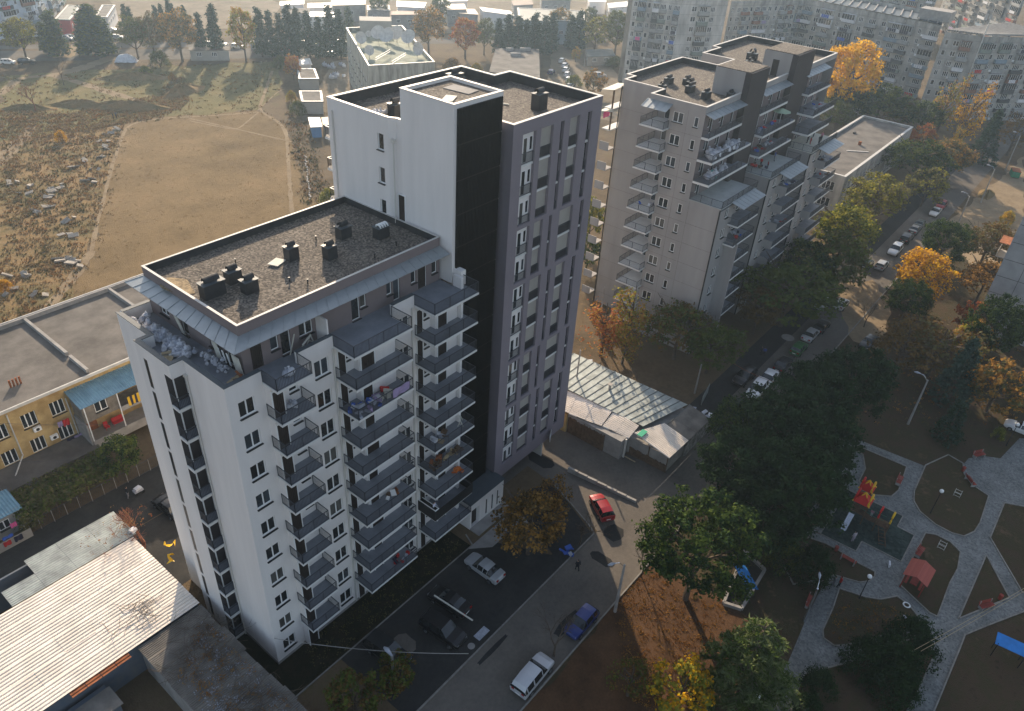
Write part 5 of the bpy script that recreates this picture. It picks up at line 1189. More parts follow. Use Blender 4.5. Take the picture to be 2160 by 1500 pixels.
for i, (u, v, r, a_, el, lb) in enumerate(((.35, .42, 2.0, 3.6, 40, 'large mesh dish in the middle of the roof, left of the pair'), (.45, .52, 2.0, 3.6, 40, 'large mesh dish in the middle of the roof, right of the pair'), (.38, .72, 2.0, 3.5, 35, 'large mesh dish behind, towards the right of the roof'), (.5, .86, 2.0, 3.5, 35, 'large mesh dish at the right parapet, back'),
      (.42, .1, 1.6, 4.4, 20, 'pale blue dish turned edge-on at the left parapet'), (.72, .12, 1.3, 4.4, 20, 'small bluish dish low at the front left parapet'), (.78, .85, 1.7, 4.6, 15, 'bluish dish turned edge-on near the front right corner'), (.25, .3, .9, 3.9, 35, 'small round dish at the foot of the stair house'), (.3, .62, 1.5, 3.6, 40, 'mesh dish half hidden behind the large pair'))):
    q = aloc(u, v); dish(q.x, q.y, ZA - .9, r, a_, el, lb)
# long low shed and other low buildings
def low(name, label, pts, h, wallm, roofm, cat='building', rim=True, split=0):
    P = ccw([tuple(p[:2]) for p in pts]); cx = sum(p[0] for p in P) / len(P); cy = sum(p[1] for p in P) / len(P); t = thing(name, label, cat, (cx, cy, 0)); mb = MB()
    for a, b in zip(P, P[1:] + P[:1]):
        L_ = math.dist(a, b); facade(mb, t, a, b, 0, h)
    for a, b in zip(P, P[1:] + P[:1]):
        L_ = math.dist(a, b)
        if L_ > 6 and h > 2.8:
            Ua = (Vector(b) - Vector(a)).normalized(); Na = Vector((Ua.y, -Ua.x))
            for k in range(int(L_ / 4.5)):
                pp_ = Vector(a) + Ua * (1.8 + 4.5 * k) + Na * .02; link('window', soviet_window(1.5, 1.2, 3), t, (pp_.x - cx, pp_.y - cy, h * .45), math.atan2(Ua.y, Ua.x))
    part('wall', mb, wallm, t); part('roof', MB().poly(offset_poly(P, -.3), h, h + .15), roofm, t)
    if rim: mb = MB(); cope(mb, P, h + .152, .3, .12, .15); part('roof_rim', mb, M_COPE, t)
    return t
M_WROOF = mat('white_sheet_roof', (.72, .70, .66), .6, .08, .3, coords='world'); M_CRROOF = mat('cream_sheet_roof', (.60, .47, .34), .7, .1, .3, coords='world'); M_BRROOF = mat('brown_sheet_roof', (.24, .17, .14), .8, .2, .3, coords='world'); M_DKROOF = mat('dark_sheet_roof', (.10, .12, .12), .7, .2, .3, coords='world')
lsh = low('long_shed', 'long shed with a flat grey brown roof and small vents beyond the tower', [(182.63, 129.05), (193.08, 119.63), (163.27, 96.28), (158.35, 110.89)], 5, M_CONC, M_ROOFG, 'shed', False)
for px_, s_ in (((183.66, 124.20, 5.00), 1.2), ((187.93, 121.01, 5.00), 1.8), ((179.64, 118.52, 5.00), 1.6)): part('roof_vent', MB().obox((px_[0], px_[1], 5.6), (s_ * 2, 1.2, .9), -.7), M_CONC, lsh)
low('gatehouse', 'small flat roofed hut with white rim beside the field, the farther one', [(120.92, 153.70), (124.88, 150.61), (118.89, 141.44), (114.70, 144.78)], 3, M_BEIGE, M_ROOFG, 'hut'); low('gatehouse', 'small flat roofed hut with white rim beside the field, the nearer one', [(107.25, 134.95), (111.70, 131.32), (105.91, 123.60), (101.84, 126.99)], 3, M_BEIGE, M_ROOFG, 'hut')
low('kiosk', 'tiny white kiosk behind the two rimmed huts', [(129.16, 163.69), (132.38, 162.73), (128.50, 156.92), (125.38, 157.90)], 2.6, M_WHITE, M_WROOF, 'kiosk')
ct = low('container', 'blue shipping container with a pale roof next to the open yard', [(95.78, 116.43), (97.53, 114.94), (93.76, 109.39), (91.85, 110.56)], 2.6, mat('blue_container', (.08, .2, .38), .6, .1, 1), M_WROOF, 'container', False)
low('container', 'cream cabin beside the blue container', [(98.23, 114.35), (101.00, 112.99), (97.80, 108.79), (95.19, 110.07)], 2.6, M_BEIGE, M_CRROOF, 'container', False)
low('warehouse', 'blue grey warehouse with a pale roof and glazed ridge near the top middle', [(230.76, 159.05), (249.20, 140.27), (231.99, 128.33), (212.65, 143.54)], 8, mat('blue_grey_cladding', (.28, .34, .40), .7, .15, .4, coords='world'), M_DKROOF, 'warehouse')
fb = [('white roofed market hall at the top, left of the brown one', (209.00, 203.70),(216.66, 195.29),(208.04, 188.07),(201.42, 195.75),6,M_WROOF),('brown roofed shed under the white hall', (196.04, 193.55),(211.19, 188.07),(204.92, 181.16),(191.82, 188.81),5,M_BRROOF),('cream roofed shed left of its lower twin', (220.63, 188.03),(227.71, 184.70),(220.32, 176.71),(213.35, 180.13),6,M_CRROOF),('cream roofed shed beside the brown tree', (221.99, 183.31),(227.34, 178.67),(220.62, 170.71),(215.97, 175.99),5,M_CRROOF),
 ('white strip roofed shed with dark side at the top middle', (228.20, 176.16),(232.36, 164.31),(226.93, 157.94),(223.38, 170.20),6,M_WROOF),('white roofed shed in the upper left market row', (173.44, 231.74),(181.98, 228.69),(177.74, 223.27),(168.85, 225.58),5,M_WROOF),('flat grey roofed shed in the market row', (166.47, 218.36),(174.00, 215.63),(168.71, 208.38),(161.29, 211.22),5,M_ROOFG),('long white roofed shed in the market row', (170.09, 209.58),(177.94, 203.34),(172.34, 196.66),(165.25, 203.46),5,M_WROOF),('white roofed shed right end of the market row', (179.86, 223.06),(189.10, 218.34),(183.53, 211.66),(174.57, 216.36),5,M_WROOF),('cream hall at the top edge left of the antenna building', (187.71, 218.27),(200.09, 212.87),(193.45, 205.40),(181.81, 210.60),6,M_CRROOF),
 ('dark roofed hall near the satellite dishes', (196.67, 207.73),(203.79, 203.16),(196.22, 194.53),(190.46, 200.51),5,M_DKROOF),('pale shed at the top right of the warehouse', (288.09, 154.18),(300.02, 151.84),(290.57, 144.94),(280.10, 147.96),5,M_WROOF),('low pale flat roofed shed right of the warehouse', (270.16, 142.40),(278.83, 136.67),(268.95, 130.53),(260.62, 136.14),5,M_ROOFG),('small white shed at the very top right of centre', (292.07, 167.55),(301.43, 164.49),(291.35, 157.32),(283.76, 160.81),5,M_WROOF),('dark garage row by the curved lane', (214.13, 114.05),(222.76, 109.37),(215.05, 103.19),(206.24, 108.22),3,M_DKROOF),('rust roofed shed near the top centre', (255.87, 182.25),(265.05, 179.07),(256.82, 171.60),(248.00, 174.79),5,M_BRROOF),('pale roofed hall at the top edge, centre', (232.04, 202.94),(244.39, 197.95),(234.40, 188.93),(222.97, 193.69),6,M_WROOF),('brown hall at the top edge, centre right', (273.29, 180.27),(287.03, 174.60),(276.76, 166.20),(263.45, 171.95),6,M_BRROOF)]
for lb, a, b, c, e, h, rm in fb: low('warehouse' if 'hall' in lb else 'shed', lb, [a, b, c, e], h, M_CONC if rm is not M_WROOF else M_WHITE, rm, 'shed', False)
low('red_building', 'low building with dark roof, white rim and red front in the top left', [(93.87, 244.87), (97.15, 241.73), (110.16, 261.17), (107.49, 264.96)], 5, mat('red_facade', (.42, .07, .07), .7, .1, 1), M_DKROOF)
low('shop', 'flat tan roofed building right of the red one', [(106.06, 242.20), (108.25, 238.84), (120.38, 256.68), (116.86, 258.94)], 5, M_WHITE, M_ROOFG)
low('garage', 'long beige garage wall behind the tall golden tree row', [(112.26, 196.23), (121.61, 189.33), (118.46, 184.60), (109.32, 191.43)], 3, M_BEIGE, M_ROOFG, 'garage', False)

# laundry on the far blocks
for i, (p, rz, w_, r) in enumerate(LAUN[:70]):
    m_ = (M_CWH, M_CDK, M_CBLU, M_CRED, M_CPUR, M_CWH, M_CPINK)[int(r * 6.99)]
    mb = MB(); n = 4
    for k in range(n): mb.q([(w_ * k / n, 0, -.9 - .1 * (k % 2)), (w_ * (k + .85) / n, 0, -.9), (w_ * (k + .85) / n, .02, 0), (w_ * k / n, .02, 0)])
    o = link('laundry', mb.mesh('laundry', m_), None, p, rz); tag(o, 'washing hung out along a balcony of the weathered concrete blocks', 'laundry', 'washing on the balconies of the concrete blocks')

# ================================================================== TREES
def clump(mb, c, rad, n, ls, rr, mi, flat=.8, up=.3, elong=1.0):
    c = Vector(c)
    for _ in range(n):
        v = Vector((rr.gauss(0, 1), rr.gauss(0, 1), rr.gauss(0, flat))); v *= rad * .55
        p = c + v; nrm = (v.normalized() if v.length > .01 else Vector((0, 0, 1))) * .7 + Vector((rr.gauss(0, .5), rr.gauss(0, .5), up + rr.gauss(0, .4)))
        nrm.normalize(); a = nrm.orthogonal().normalized(); a.rotate(Matrix.Rotation(rr.uniform(0, 6.28), 3, nrm)); b = nrm.cross(a)
        s_ = ls * rr.uniform(.6, 1.3); a *= s_ * elong; b *= s_
        mb.q([p - a * .5, p - b * .45 , p + a * .5, p + b * .45], mi if rr.random() < .75 else 1 - mi)
def make_tree(kind, seed):
    """unit tree 10 m high; returns (trunk mesh, crown mesh)"""
    rr = random.Random(seed); tr = MB(); cr = MB()
    if kind in ('round', 'broad', 'pine', 'sparse', 'small'):
        H = 10
        spec = dict(round=(2.2, 3.6, 3.9, 120, 34, .34, 5.8), broad=(1.8, 4.6, 3.2, 150, 32, .34, 5.8), pine=(2.2, 4.5, 3.7, 230, 60, .19, 6.2), sparse=(2.2, 3.6, 4.0, 90, 15, .33, 5.9), small=(1.0, 4.6, 4.3, 80, 34, .5, 5.6))[kind]
        base, rx, rz_, nc, nl, ls, zc = spec
        for b in range(9 if kind != 'pine' else 12):
            a = b * 2.4 + rr.uniform(-.3, .3); zz = rr.uniform(1.8, 6.0); l = rx * rr.uniform(.55, .95)
            p0 = Vector((0, 0, zz)); p1 = p0 + Vector((cos(a) * l * .5, sin(a) * l * .5, l * .35)); p2 = p0 + Vector((cos(a) * l, sin(a) * l, l * (.75 if kind != 'pine' else .45)))
            tr.tube([p0, p1, p2], [.13, .09, .03], 5, cap=False)
            for q_ in range(3): aa = a + rr.uniform(-1, 1); tr.tube([p1, p1 + Vector((cos(aa) * l * .4, sin(aa) * l * .4, l * .35))], [.06, .015], 4, cap=False)
        tr.tube([(0, 0, 0), (.05, .05, 2), (-.1, .1, 5), (.05, 0, 8.4)], [.26, .21, .15, .05], 7)
        lob = [(rr.uniform(0, 6.28), rr.uniform(-.6, 1), rr.uniform(.75, 1.12)) for _ in range(9)]
        for k in range(nc):
            a = rr.uniform(0, 6.28); e = math.asin(rr.uniform(-.75, 1)); 
            f = 1.0
            for la, le, ls_ in lob:
                dd = abs((a - la + pi) % (2 * pi) - pi) + abs(e - le); 
                if dd < 1.0: f = ls_
            rad = rr.uniform(.45, 1.0) ** .6 * f * (1 if rr.random() < .9 else .7)
            c = Vector((cos(a) * cos(e) * rx * rad, sin(a) * cos(e) * rx * rad, zc + sin(e) * rz_ * rad))
            clump(cr, c, (.62 if kind != 'pine' else .50) * (1.15 if kind == 'small' else 1), nl, ls, rr, int(rr.random() < .4), .7, .4, 1.6 if kind == 'pine' else 1.0)
    elif kind in ('conifer', 'cypress'):
        H = 10; tr.tube([(0, 0, 0), (0, 0, 9.6)], [.2, .04], 6)
        wd = 2.3 if kind == 'conifer' else 1.25
        for k in range(150):
            z = 9.8 - 9.0 * (k / 150) ** .8; r = wd * (1 - (z - .6) / 9.6) ** (.8 if kind == 'conifer' else .5) * rr.uniform(.6, 1.05); a = rr.uniform(0, 6.28)
            clump(cr, (cos(a) * r, sin(a) * r, z - r * .15), .42 + .1 * (10 - z) / 10, 22, .26, rr, int(rr.random() < .4), .8, .2, 1.5)
            if k % 10 == 0: tr.tube([(0, 0, z), (cos(a) * r, sin(a) * r, z)], [.05, .02], 4, cap=False)
    elif kind == 'cedar':      # layered, feathery, drooping tips
        tr.tube([(0, 0, 0), (0, 0, 9.8)], [.22, .04], 6)
        for k in range(44):
            z = 1.2 + 8.3 * (k / 44); r = 4.3 * (1 - (z - 1) / 9.2) ** .75 * rr.uniform(.8, 1.1) + .3; a = k * 2.399 + rr.uniform(-.2, .2); d_ = Vector((cos(a), sin(a), 0)); s_ = Vector((-sin(a), cos(a), 0))
            pts = [Vector((0, 0, z)) + d_ * (r * t) + Vector((0, 0, r * (.32 * t - .42 * t * t))) for t in (0, .35, .7, 1.0)]
            tr.tube(pts, [.07, .05, .03, .012], 4, cap=False)
            n = int(r * 17)
            for i in range(n):
                t = rr.uniform(.15, 1.0); p = Vector((0, 0, z)) + d_ * (r * t) + Vector((0, 0, r * (.32 * t - .42 * t * t))); sd = rr.choice((-1, 1)); l = r * .34 * (1.3 - t) * rr.uniform(.6, 1.3) + .15
                tip = p + (s_ * sd + d_ * .9).normalized() * l + Vector((0, 0, -l * .25)); wv = Vector((0, 0, .09)); wh = d_ * .09
                mi = int(rr.random() < .4)
                cr.q([p - wh, tip, p + wh], mi); cr.q([p - wv, tip, p + wv], mi)
                for _ in range(3): q_ = p.lerp(tip, rr.uniform(.3, 1)); w_ = Vector((rr.gauss(0, .12), rr.gauss(0, .12), rr.gauss(0, .06))); cr.q([q_, q_ + w_ + wh, q_ + w_ * 2.2, q_ + w_ - wh * .6], mi)
    elif kind == 'poplar':     # upright sparse autumn tree
        tr.tube([(0, 0, 0), (.1, 0, 3), (0, .1, 9)], [.2, .14, .03], 6)
        for k in range(26):
            z = rr.uniform(1.5, 7); a = rr.uniform(0, 6.28); l = rr.uniform(1.5, 3.2); p2 = Vector((cos(a) * l * .55, sin(a) * l * .55, z + l))
            tr.tube([(0, 0, z), p2 * .5 + Vector((0, 0, z * .5)) + Vector((cos(a), sin(a), 0)) * .15, p2], [.07, .04, .015], 4, cap=False)
            for q_ in range(3): clump(cr, p2 * rr.uniform(.8, 1.0) + Vector((0, 0, z * .05)), .55, 12, .26, rr, int(rr.random() < .5), 1.2, .3)
        for k in range(40): a = rr.uniform(0, 6.28); r = rr.uniform(.3, 1.9); clump(cr, (cos(a) * r, sin(a) * r, rr.uniform(1.6, 6)), .5, 12, .26, rr, int(rr.random() < .5), 1.2, .3)
    elif kind == 'shrub':
        for k in range(8): a = k * .8; tr.tube([(0, 0, 0), (cos(a) * 1.2, sin(a) * 1.2, 2.2)], [.08, .03], 4, cap=False)
        for k in range(90):
            a = rr.uniform(0, 6.28); e = rr.uniform(-.1, 1.5); r = rr.uniform(.7, 1)
            clump(cr, (cos(a) * cos(e) * 2.7 * r, sin(a) * cos(e) * 2.7 * r, .6 + 2.7 * sin(e) * r), .6, 60, .19, rr, int(rr.random() < .4), .8, .3)
    elif kind == 'bare':
        def grow(p, d_, l, r, dep):
            q_ = p + d_ * l; mid = p + d_ * l * .5 + Vector((rr.gauss(0, .04), rr.gauss(0, .04), 0)) * l
            tr.tube([p, mid, q_], [r, r * .8, r * .6], 5 if dep > 2 else 3, cap=False)
            if dep == 0: return
            for _ in range(3 if dep > 1 else 4):
                nd = (d_ + Vector((rr.gauss(0, .55), rr.gauss(0, .55), rr.uniform(-.1, .45)))).normalized(); grow(q_ if rr.random() < .6 else mid.lerp(q_, .6), nd, l * rr.uniform(.6, .82), r * .58, dep - 1)
        grow(Vector((0, 0, 0)), Vector((0, 0, 1)), 2.8, .2, 5)
    return tr, cr
L_DGREEN = leafmat('dark_pine_needles', (.012, .030, .010), (.030, .058, .018), .15); L_PGREEN = leafmat('lighter_pine_needles', (.035, .066, .014), (.085, .12, .022), .25)
L_OLIVE = leafmat('olive_leaves', (.06, .088, .018), (.125, .145, .028), .3); L_YG = leafmat('yellow_green_leaves', (.16, .18, .025), (.36, .31, .045), .4)
L_GOLD = leafmat('golden_leaves', (.55, .29, .01), (.75, .46, .02), .4); L_AMB = leafmat('amber_leaves', (.30, .15, .03), (.42, .24, .06), .35); L_RED = leafmat('rust_red_leaves', (.28, .08, .03), (.42, .15, .05), .3)
L_BRN = leafmat('brown_autumn_leaves', (.10, .065, .022), (.19, .115, .035), .25); L_CEDAR = leafmat('pale_cedar_needles', (.075, .10, .042), (.175, .205, .08), .2); L_BLUEG = leafmat('blue_green_needles', (.035, .06, .045), (.06, .10, .07), .15)
L_OLV2 = leafmat('dull_green_leaves', (.10, .095, .04), (.17, .15, .055), .3)
_proto = {}
def proto(kind, var):
    k = (kind, var)
    if k not in _proto:
        tr, cr = make_tree(kind, hash(kind) % 97 * 0 + sum(map(ord, kind)) + var * 31)
        _proto[k] = (tr.mesh('trunk', M_BARK), cr.mesh('crown', [L_OLIVE, L_OLIVE]) if cr.v else None)
    return _proto[k]
_cm = {}
def tree(name, kind, pos, h, wid, mats, label, cat='tree', group=None, rz=None, var=None, trunkm=None):
    """h height in m, wid = width multiplier; mats two leaf materials"""
    rr = random.Random(int(pos[0] * 13 + pos[1] * 7)); var = rr.randrange(2) if var is None else var
    tm, cm = proto(kind, var); s_ = h / 10 if kind != 'shrub' else h / 3.6 * (1 if math.hypot(pos[0], pos[1]) < 85 else .62)
    t = thing(name, label, cat, (pos[0], pos[1], 0), rr.uniform(0, 6.28) if rz is None else rz, group)
    sc = (s_ * wid, s_ * wid, s_)
    tk = link('trunk', tm, t, (0, 0, 0), 0, sc)
    if 'reddish' in label: tk.material_slots[0].link = 'OBJECT'; tk.material_slots[0].material = mat('red_twigs', (.24, .10, .06), .9, .3, 3)
    if cm:
        k = (kind, var, mats[0].name, mats[1].name)
        if k not in _cm: m2 = cm.copy(); m2.materials[0] = mats[0]; m2.materials[1] = mats[1]; _cm[k] = m2
        link('crown', _cm[k], t, (0, 0, 0), 0, sc)
    return t
TR = [
 # name, kind, crown-centre pixel at 0.58 h, h, width, mats, label
 ('pine_tree','pine',(31.46, -24.53, 8.00),12.5,1.0,(L_PGREEN,L_DGREEN),'rounded pine with sunlit left side standing alone between the road and the paved park'),
 ('pine_tree','pine',(45.50, -23.64, 8.00),12.5,1.0,(L_DGREEN,L_DGREEN),'dark pine at the roadside, lower left of the big pine mass'),
 ('pine_tree','pine',(45.08, -28.02, 8.00),13,.95,(L_DGREEN,L_DGREEN),'dark pine overhanging the playground, lowest of the big pine mass'),
 ('pine_tree','pine',(42.38, -27.17, 7.00),11,.95,(L_DGREEN,L_DGREEN),'dark pine between the playground pine and the road'),
 ('pine_tree','pine',(53.87, -26.93, 8.00),13,.9,(L_DGREEN,L_DGREEN),'dark pine at the right flank of the big pine mass'),
 ('pine_tree','pine',(54.36, -23.78, 8.00),13,.95,(L_DGREEN,L_DGREEN),'dark pine in the centre of the big pine mass'),
 ('pine_tree','pine',(53.25, -19.12, 6.00),10,.85,(L_DGREEN,L_PGREEN),'lower dark pine reaching over the road beside the parked dark hatchback'),
 ('pine_tree','pine',(63.48, -24.22, 8.00),13,.9,(L_DGREEN,L_DGREEN),'dark pine on the upper left of the pine mass by the road'),
 ('pine_tree','pine',(70.17, -26.22, 8.00),13,.85,(L_DGREEN,L_DGREEN),'dark pine at the top right of the pine mass'),
 ('cedar_tree','cedar',(24.53, -33.42, 6.00),11.5,1.0,(L_CEDAR,L_PGREEN),'feathery pale green cedar at the bottom, left of the paved path'),
 ('young_tree','small',(20.06, -29.83, 3.00),6.5,.95,(L_YG,L_GOLD),'bright yellow green tree at the bottom edge left of the cedar'),
 ('broadleaf_tree','sparse',(18.46, -25.70, 2.00),5,1.2,(L_BRN,L_OLIVE),'dark brown green tree at the bottom between the road and the yellow green tree'),
 ('broadleaf_tree','broad',(25.21, -8.93, 5.00),9.0,1.02,(L_BRN,L_AMB),'dull golden brown tree in front of the entrance'),
 ('broadleaf_tree','sparse',(30.00, -8.11, 5.00),8,.7,(L_BRN,L_AMB),'thin brown tree behind the golden brown entrance tree'),
 ('shrub','small',(1.36, -8.80, 3.00),5.5,1.0,(L_OLIVE,L_BRN),'olive tree at the bottom edge below the white block corner'),
 ('shrub','small',(5.33, -9.72, 2.00),4.2,1.0,(L_OLIVE,L_BRN),'dark olive bush beside the bottom-left parked car'),
 ('autumn_tree','small',(88.87, -41.19, 4.00),7.5,.95,(L_AMB,L_OLV2),'yellow brown tree near the right edge below the tall pine'),
 ('pine_tree','pine',(101.11, -37.43, 6.00),12,.8,(L_DGREEN,L_PGREEN),'tall dark pine in front of the blank grey end wall'),
 ('autumn_tree','round',(113.06, -24.30, 6.00),10,.9,(L_GOLD,L_AMB),'golden orange tree beside the road in the right middle'),
 ('pine_tree','pine',(104.98, -24.67, 4.00),8,.95,(L_DGREEN,L_PGREEN),'low dark pine under the golden orange tree'),
 ('pine_tree','pine',(127.90, -23.87, 6.00),11,.85,(L_DGREEN,L_PGREEN),'dark pine behind the golden orange tree'),
 ('broadleaf_tree','broad',(137.04, -29.93, 4.00),9,1.0,(L_BRN,L_OLV2),'brown green tree by the corner of the blank grey wall'),
 ('autumn_tree','broad',(121.95, -32.60, 3.00),8,.95,(L_BRN,L_AMB),'brownish tree below the wall balcony, left of the blank end wall'),
 ('broadleaf_tree','sparse',(92.04, -32.28, 5.00),9,1.35,(L_BRN,L_OLV2),'large thin brown tree in the park behind the pine mass'),
 ('broadleaf_tree','sparse',(87.56, -28.52, 5.00),9,1.1,(L_BRN,L_BRN),'thin brown tree right of the pine mass'),
 ('young_tree','small',(99.37, -35.61, 3.00),7,.7,(L_AMB,L_YG),'small yellow tree between the thin brown tree and the tall pine'),
 ('autumn_tree','small',(108.23, -34.04, 3.00),6,.75,(L_RED,L_RED),'rust red tree left of the tall pine by the grey wall'),
 ('spruce_tree','conifer',(86.97, -36.35, 5.00),11,1.1,(L_BLUEG,L_BLUEG),'blue green spruce in the upper park'),
 ('spruce_tree','conifer',(77.97, -38.25, 3.00),6.5,1.3,(L_BLUEG,L_DGREEN),'smaller dark spruce below the blue green one'),
 ('shrub','shrub',(83.08, -43.65, 1.50),3.2,.55,(L_OLIVE,L_YG),'small olive bush near the right edge by the globe lamp'),
 ('shrub','shrub',(166.04, -29.31, 2.00),5,.6,(L_YG,L_GOLD),'yellow bush at the upper right edge by the pale slab'),
 ('round_shrub','shrub',(42.72, -33.13, 2.00),4.8,.62,(L_DGREEN,L_DGREEN),'dark round bush beside the park bench'),
 ('round_shrub','shrub',(41.87, -30.30, 2.00),4.8,.55,(L_OLIVE,L_DGREEN),'lighter loose bush left of the dark round bush'),
 ('round_shrub','shrub',(40.11, -43.84, 2.00),4.8,.75,(L_DGREEN,L_DGREEN),'big dark bush nearest the path crossing'),
 ('round_shrub','shrub',(36.43, -43.16, 2.00),4.8,.75,(L_DGREEN,L_DGREEN),'big dark bush in the middle of the hedge group'),
 ('round_shrub','shrub',(35.45, -41.07, 2.00),4.2,.7,(L_DGREEN,L_DGREEN),'big dark bush at the left end of the hedge group'),
 ('round_shrub','shrub',(34.47, -43.94, 2.00),4.2,.7,(L_DGREEN,L_DGREEN),'big dark bush at the lower end of the hedge group'),
 ('round_shrub','shrub',(30.02, -38.66, 1.40),3.4,.65,(L_DGREEN,L_DGREEN),'dark round bush beside the lower path near the bottom edge'),
 ('round_shrub','shrub',(27.44, -38.74, 1.20),2.8,.65,(L_DGREEN,L_DGREEN),'smaller dark bush cut by the bottom edge'),
 ('broadleaf_tree','broad',(89.93, -10.07, 6.00),10.5,1.3,(L_OLIVE,L_OLIVE),'big dark green tree at the foot of the stepped block'),
 ('broadleaf_tree','broad',(84.33, -7.88, 4.00),8,.8,(L_BRN,L_BRN),'brown thin leaved tree against the foot of the stepped block'),
 ('broadleaf_tree','round',(105.41, -11.93, 6.00),11.5,.95,(L_OLIVE,L_OLV2),'dark green tree beside the parked cars on the shaded lane'),
 ('broadleaf_tree','round',(101.66, -8.22, 6.00),10,.9,(L_OLIVE,L_DGREEN),'dark green tree touching the lowest balconies'),
 ('broadleaf_tree','broad',(140.43, -7.59, 6.00),11,1.05,(L_YG,L_OLV2),'large yellow green tree in front of the school wall'),
 ('broadleaf_tree','broad',(120.65, -8.56, 6.00),11,.95,(L_YG,L_OLIVE),'yellow green tree left of the parked cars'),
 ('broadleaf_tree','broad',(172.16, -7.42, 6.00),11,1.1,(L_OLIVE,L_DGREEN),'dark green tree at the school corner by the road'),
 ('broadleaf_tree','small',(162.27, -12.77, 4.00),8,.9,(L_OLV2,L_YG),'olive tree beside the road behind the red car'),
 ('broadleaf_tree','broad',(183.36, -11.83, 5.00),10,1.1,(L_OLV2,L_AMB),'olive brown tree where the road bends'),
 ('autumn_tree','small',(201.15, -1.85, 3.00),7,.8,(L_RED,L_AMB),'orange red tree at the far school corner'),
 ('autumn_tree','round',(209.07, 22.65, 13.00),22,.72,(L_GOLD,L_GOLD),'tall bright golden poplar behind the stepped block'),
 ('broadleaf_tree','broad',(211.80, 21.10, 5.00),11,1.2,(L_OLIVE,L_DGREEN),'dark green tree below the golden poplar, left'),
 ('broadleaf_tree','broad',(212.13, 13.53, 6.00),12,1.2,(L_OLIVE,L_DGREEN),'dark green tree below the golden poplar, right'),
 ('broadleaf_tree','broad',(198.08, 20.05, 4.00),9,1.0,(L_OLIVE,L_OLV2),'olive tree at the end of the stepped block'),
 ('broadleaf_tree','broad',(215.39, 7.99, 4.00),9,1.0,(L_BRN,L_OLIVE),'brownish tree between the school and the long slab'),
 ('poplar_tree','poplar',(219.22, -1.49, 10.00),19,1.0,(L_AMB,L_YG),'tall thin yellow poplar in front of the weathered blocks, left of two'),
 ('poplar_tree','poplar',(214.39, -8.55, 10.00),19,1.0,(L_AMB,L_GOLD),'tall thin yellow poplar in front of the weathered blocks, right of two'),
 ('young_tree','poplar',(207.62, -8.99, 4.00),8,1.0,(L_YG,L_GOLD),'low yellow green tree at the foot of the two thin poplars'),
 ('broadleaf_tree','broad',(213.98, 2.23, 5.00),10,1.0,(L_DGREEN,L_OLIVE),'dark tree behind the far corner of the school'),
 ('spruce_tree','conifer',(204.89, -15.95, 7.00),14,1.1,(L_BLUEG,L_DGREEN),'dark conifer below the upper right block'),
 ('broadleaf_tree','sparse',(218.48, -19.99, 5.00),10,1.1,(L_BRN,L_BRN),'brown leafless looking tree at the right edge beside the road'),
 ('broadleaf_tree','broad',(264.05, -6.58, 5.00),10,1.0,(L_OLIVE,L_DGREEN),'green tree at the foot of the upper right block'),
 ('autumn_tree','poplar',(62.31, 6.53, 5.00),10,1.6,(L_AMB,L_RED),'orange red leaved tree behind the workshop, left'),
 ('autumn_tree','poplar',(65.10, 3.74, 7.00),13,1.2,(L_YG,L_AMB),'sparse yellow tree rising in front of the side balconies'),
 ('autumn_tree','poplar',(62.68, 2.93, 4.00),8,1.3,(L_YG,L_AMB),'yellow green tree directly behind the workshop roof'),
 ('broadleaf_tree','broad',(69.20, -1.99, 4.00),9,1.0,(L_OLIVE,L_BRN),'olive tree under the small windows of the stepped block'),
 ('broadleaf_tree','broad',(69.22, -7.37, 4.00),8,.9,(L_OLIVE,L_OLIVE),'dark olive tree at the front corner of the stepped block'),
 ('young_tree','small',(92.89, 29.75, 5.00),10,.6,(L_YG,L_OLIVE),'yellow green tree in the gap between the tower and the stepped block, upper'),
 ('young_tree','small',(82.90, 23.36, 3.00),7,.6,(L_OLIVE,L_DGREEN),'dark green tree in the gap between the tower and the stepped block, lower'),
 ('broadleaf_tree','round',(2.98, 32.10, 3.00),6.5,.95,(L_OLIVE,L_DGREEN),'bushy green tree in the yard of the yellow house'),
 ('bare_shrub','bare',(-1.23, 19.86, 0.00),8,1.1,(L_RED,L_RED),'reddish bare bush growing over the corrugated shed corner'),
 ('bare_tree','bare',(30.07, -12.26, 0.00),6.5,.9,(L_BRN,L_BRN),'bare tree on the pavement beside the red car'),
 ('bare_tree','bare',(17.21, -18.36, 0.00),6.5,1.0,(L_BRN,L_BRN),'bare tree over the black and white car at the bottom'),
 ('bare_tree','bare',(30.89, -19.59, 0.00),6.0,.6,(L_BRN,L_BRN),'thin bare sapling by the street lamp at the kerb'),
 ('bare_tree','bare',(99.66, -20.51, 0.00),6,.9,(L_BRN,L_BRN),'bare tree at the sunlit bend of the road'),
 ('bare_tree','bare',(69.03, 188.45, 0.00),9,.7,(L_BRN,L_BRN),'bare tree on the grass in the upper left'),
 ('bare_tree','bare',(53.70, 170.56, 0.00),9,1.0,(L_BRN,L_BRN),'reddish bare thicket at the left edge of the field'),
 ('shrub','shrub',(48.41, 145.23, 1.20),4.2,.7,(L_AMB,L_GOLD),'yellow bush in the scrub at the left'),
 ('shrub','shrub',(11.80, 85.20, 1.00),3,.8,(L_GOLD,L_AMB),'bright yellow bush at the left edge above the yellow house'),
 ('shrub','shrub',(90.01, 183.45, 1.50),5,.8,(L_YG,L_OLIVE),'yellow green bush below the white plastic covered car'),
 ('shrub','shrub',(92.99, 174.53, 1.50),4,.5,(L_AMB,L_AMB),'small orange bush at the edge of the weeds'),
 ('shrub','shrub',(68.77, 76.35, 2.00),6,.7,(L_YG,L_OLIVE),'yellow green bush behind the gravel roof corner'),
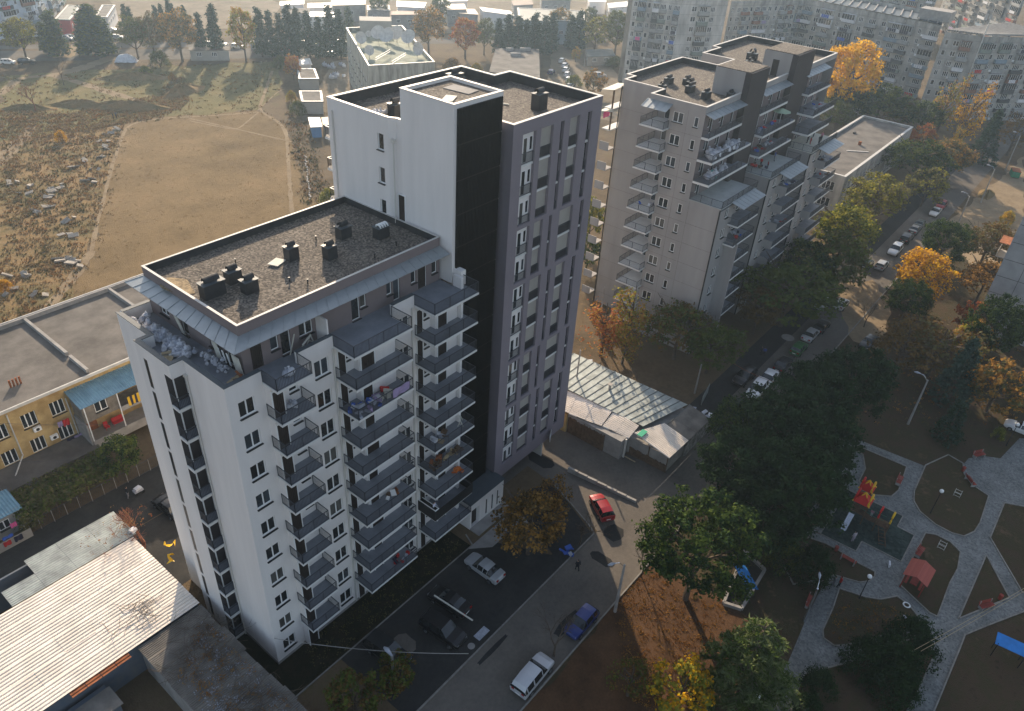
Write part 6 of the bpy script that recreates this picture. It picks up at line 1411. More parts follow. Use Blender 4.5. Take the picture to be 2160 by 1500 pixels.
 ('autumn_tree','small',(119.64, 154.03, 3.00),8,.7,(L_AMB,L_RED),'orange tree beside the two rimmed huts'),
 ('shrub','shrub',(106.18, 137.50, 1.50),5,.6,(L_YG,L_AMB),'yellowish bush left of the nearer rimmed hut'),
 ('shrub','shrub',(100.72, 127.48, 2.00),6,.8,(L_OLIVE,L_OLV2),'olive bush above the blue container'),
 ('shrub','shrub',(125.69, 168.65, 2.00),6,.8,(L_OLIVE,L_OLV2),'dull green bush at the top of the field path'),
 ('shrub','shrub',(98.35, 190.03, 3.00),8,.8,(L_OLIVE,L_OLV2),'dull green bush under the tall trees at the field edge'),
 ('broadleaf_tree','round',(72.99, 220.32, 6.00),13,.95,(L_OLV2,L_YG),'yellow green tree at the far left beside the field road'),
 ('broadleaf_tree','round',(98.65, 203.36, 6.00),13,.95,(L_OLIVE,L_OLV2),'olive green tree at the field edge, left of the brownish pair'),
 ('broadleaf_tree','round',(102.86, 200.91, 7.00),14,.8,(L_BRN,L_OLV2),'brownish tree squeezed between the olive one and the broad one'),
 ('broadleaf_tree','round',(106.85, 192.20, 8.00),16,.95,(L_OLV2,L_AMB),'broad olive amber tree at the field edge'),
 ('autumn_tree','round',(121.70, 180.62, 9.00),17,.7,(L_YG,L_AMB),'tall golden olive tree standing alone before the cypress row'),
 ('autumn_tree','round',(174.84, 152.62, 8.00),16,.95,(L_AMB,L_OLV2),'amber tree beyond the tower, left of the rust coloured one'),
 ('autumn_tree','round',(180.18, 140.62, 7.00),14,.95,(L_RED,L_AMB),'rust coloured tree beyond the tower'),
 ('broadleaf_tree','round',(189.15, 139.96, 6.00),13,.7,(L_OLV2,L_OLIVE),'dull green tree right of the rust coloured one'),
 ('broadleaf_tree','round',(228.72, 136.75, 7.00),13,.9,(L_OLV2,L_AMB),'olive amber tree before the blue grey warehouse'),
 ('broadleaf_tree','round',(222.12, 116.01, 7.00),14,.9,(L_OLV2,L_YG),'olive tree left of the pale slab, nearer the lane'),
 ('broadleaf_tree','round',(228.46, 111.23, 8.00),16,.95,(L_OLV2,L_OLIVE),'olive tree right beside the pale slab'),
 ('broadleaf_tree','round',(252.67, 139.29, 5.00),10,.8,(L_OLIVE,L_OLV2),'small green tree at the warehouse corner'),
 ('shrub','shrub',(164.24, 131.54, 2.00),7,1.0,(L_BRN,L_AMB),'brown bush right of the antenna building'),
 ('shrub','shrub',(168.52, 125.25, 2.00),5.5,.8,(L_GOLD,L_YG),'yellow orange bush behind the tower parapet'),
 ('shrub','shrub',(180.75, 95.54, 2.00),6,.9,(L_OLIVE,L_YG),'green bush at the head of the row of white cars'),
 ('autumn_tree','small',(176.76, 85.87, 3.00),8,1.0,(L_AMB,L_OLV2),'orange brown tree right of the row of white cars'),
 ('autumn_tree','small',(207.73, 114.08, 2.00),5,.8,(L_AMB,L_YG),'small yellow tree beside the dirt lane'),
 ('shrub','shrub',(212.47, 100.60, 2.00),6,1.2,(L_OLIVE,L_OLV2),'green bush at the foot of the pale slab'),
 ('shrub','shrub',(207.65, 92.75, 1.50),5,1.0,(L_YG,L_OLIVE),'bright green bush just above the stepped block parapet'),
 ('broadleaf_tree','round',(198.12, 202.42, 6.00),12,.9,(L_OLV2,L_OLIVE),'green tree beside the dark roofed hall near the top'),
 ('broadleaf_tree','round',(214.64, 184.93, 6.00),12,.8,(L_OLV2,L_OLIVE),'green tree between the white and cream halls'),
]
for nm, kd, p, h, wd, ms, lb in TR:
    if kd in ('broad', 'round', 'small', 'sparse') and 60 < p[0] < 240 and p[1] < 25: h *= 1.12; wd *= 1.2
    if kd == 'pine': wd *= 1.06
    if kd == 'cedar' : tree(nm, kd, p, h, wd, ms, lb, 'tree')
    else: tree(nm, kd, p, h, wd, ms, lb, 'bush' if 'shrub' in nm else 'tree')
# rows of dark conifers along the far road
ordn = ['first', 'second', 'third', 'fourth', 'fifth', 'sixth', 'seventh', 'eighth', 'ninth', 'tenth', 'eleventh', 'twelfth', 'thirteenth']
ROW1 = [(115.04, 193.87, 7.00), (117.13, 189.11, 7.00), (128.97, 182.32, 7.00), (131.44, 180.56, 7.00), (134.74, 179.89, 7.00), (136.31, 177.09, 7.00), (137.52, 174.56, 7.00), (141.13, 173.67, 7.00), (142.08, 169.63, 7.00), (145.73, 168.70, 7.00), (147.42, 165.81, 7.00)]
for i, p in enumerate(ROW1): tree('cypress_tree', 'cypress', p, 13 + (i * 7 % 4), 1.1, (L_DGREEN, L_BLUEG), ordn[i] + ' dark cypress from the left in the row along the road beyond the field', 'tree', 'cypress row beyond the field')
ROW2 = [(193.24, 137.02, 6.00), (193.70, 133.15, 6.00), (198.57, 132.77, 7.00), (200.08, 130.32, 6.00), (203.79, 129.45, 6.00), (206.57, 127.08, 7.00), (221.26, 126.26, 6.00), (221.11, 122.59, 6.00), (213.04, 128.60, 5.00)]
for i, p in enumerate(ROW2): tree('cypress_tree', 'cypress', p, 12 + (i * 5 % 3), 1.35, (L_DGREEN, L_BLUEG), ordn[i] + ' dark conifer in the dark row before the blue grey warehouse', 'tree', 'dark conifers before the warehouse')
for px_, h_, w_, lb in (((82.15, 219.92, 6.00), 13, 1.9, 'broad dark conifer before the dark roofed red building'), ((90.49, 212.38, 6.00), 15, 2.4, 'broadest dark conifer group by the flat tan shop'), ((89.32, 215.84, 5.00), 12, 1.8, 'dark conifer left of the broadest one'), ((93.85, 212.58, 5.00), 11, 1.8, 'dark conifer right of the broadest one'), ((81.20, 224.30, 4.00), 9, 1.8, 'lower dark conifer beside the yellow green tree'), ((167.94, 185.43, 6.00), 11, 1.2, 'dark cypress left of the antenna building')):
    tree('conifer_tree', 'cypress', px_, h_, w_, (L_BLUEG, L_OLIVE), lb)
for i, p in enumerate(((111.52, 232.89, 5.00), (110.68, 227.95, 5.00), (118.71, 226.14, 5.00), (120.97, 226.48, 5.00), (128.43, 235.04, 5.00), (124.76, 225.80, 5.00), (126.15, 221.07, 5.00))): tree('cypress_tree', 'cypress', p, 10, 1.0, (L_DGREEN, L_BLUEG), ordn[i] + ' small dark cypress from the left behind the field edge trees', 'tree', 'small cypresses behind the field edge trees')
# vine over the pergola
vm = MB(); rr = random.Random(9)
for k in range(800): clump(vm, (rr.uniform(-8.0, 2.6), rr.uniform(31.5, 36.0), 2.35 + rr.gauss(0, .28)), .45, 11, .26, rr, int(rr.random() < .4), .5, .8)
for k in range(60): clump(vm, (rr.uniform(-8.2, -6), rr.uniform(31.4, 32.2), rr.uniform(.5, 2.2)), .4, 9, .24, rr, 0, .8, .3)
vt = thing('grape_vine', 'dense grape vine turning brown on its frame along the yellow house yard', 'vine', (-3, 33.5, 0)); part('foliage', vm, [L_OLV2, L_OLIVE], vt)
mb = MB()
for x in (-7.8, -4.5, -1.2, 2):
    for y in (32, 35.4): mb.box(x, x + .08, y, y + .08, 0, 2.3)
part('frame', mb, M_WOOD, vt)
rvm = MB()
for k in range(60): clump(rvm, (rr.gauss(-2.5, 1.2), rr.gauss(20.8, .9), 4.2 + abs(rr.gauss(0, .8))), .25, 7, .12, rr, 0, .8, .3)
tag(link('dry_leaves', rvm.mesh('dry_leaves', [T3, L_RED])), 'rusty dry leaves clinging over the shed corner', 'leaves')

# ================================================================== CARS
def car_meshes(kind):
    # stations: x, z_low, z_belt, z_top, half width belt, half width top
    if kind == 'sedan': L_, st = 4.5, [(-2.25, .45, .72, .74, .72, .70), (-2.1, .28, .92, .95, .84, .80), (-1.45, .26, .98, 1.0, .86, .82), (-.95, .26, .98, 1.36, .87, .62), (-.4, .26, .97, 1.44, .87, .64), (.35, .26, .95, 1.42, .87, .63), (1.0, .26, .93, .97, .86, .80), (1.7, .26, .84, .90, .84, .78), (2.1, .3, .70, .76, .78, .70), (2.25, .42, .58, .60, .66, .60)]
    elif kind == 'hatch': L_, st = 4.0, [(-2.0, .4, .9, .92, .78, .72), (-1.92, .28, .98, 1.1, .84, .70), (-1.6, .26, 1.0, 1.42, .86, .62), (-.9, .26, 1.0, 1.5, .86, .63), (.25, .26, .97, 1.47, .86, .63), (.95, .26, .94, .98, .85, .78), (1.5, .26, .86, .92, .83, .76), (1.88, .3, .72, .78, .76, .68), (2.0, .42, .6, .62, .66, .6)]
    else: L_, st = 4.7, [(-2.35, .5, 1.0, 1.03, .84, .78), (-2.28, .34, 1.08, 1.3, .92, .74), (-2.0, .32, 1.1, 1.66, .93, .70), (-1.0, .32, 1.1, 1.76, .93, .71), (.3, .32, 1.08, 1.72, .93, .70), (1.0, .32, 1.06, 1.12, .92, .86), (1.75, .32, .98, 1.06, .9, .84), (2.2, .36, .8, .88, .84, .76), (2.35, .5, .65, .68, .74, .68)]
    body = MB(); glass = MB()
    def ringp(s):
        x, zl, zb, zt, wb, wt = s; cz = zt + .035
        return [(x, -wb * .9, zl), (x, -wb, (zl + zb) * .5), (x, -wb * .98, zb), (x, -wt, zt), (x, -wt * .5, cz), (x, 0, cz + .01), (x, wt * .5, cz), (x, wt, zt), (x, wb * .98, zb), (x, wb, (zl + zb) * .5), (x, wb * .9, zl)]
    R = [ringp(s) for s in st]
    for a in range(len(R) - 1):
        A, B = R[a], R[a + 1]; s0, s1 = st[a], st[a + 1]; cab = (s0[3] - s0[2] > .2) or (s1[3] - s1[2] > .2); both = (s0[3] - s0[2] > .2) and (s1[3] - s1[2] > .2)
        for j in range(10):
            q_ = [A[j], A[j + 1], B[j + 1], B[j]]
            if cab and j in (2, 7): 
                glass.q(q_)
                if both: 
                    for t0 in (0.0, .93):
                        P = lambda u, v: tuple(Vector(A[j]).lerp(Vector(B[j]), u).lerp(Vector(A[j + 1]).lerp(Vector(B[j + 1]), u), v)); o_ = Vector((0, -.012 if j == 2 else .012, .006))
                        body.q([tuple(Vector(P(t0, 0)) + o_), tuple(Vector(P(t0, 1)) + o_), tuple(Vector(P(t0 + .07, 1)) + o_), tuple(Vector(P(t0 + .07, 0)) + o_)])
            elif cab and not both and j in (3, 4, 5, 6): glass.q(q_)
            else: body.q(q_)
        body.q([A[10], A[0], B[0], B[10]])
    body.q([R[0][i] for i in range(11)]); body.q([R[-1][i] for i in reversed(range(11))])
    bm_ = body.mesh('body', M_STEEL, True); gm = glass.mesh('windows', mat('car_glass', (.015, .018, .02), .06, .1, 1, spec=.8))
    r = .31 if kind != 'suv' else .36; wm = MB().tube([(0, -.1, 0), (0, .1, 0)], r, 14).mesh('tyre', mat('tyre_rubber', (.015, .015, .015), .8, .1, 2)); rm = MB().tube([(0, -.11, 0), (0, .11, 0)], r * .6, 10).mesh('rim', M_STEEL)
    x1 = L_ / 2; zl = st[-2][2]
    hl = MB().box(0, .1, -.16, .16, -.07, .07).mesh('headlight', mat('lamp_glass', (.7, .7, .72), .15, .05, 1)); tl = MB().box(-.06, .04, -.14, .14, -.1, .1).mesh('tail_light', mat('tail_lamp', (.3, .01, .01), .2, .1, 1))
    return dict(body=bm_, glass=gm, tyre=wm, rim=rm, hl=hl, tl=tl, L=L_, st=st, r=r, k=kind)
CM = {k: car_meshes(k) for k in ('sedan', 'hatch', 'suv')}
_paint = {}
def paint(c):
    if c not in _paint: _paint[c] = mat('paint_%s' % c[0], c[1], .25, .04, 1, spec=.6)
    return _paint[c]
def car(kind, pos, ang, colour, label, group=None, cat='car'):
    C_ = CM[kind]; t = thing('parked_car', label, cat, (pos[0], pos[1], .02), RAD(ang), group)
    o = link('body', C_['body'], t); pm = mat('paint_' + '_'.join('%d' % int(c * 255) for c in colour), colour, .28, .04, 1, spec=.6, metal=.15)
    o.material_slots[0].link = 'OBJECT'; o.material_slots[0].material = pm
    link('windows', C_['glass'], t); st = C_['st']; r = C_['r']; hw = .80 if kind != 'suv' else .86
    for x in (-C_['L'] * .3, C_['L'] * .31):
        for y in (-hw, hw): w_ = link('wheel', C_['tyre'], t, (x, y, r)); link('rim', C_['rim'], w_)
    for y in (-.55, .55):
        link('headlight', C_['hl'], t, (C_['L'] / 2 - .17, y, st[-2][2] - .07)); link('tail_light', C_['tl'], t, (-C_['L'] / 2 + .04, y, st[1][2] - .12))
    link('number_plate', MB().box(-.01, .01, -.26, .26, -.06, .06).mesh('number_plate', M_FRAME), t, (-C_['L'] / 2 - .005, 0, .62))
    return t
SIL, WHT, BLK, GRY, BLU, REDC, GRN, DGR = (.42, .43, .44), (.75, .75, .74), (.012, .012, .014), (.10, .105, .11), (.012, .03, .16), (.30, .012, .018), (.03, .13, .035), (.02, .03, .028)
car('hatch', (35.82, -11.26, 0.60), 57, REDC, 'red hatchback standing in the patch of sun by the tower')
car('hatch', (21.65, -18.32, 0.60), 180, BLU, 'dark blue hatchback parked along the right kerb')
car('suv', (14.09, -18.26, 0.60), 0, (.5, .51, .53), 'pale car with dark windows at the bottom of the road').rotation_euler = (0, 0, RAD(2))
car('sedan', (20.34, -7.01, 0.60), 90, SIL, 'silver saloon half under the golden brown tree')
car('sedan', (14.93, -7.13, 0.60), 95, BLK, 'black saloon in the shaded parking with a white pole across it')
car('suv', (12.10, -8.99, 0.60), -85, BLK, 'black estate car in the shaded parking, next to the flat pale board')
car('suv', (7.08, -6.74, 0.60), -85, (.015, .017, .02), 'black car in the shaded parking nearest the bottom left')
car('sedan', (59.39, -14.58, 0.60), 2, DGR, 'dark hatchback by the corner of the workshop')
car('hatch', (64.11, -14.45, 0.60), 0, (.04, .05, .05), 'dark green grey car behind the scrap heap')
car('suv', (69.76, -14.97, 0.60), 182, WHT, 'large white estate car parked on the street'); car('sedan', (73.67, -14.97, 0.60), 182, WHT, 'white saloon with dark roof just behind the large white one')
car('suv', (71.45, -12.30, 0.60), 178, BLK, 'black off-roader parked on the forecourt beside the white cars')
car('sedan', (78.78, -15.15, 0.60), 0, BLK, 'black saloon between the white and the green car'); car('hatch', (84.65, -15.24, 0.60), 0, GRN, 'green hatchback parked along the street')
car('sedan', (89.93, -15.09, 0.60), 0, SIL, 'silver saloon beyond the green hatchback'); car('sedan', (93.79, -15.43, 0.60), 0, BLK, 'black saloon beyond the silver one near the tree')
car('hatch', (103.55, -15.28, 0.60), 0, (.55, .53, .5), 'pale saloon glinting at the sunlit bend'); car('hatch', (105.59, -12.06, 0.60), 0, WHT, 'white hatchback under the dark tree'); car('sedan', (101.44, -12.92, 0.60), 0, SIL, 'silver car half hidden under the dark green tree')
car('hatch', (122.62, -13.49, 0.60), 0, DGR, 'dark estate car parked in the shade beside the silver hatchback'); car('hatch', (124.10, -15.76, 0.60), 0, SIL, 'silver hatchback at the edge of the sunlight'); car('suv', (132.72, -15.68, 0.60), 180, WHT, 'white off-roader in the sun beyond the silver hatchback')
car('suv', (140.30, -15.72, 0.60), 0, BLK, 'dark off-roader in the row behind the white one'); car('sedan', (146.40, -15.72, 0.60), 0, GRY, 'grey saloon in the row along the far road'); car('sedan', (150.38, -15.70, 0.60), 0, DGR, 'dark saloon at the far end of the parked row')
car('sedan', (159.88, -16.36, 0.60), 180, WHT, 'white hatchback behind the red car on the far road'); car('hatch', (165.10, -16.36, 0.60), 180, REDC, 'red car at the far end of the parked cars'); car('sedan', (94.40, -22.85, 0.60), 175, BLK, 'black car half hidden by the pines at the right kerb'); car('suv', (216.54, -13.71, 0.60), 175, SIL, 'silver car far up the road at the bend')
car('sedan', (87.09, -45.95, 0.60), 90, WHT, 'white car cut by the right edge of the photograph'); car('hatch', (225.17, 22.40, 0.60), 40, SIL, 'silver car among the trees below the golden poplar')
car('sedan', (3.67, 24.22, 0.60), 95, BLK, 'black and yellow car half hidden behind the white block')
car('suv', (71.23, 215.57, 0.60), -30, BLK, 'black off-roader at the field edge, upper left')
for i, (x, y) in enumerate(((1192,138),(1194,148),(1196,160),(1200,172),(1203,186))): pass
WR = [(198.74, 112.05, 0.60), (194.34, 108.47, 0.60), (189.73, 104.57, 0.60), (184.84, 100.48, 0.60), (179.25, 95.92, 0.60), (187.89, 109.74, 0.60), (203.31, 116.58, 0.60)]
for i, p in enumerate(WR): car('hatch', p, 20, WHT if i != 5 else BLU, ['white car farthest but one in the row on the dirt parking', 'second white car of the row on the dirt parking', 'third white car of the row on the dirt parking', 'fourth white car of the row on the dirt parking', 'nearest white car of the row, behind the tower parapet', 'blue car parked opposite the white row', 'white car at the far end of the row on the dirt parking'][i], 'cars parked on the dirt lot')
# cars and vans on the distant road
FR = [(88.19, 244.78, 1.00), (93.15, 237.83, 1.00), (94.89, 238.28, 1.00), (103.76, 230.21, 1.00), (106.06, 230.28, 1.00), (109.82, 241.91, 1.00), (123.53, 204.00, 1.00), (126.99, 199.80, 1.00), (129.62, 197.03, 1.00), (148.99, 187.09, 1.00), (151.11, 184.68, 1.00), (155.79, 180.39, 1.00), (160.48, 180.48, 1.00), (228.86, 167.22, 1.00), (229.17, 163.78, 1.00), (229.15, 160.60, 1.00), (145.57, 172.85, 1.00), (147.19, 170.02, 1.00), (134.70, 192.46, 1.00), (141.03, 189.49, 1.00), (67.26, 218.61, 1.00), (196.84, 96.74, 0.60)]
for i, p in enumerate(FR): car('suv' if i % 3 == 0 else 'hatch', p, -41 + (90 if i % 4 == 3 else 0), WHT if i % 3 else SIL, 'small pale car on the distant road and market ground', 'pale cars on the distant road')
# tarpaulin covered car
tc_ = MB(); 
for i in range(10):
    for j in range(6):
        f = lambda i, j: (-2.6 + .52 * i, -1.2 + .4 * j, max(0, 1.7 * (1 - abs((i - 5) / 5) ** 3) * (1 - abs((j - 3) / 3) ** 4) + .12 * sin(i * 2.3 + j * 3.1)))
        tc_.q([f(i, j), f(i + 1, j), f(i + 1, j + 1), f(i, j + 1)])
tag(link('covered_car', tc_.mesh('covered_car', M_BAG), None, (94.03, 201.91, 0.00), -.7, 1.25), 'car under a pale tarpaulin at the far edge of the field', 'covered car')
tr_ = thing('truck', 'red and white lorry passing on the road beyond the field', 'lorry', (135.76, 185.63, 0.00), RAD(-41))
link('body', MB().box(-7, 3, -1.2, 1.2, 1, 3.4).mesh('body', M_BAG2), tr_); link('cab', MB().box(3.3, 5.2, -1.2, 1.2, .8, 3.2).mesh('cab', M_REDB), tr_)
for x in (-5, -3.5, 4): link('wheel', MB().tube([(x, -1.2, .5), (x, 1.2, .5)], .5, 10).mesh('wheel', MATS['tyre_rubber']), tr_)

# ================================================================== PEOPLE
def person(pos, ang, top, legs, label, pose='stand', h=1.72, hair=(.03, .02, .015), group=None, carry=None):
    """one continuous skinned body, coloured by garment"""
    k = h / 1.72; st = {'stand': (.06, .0, .08, .0), 'walk': (.28, -.26, .18, -.2), 'lean': (.05, .02, .35, .3), 'sit': (.42, .42, .3, .3)}[pose]
    zh = .92 if pose != 'sit' else .5
    V = [((0, 0, zh), .15), ((0, 0, zh + .2), .14), ((0, .0, zh + .42), .17), ((0, 0, zh + .55), .065), ((0.01, 0, zh + .66), .095), ((.01, 0, zh + .76), .085),
         ((st[0] * .45, .10, zh * .52 + (.2 if pose == 'sit' else 0)), .075), ((st[0] * .4 + (0 if pose != 'sit' else .1), .11, .07), .05), ((st[0] * .4 + .16, .12, .04), .04),
         ((st[1] * .35, -.10, zh * .52 + (.2 if pose == 'sit' else 0)), .075), ((st[1] * .9 + (0 if pose != 'sit' else .1), -.11, .07), .05), ((st[1] * .9 + .16, -.12, .04), .04),
         ((0, .21, zh + .45), .06), ((st[2] * .2, .26, zh + .2), .045), ((st[2] * .9 + .03, .24, zh + .0), .03), ((st[2] * 1.0 + .05, .24, zh - .1), .028),
         ((0, -.21, zh + .45), .06), ((st[3] * .2, -.26, zh + .2), .045), ((st[3] * .9 + .03, -.24, zh + .0), .03), ((st[3] * 1.0 + .05, -.24, zh - .1), .028)]
    E_ = [(0, 1), (1, 2), (2, 3), (3, 4), (4, 5), (0, 6), (6, 7), (7, 8), (0, 9), (9, 10), (10, 11), (2, 12), (12, 13), (13, 14), (14, 15), (2, 16), (16, 17), (17, 18), (18, 19)]
    me = bpy.data.meshes.new('person'); me.from_pydata([tuple(c * k for c in v[0]) for v in V], E_, []); ob = bpy.data.objects.new('tmp', me); COL.objects.link(ob)
    md = ob.modifiers.new('skin', 'SKIN'); sv = me.skin_vertices[0].data
    for i, v in enumerate(V): sv[i].radius = (v[1] * k, v[1] * k * (1.25 if i in (0, 1, 2) else 1)) if i < 3 else (v[1] * k,) * 2
    sv[0].use_root = True
    s2_ = ob.modifiers.new('sub', 'SUBSURF'); s2_.levels = 1; s2_.render_levels = 1
    dg = bpy.context.evaluated_depsgraph_get(); nm = bpy.data.meshes.new_from_object(ob.evaluated_get(dg)); bpy.data.objects.remove(ob)
    nm.name = 'person'; nm.materials.clear()
    nmk = lambda p, c: mat(p + '_%d_%d_%d' % tuple(int(x * 255) for x in c), c, .9, .1, 4)
    for m_ in (nmk('cloth', legs), nmk('cloth', top), mat('skin_tone', (.42, .26, .18), .6, .05, 3), nmk('hair', hair), mat('shoe', (.02, .02, .02), .6, .1, 3)): nm.materials.append(m_)
    for p in nm.polygons:
        c = p.center / k; mi = 0
        if c.z < .1: mi = 4
        elif c.z > zh + .6: mi = 3 if (c.z > zh + .74 or c.x < .0) else 2
        elif c.z > zh + .53: mi = 2
        elif abs(c.y) > .2 and c.z < zh + .0 and c.z > zh - .2: mi = 2
        elif c.z > zh + .02 : mi = 1
        p.material_index = mi; p.use_smooth = True
    o = link('person', nm, None, pos, RAD(ang)); tag(o, label, 'person', group)
    return o
DK, RD, WH_, BL_, GY = (.02, .02, .025), (.4, .02, .02), (.6, .6, .62), (.05, .08, .25), (.15, .15, .16)
person((26.98, -14.13, 0.00), 60, DK, DK, 'person in dark clothes walking on the road near the red car', 'walk')
person((45.23, -0.50, 0.00), -90, DK, DK, 'person in black standing in front of the plank wall of the workshop')
person((1.65, 29.23, 0.00), 20, DK, GY, 'person in dark clothes walking along the yard with a cart', 'walk')
person((43.21, -35.51, 0.03), -60, GY, GY, 'person in grey strolling beside the one in red on the paved path', 'walk'); person((43.65, -36.00, 0.03), -60, RD, DK, 'person in a red top on the paved path', 'walk')
person((51.01, -34.97, 0.03), 60, (.4, .35, .38), (.3, .26, .3), 'person in a pale coat standing below the slide'); person((55.62, -35.35, 0.70), 0, (.6, .3, .35), WH_, 'child in pink standing on the play bridge', h=1.2)
person((79.54, -11.81, 0.00), 30, BL_, DK, 'person in blue by the forecourt'); person((79.47, -11.38, 0.00), 90, DK, DK, 'person in dark clothes facing the one in blue on the forecourt')
zt = 23.47
for p, tp, lg, lb in (((92.26, 0.33, 23.47), RD, DK, 'child in red playing on the middle terrace of the stepped block'), ((91.87, -0.93, 23.47), (.25,.03,.03), DK, 'smaller child in dark red on the middle terrace'), ((95.95, -0.25, 23.47), BL_, GY, 'person walking on the middle terrace in blue'),
    ((112.72, 0.55, 23.47), DK, DK, 'person in black on the white terrace, left of the pair'), ((112.80, -0.18, 23.47), (.1,.02,.02), DK, 'person in dark red on the white terrace, right of the pair'), ((111.80, -1.88, 23.47), (.6,.25,.3), DK, 'person in pink near the terrace railing'), ((108.92, -0.59, 23.47), DK, DK, 'person in dark clothes at the inner side of the white terrace'), ((108.57, -1.22, 23.47), RD, RD, 'child in red on the white terrace'), ((109.23, -2.43, 23.47), DK, DK, 'person in black leaning at the corner railing')):
    person(p, random.uniform(0, 360), tp, lg, lb, h=1.3 if 'child' in lb else 1.75)
person((18.4, -1.7, 6.29), -70, (.62, .62, .72), DK, 'person in a pale lilac top leaning on a balcony railing near the entrance', 'lean'); person((64.45, 152.89, 0.00), 0, DK, DK, 'person far off on the field'); person((65.31, 153.14, 0.00), 40, GY, DK, 'second person far off on the field, in grey')
cart = thing('cart', 'small cart with a pale load pushed along the yard', 'cart', (2.75, 29.12, 0.00)); link('tray', MB().box(-.5, .5, -.3, .3, .35, .6).mesh('tray', M_BAG2), cart); link('load', MB().obox((0, 0, .7), (.7, .5, .3), .2).mesh('load', M_BAG), cart)
for x in (-.4, .4): link('wheel', MB().tube([(x, -.35, .17), (x, -.3, .17)], .17, 10).mesh('wheel', MATS['tyre_rubber']), cart)

# ================================================================== BAGS, BOARDS AND CLUTTER
def bag_mesh(seed):
    rr = random.Random(seed); mb = MB(); n, k = 9, 6
    rad = [[1 + rr.uniform(-.16, .16) for _ in range(n)] for _ in range(k + 1)]
    P = lambda i, j: (.34 * rad[j][i % n] * sin(pi * (j + .25) / (k + .6)) * cos(2 * pi * i / n), .26 * rad[j][i % n] * sin(pi * (j + .25) / (k + .6)) * sin(2 * pi * i / n), .42 * (1 - cos(pi * j / k)) / 2 * (1 + .1 * rad[j][i % n]))
    for j in range(k):
        for i in range(n): mb.q([P(i, j), P(i + 1, j), P(i + 1, j + 1), P(i, j + 1)])
    mb.q([P(i, k) for i in range(n)]); a = rr.uniform(0, 6)
    mb.tube([(0, 0, .4), (.06 * cos(a), .06 * sin(a), .5), (.14 * cos(a), .14 * sin(a), .56)], [.05, .04, .1], 6)
    return mb
BM = [bag_mesh(i).mesh('rubbish_bag', M_BAG if i % 3 else M_BAG2) for i in range(6)]
def bag(x, y, z, s, label, group, cat='bag', name='rubbish_bag'):
    o = link(name, random.choice(BM), None, (x, y, z), random.uniform(0, 6.28), s * random.uniform(.85, 1.2)); o.rotation_euler[0] = random.uniform(-.5, .5); o.rotation_euler[1] = random.uniform(-.5, .5); tag(o, label, cat, group)
random.seed(21); Zt = TZ + .03
n_ = 0
for i in range(115):      # big pile along the terrace by the penthouse wall
    t = random.random(); x = .95 + random.gauss(0, .35) * (1 - .2 * t); y = 12.9 - 6.8 * t + random.gauss(0, .35); hh = max(0, .75 * (1 - abs(x - 1.2) / .9)) * random.random() * (1.2 - t * .8)
    x = min(max(x, -.1 if y > 9.6 or y < 9.4 else .4), 2.0) if y > 9.4 else min(max(x, -.5), 2.0)
    bag(max(x, .55) if y > 9.2 else x, y, Zt + hh, .82, 'pale blue white rubbish bag in the big heap on the corner terrace', 'rubbish bags heaped on the corner terrace')
for i in range(46): t = random.random(); bag(1.9 + random.gauss(0, .18), 5.9 - 3.2 * t + random.gauss(0, .1), Zt + random.random() * .25, .5 - .1 * t, 'small pale bag in the narrow row along the penthouse wall', 'small bags along the penthouse wall')
for x, y, lb in ((4.6, -.6, 'white plastic bag lying on the open top balcony, left half'), (4.95, -.75, 'white plastic bag lying on the open top balcony, right half')): bag(x, y, Zt, 1.0, lb, None)
for i in range(7): bag(4.5 + random.uniform(-.3, .4), -.15 + random.uniform(-.2, .3) - .4, FL[9] + .02 + .3 * (i // 4), .7, 'bag stacked on the uppermost enclosed balcony next to its door', 'bags on the top left balcony')
for i in range(30): bag(73.5 + random.uniform(-1, 7.5), .5 + random.uniform(-.5, .6), 29.12 + random.random() * .5, 1.5, 'pale full sack on the long balcony second from the top of the stepped block', 'sacks on the second balcony of the stepped block')
for i in range(18): bag(72.6 + random.uniform(-.3, 7.5), .3 + random.uniform(-.5, .6), 26.12 + random.random() * .5, 1.4, 'pale bag among the clutter on the third balcony of the stepped block', 'bags on the third balcony of the stepped block')
mb = MB()
for j in range(6):
    for i in range(12): P = lambda i, j: (75 + .9 * cos(2 * pi * i / 12) * cos(pi / 2 * j / 6), .5 + .7 * sin(2 * pi * i / 12) * cos(pi / 2 * j / 6), 26.15 + 1.1 * sin(pi / 2 * j / 6)); mb.q([P(i, j), P(i + 1, j), P(i + 1, j + 1), P(i, j + 1)])
tag(link('tarpaulin', mb.mesh('tarpaulin', mat('teal_tarp', (.12, .38, .36), .6, .1, 2), True)), 'teal tarpaulin bundle on the third balcony of the stepped block', 'tarpaulin')
def board(label, c, size, rz, tilt=(0, 0), m=M_FOAM, name='board', cat='board', group=None):
    mb = MB().obox((0, 0, 0), size); o = link(name, mb.mesh(name, m), None, c, rz); o.rotation_euler = (tilt[0], tilt[1], rz); tag(o, label, cat, group); return o
board('pale board propped against the penthouse corner', (2.42, 2.1, Zt + .75), (.05, .9, 1.5), 0, (0, -.12)); board('narrow pale board leaning on the penthouse wall, left of the corner board', (2.42, 4.6, Zt + .8), (.05, .6, 1.6), 0, (0, -.12)); board('tall curved pale strip leaning among the bags', (2.35, 9.3, Zt + .9), (.05, .5, 1.8), 0, (0, -.2))
for i in range(5): board('dark pane leaning in the row against the penthouse wall', (2.45, 3.2 + .28 * i, Zt + .6), (.04, .22, 1.2), 0, (0, -.14), M_GLASS if i % 2 else M_FRAME, 'pane', 'window pane', 'panes leaning on the penthouse wall')
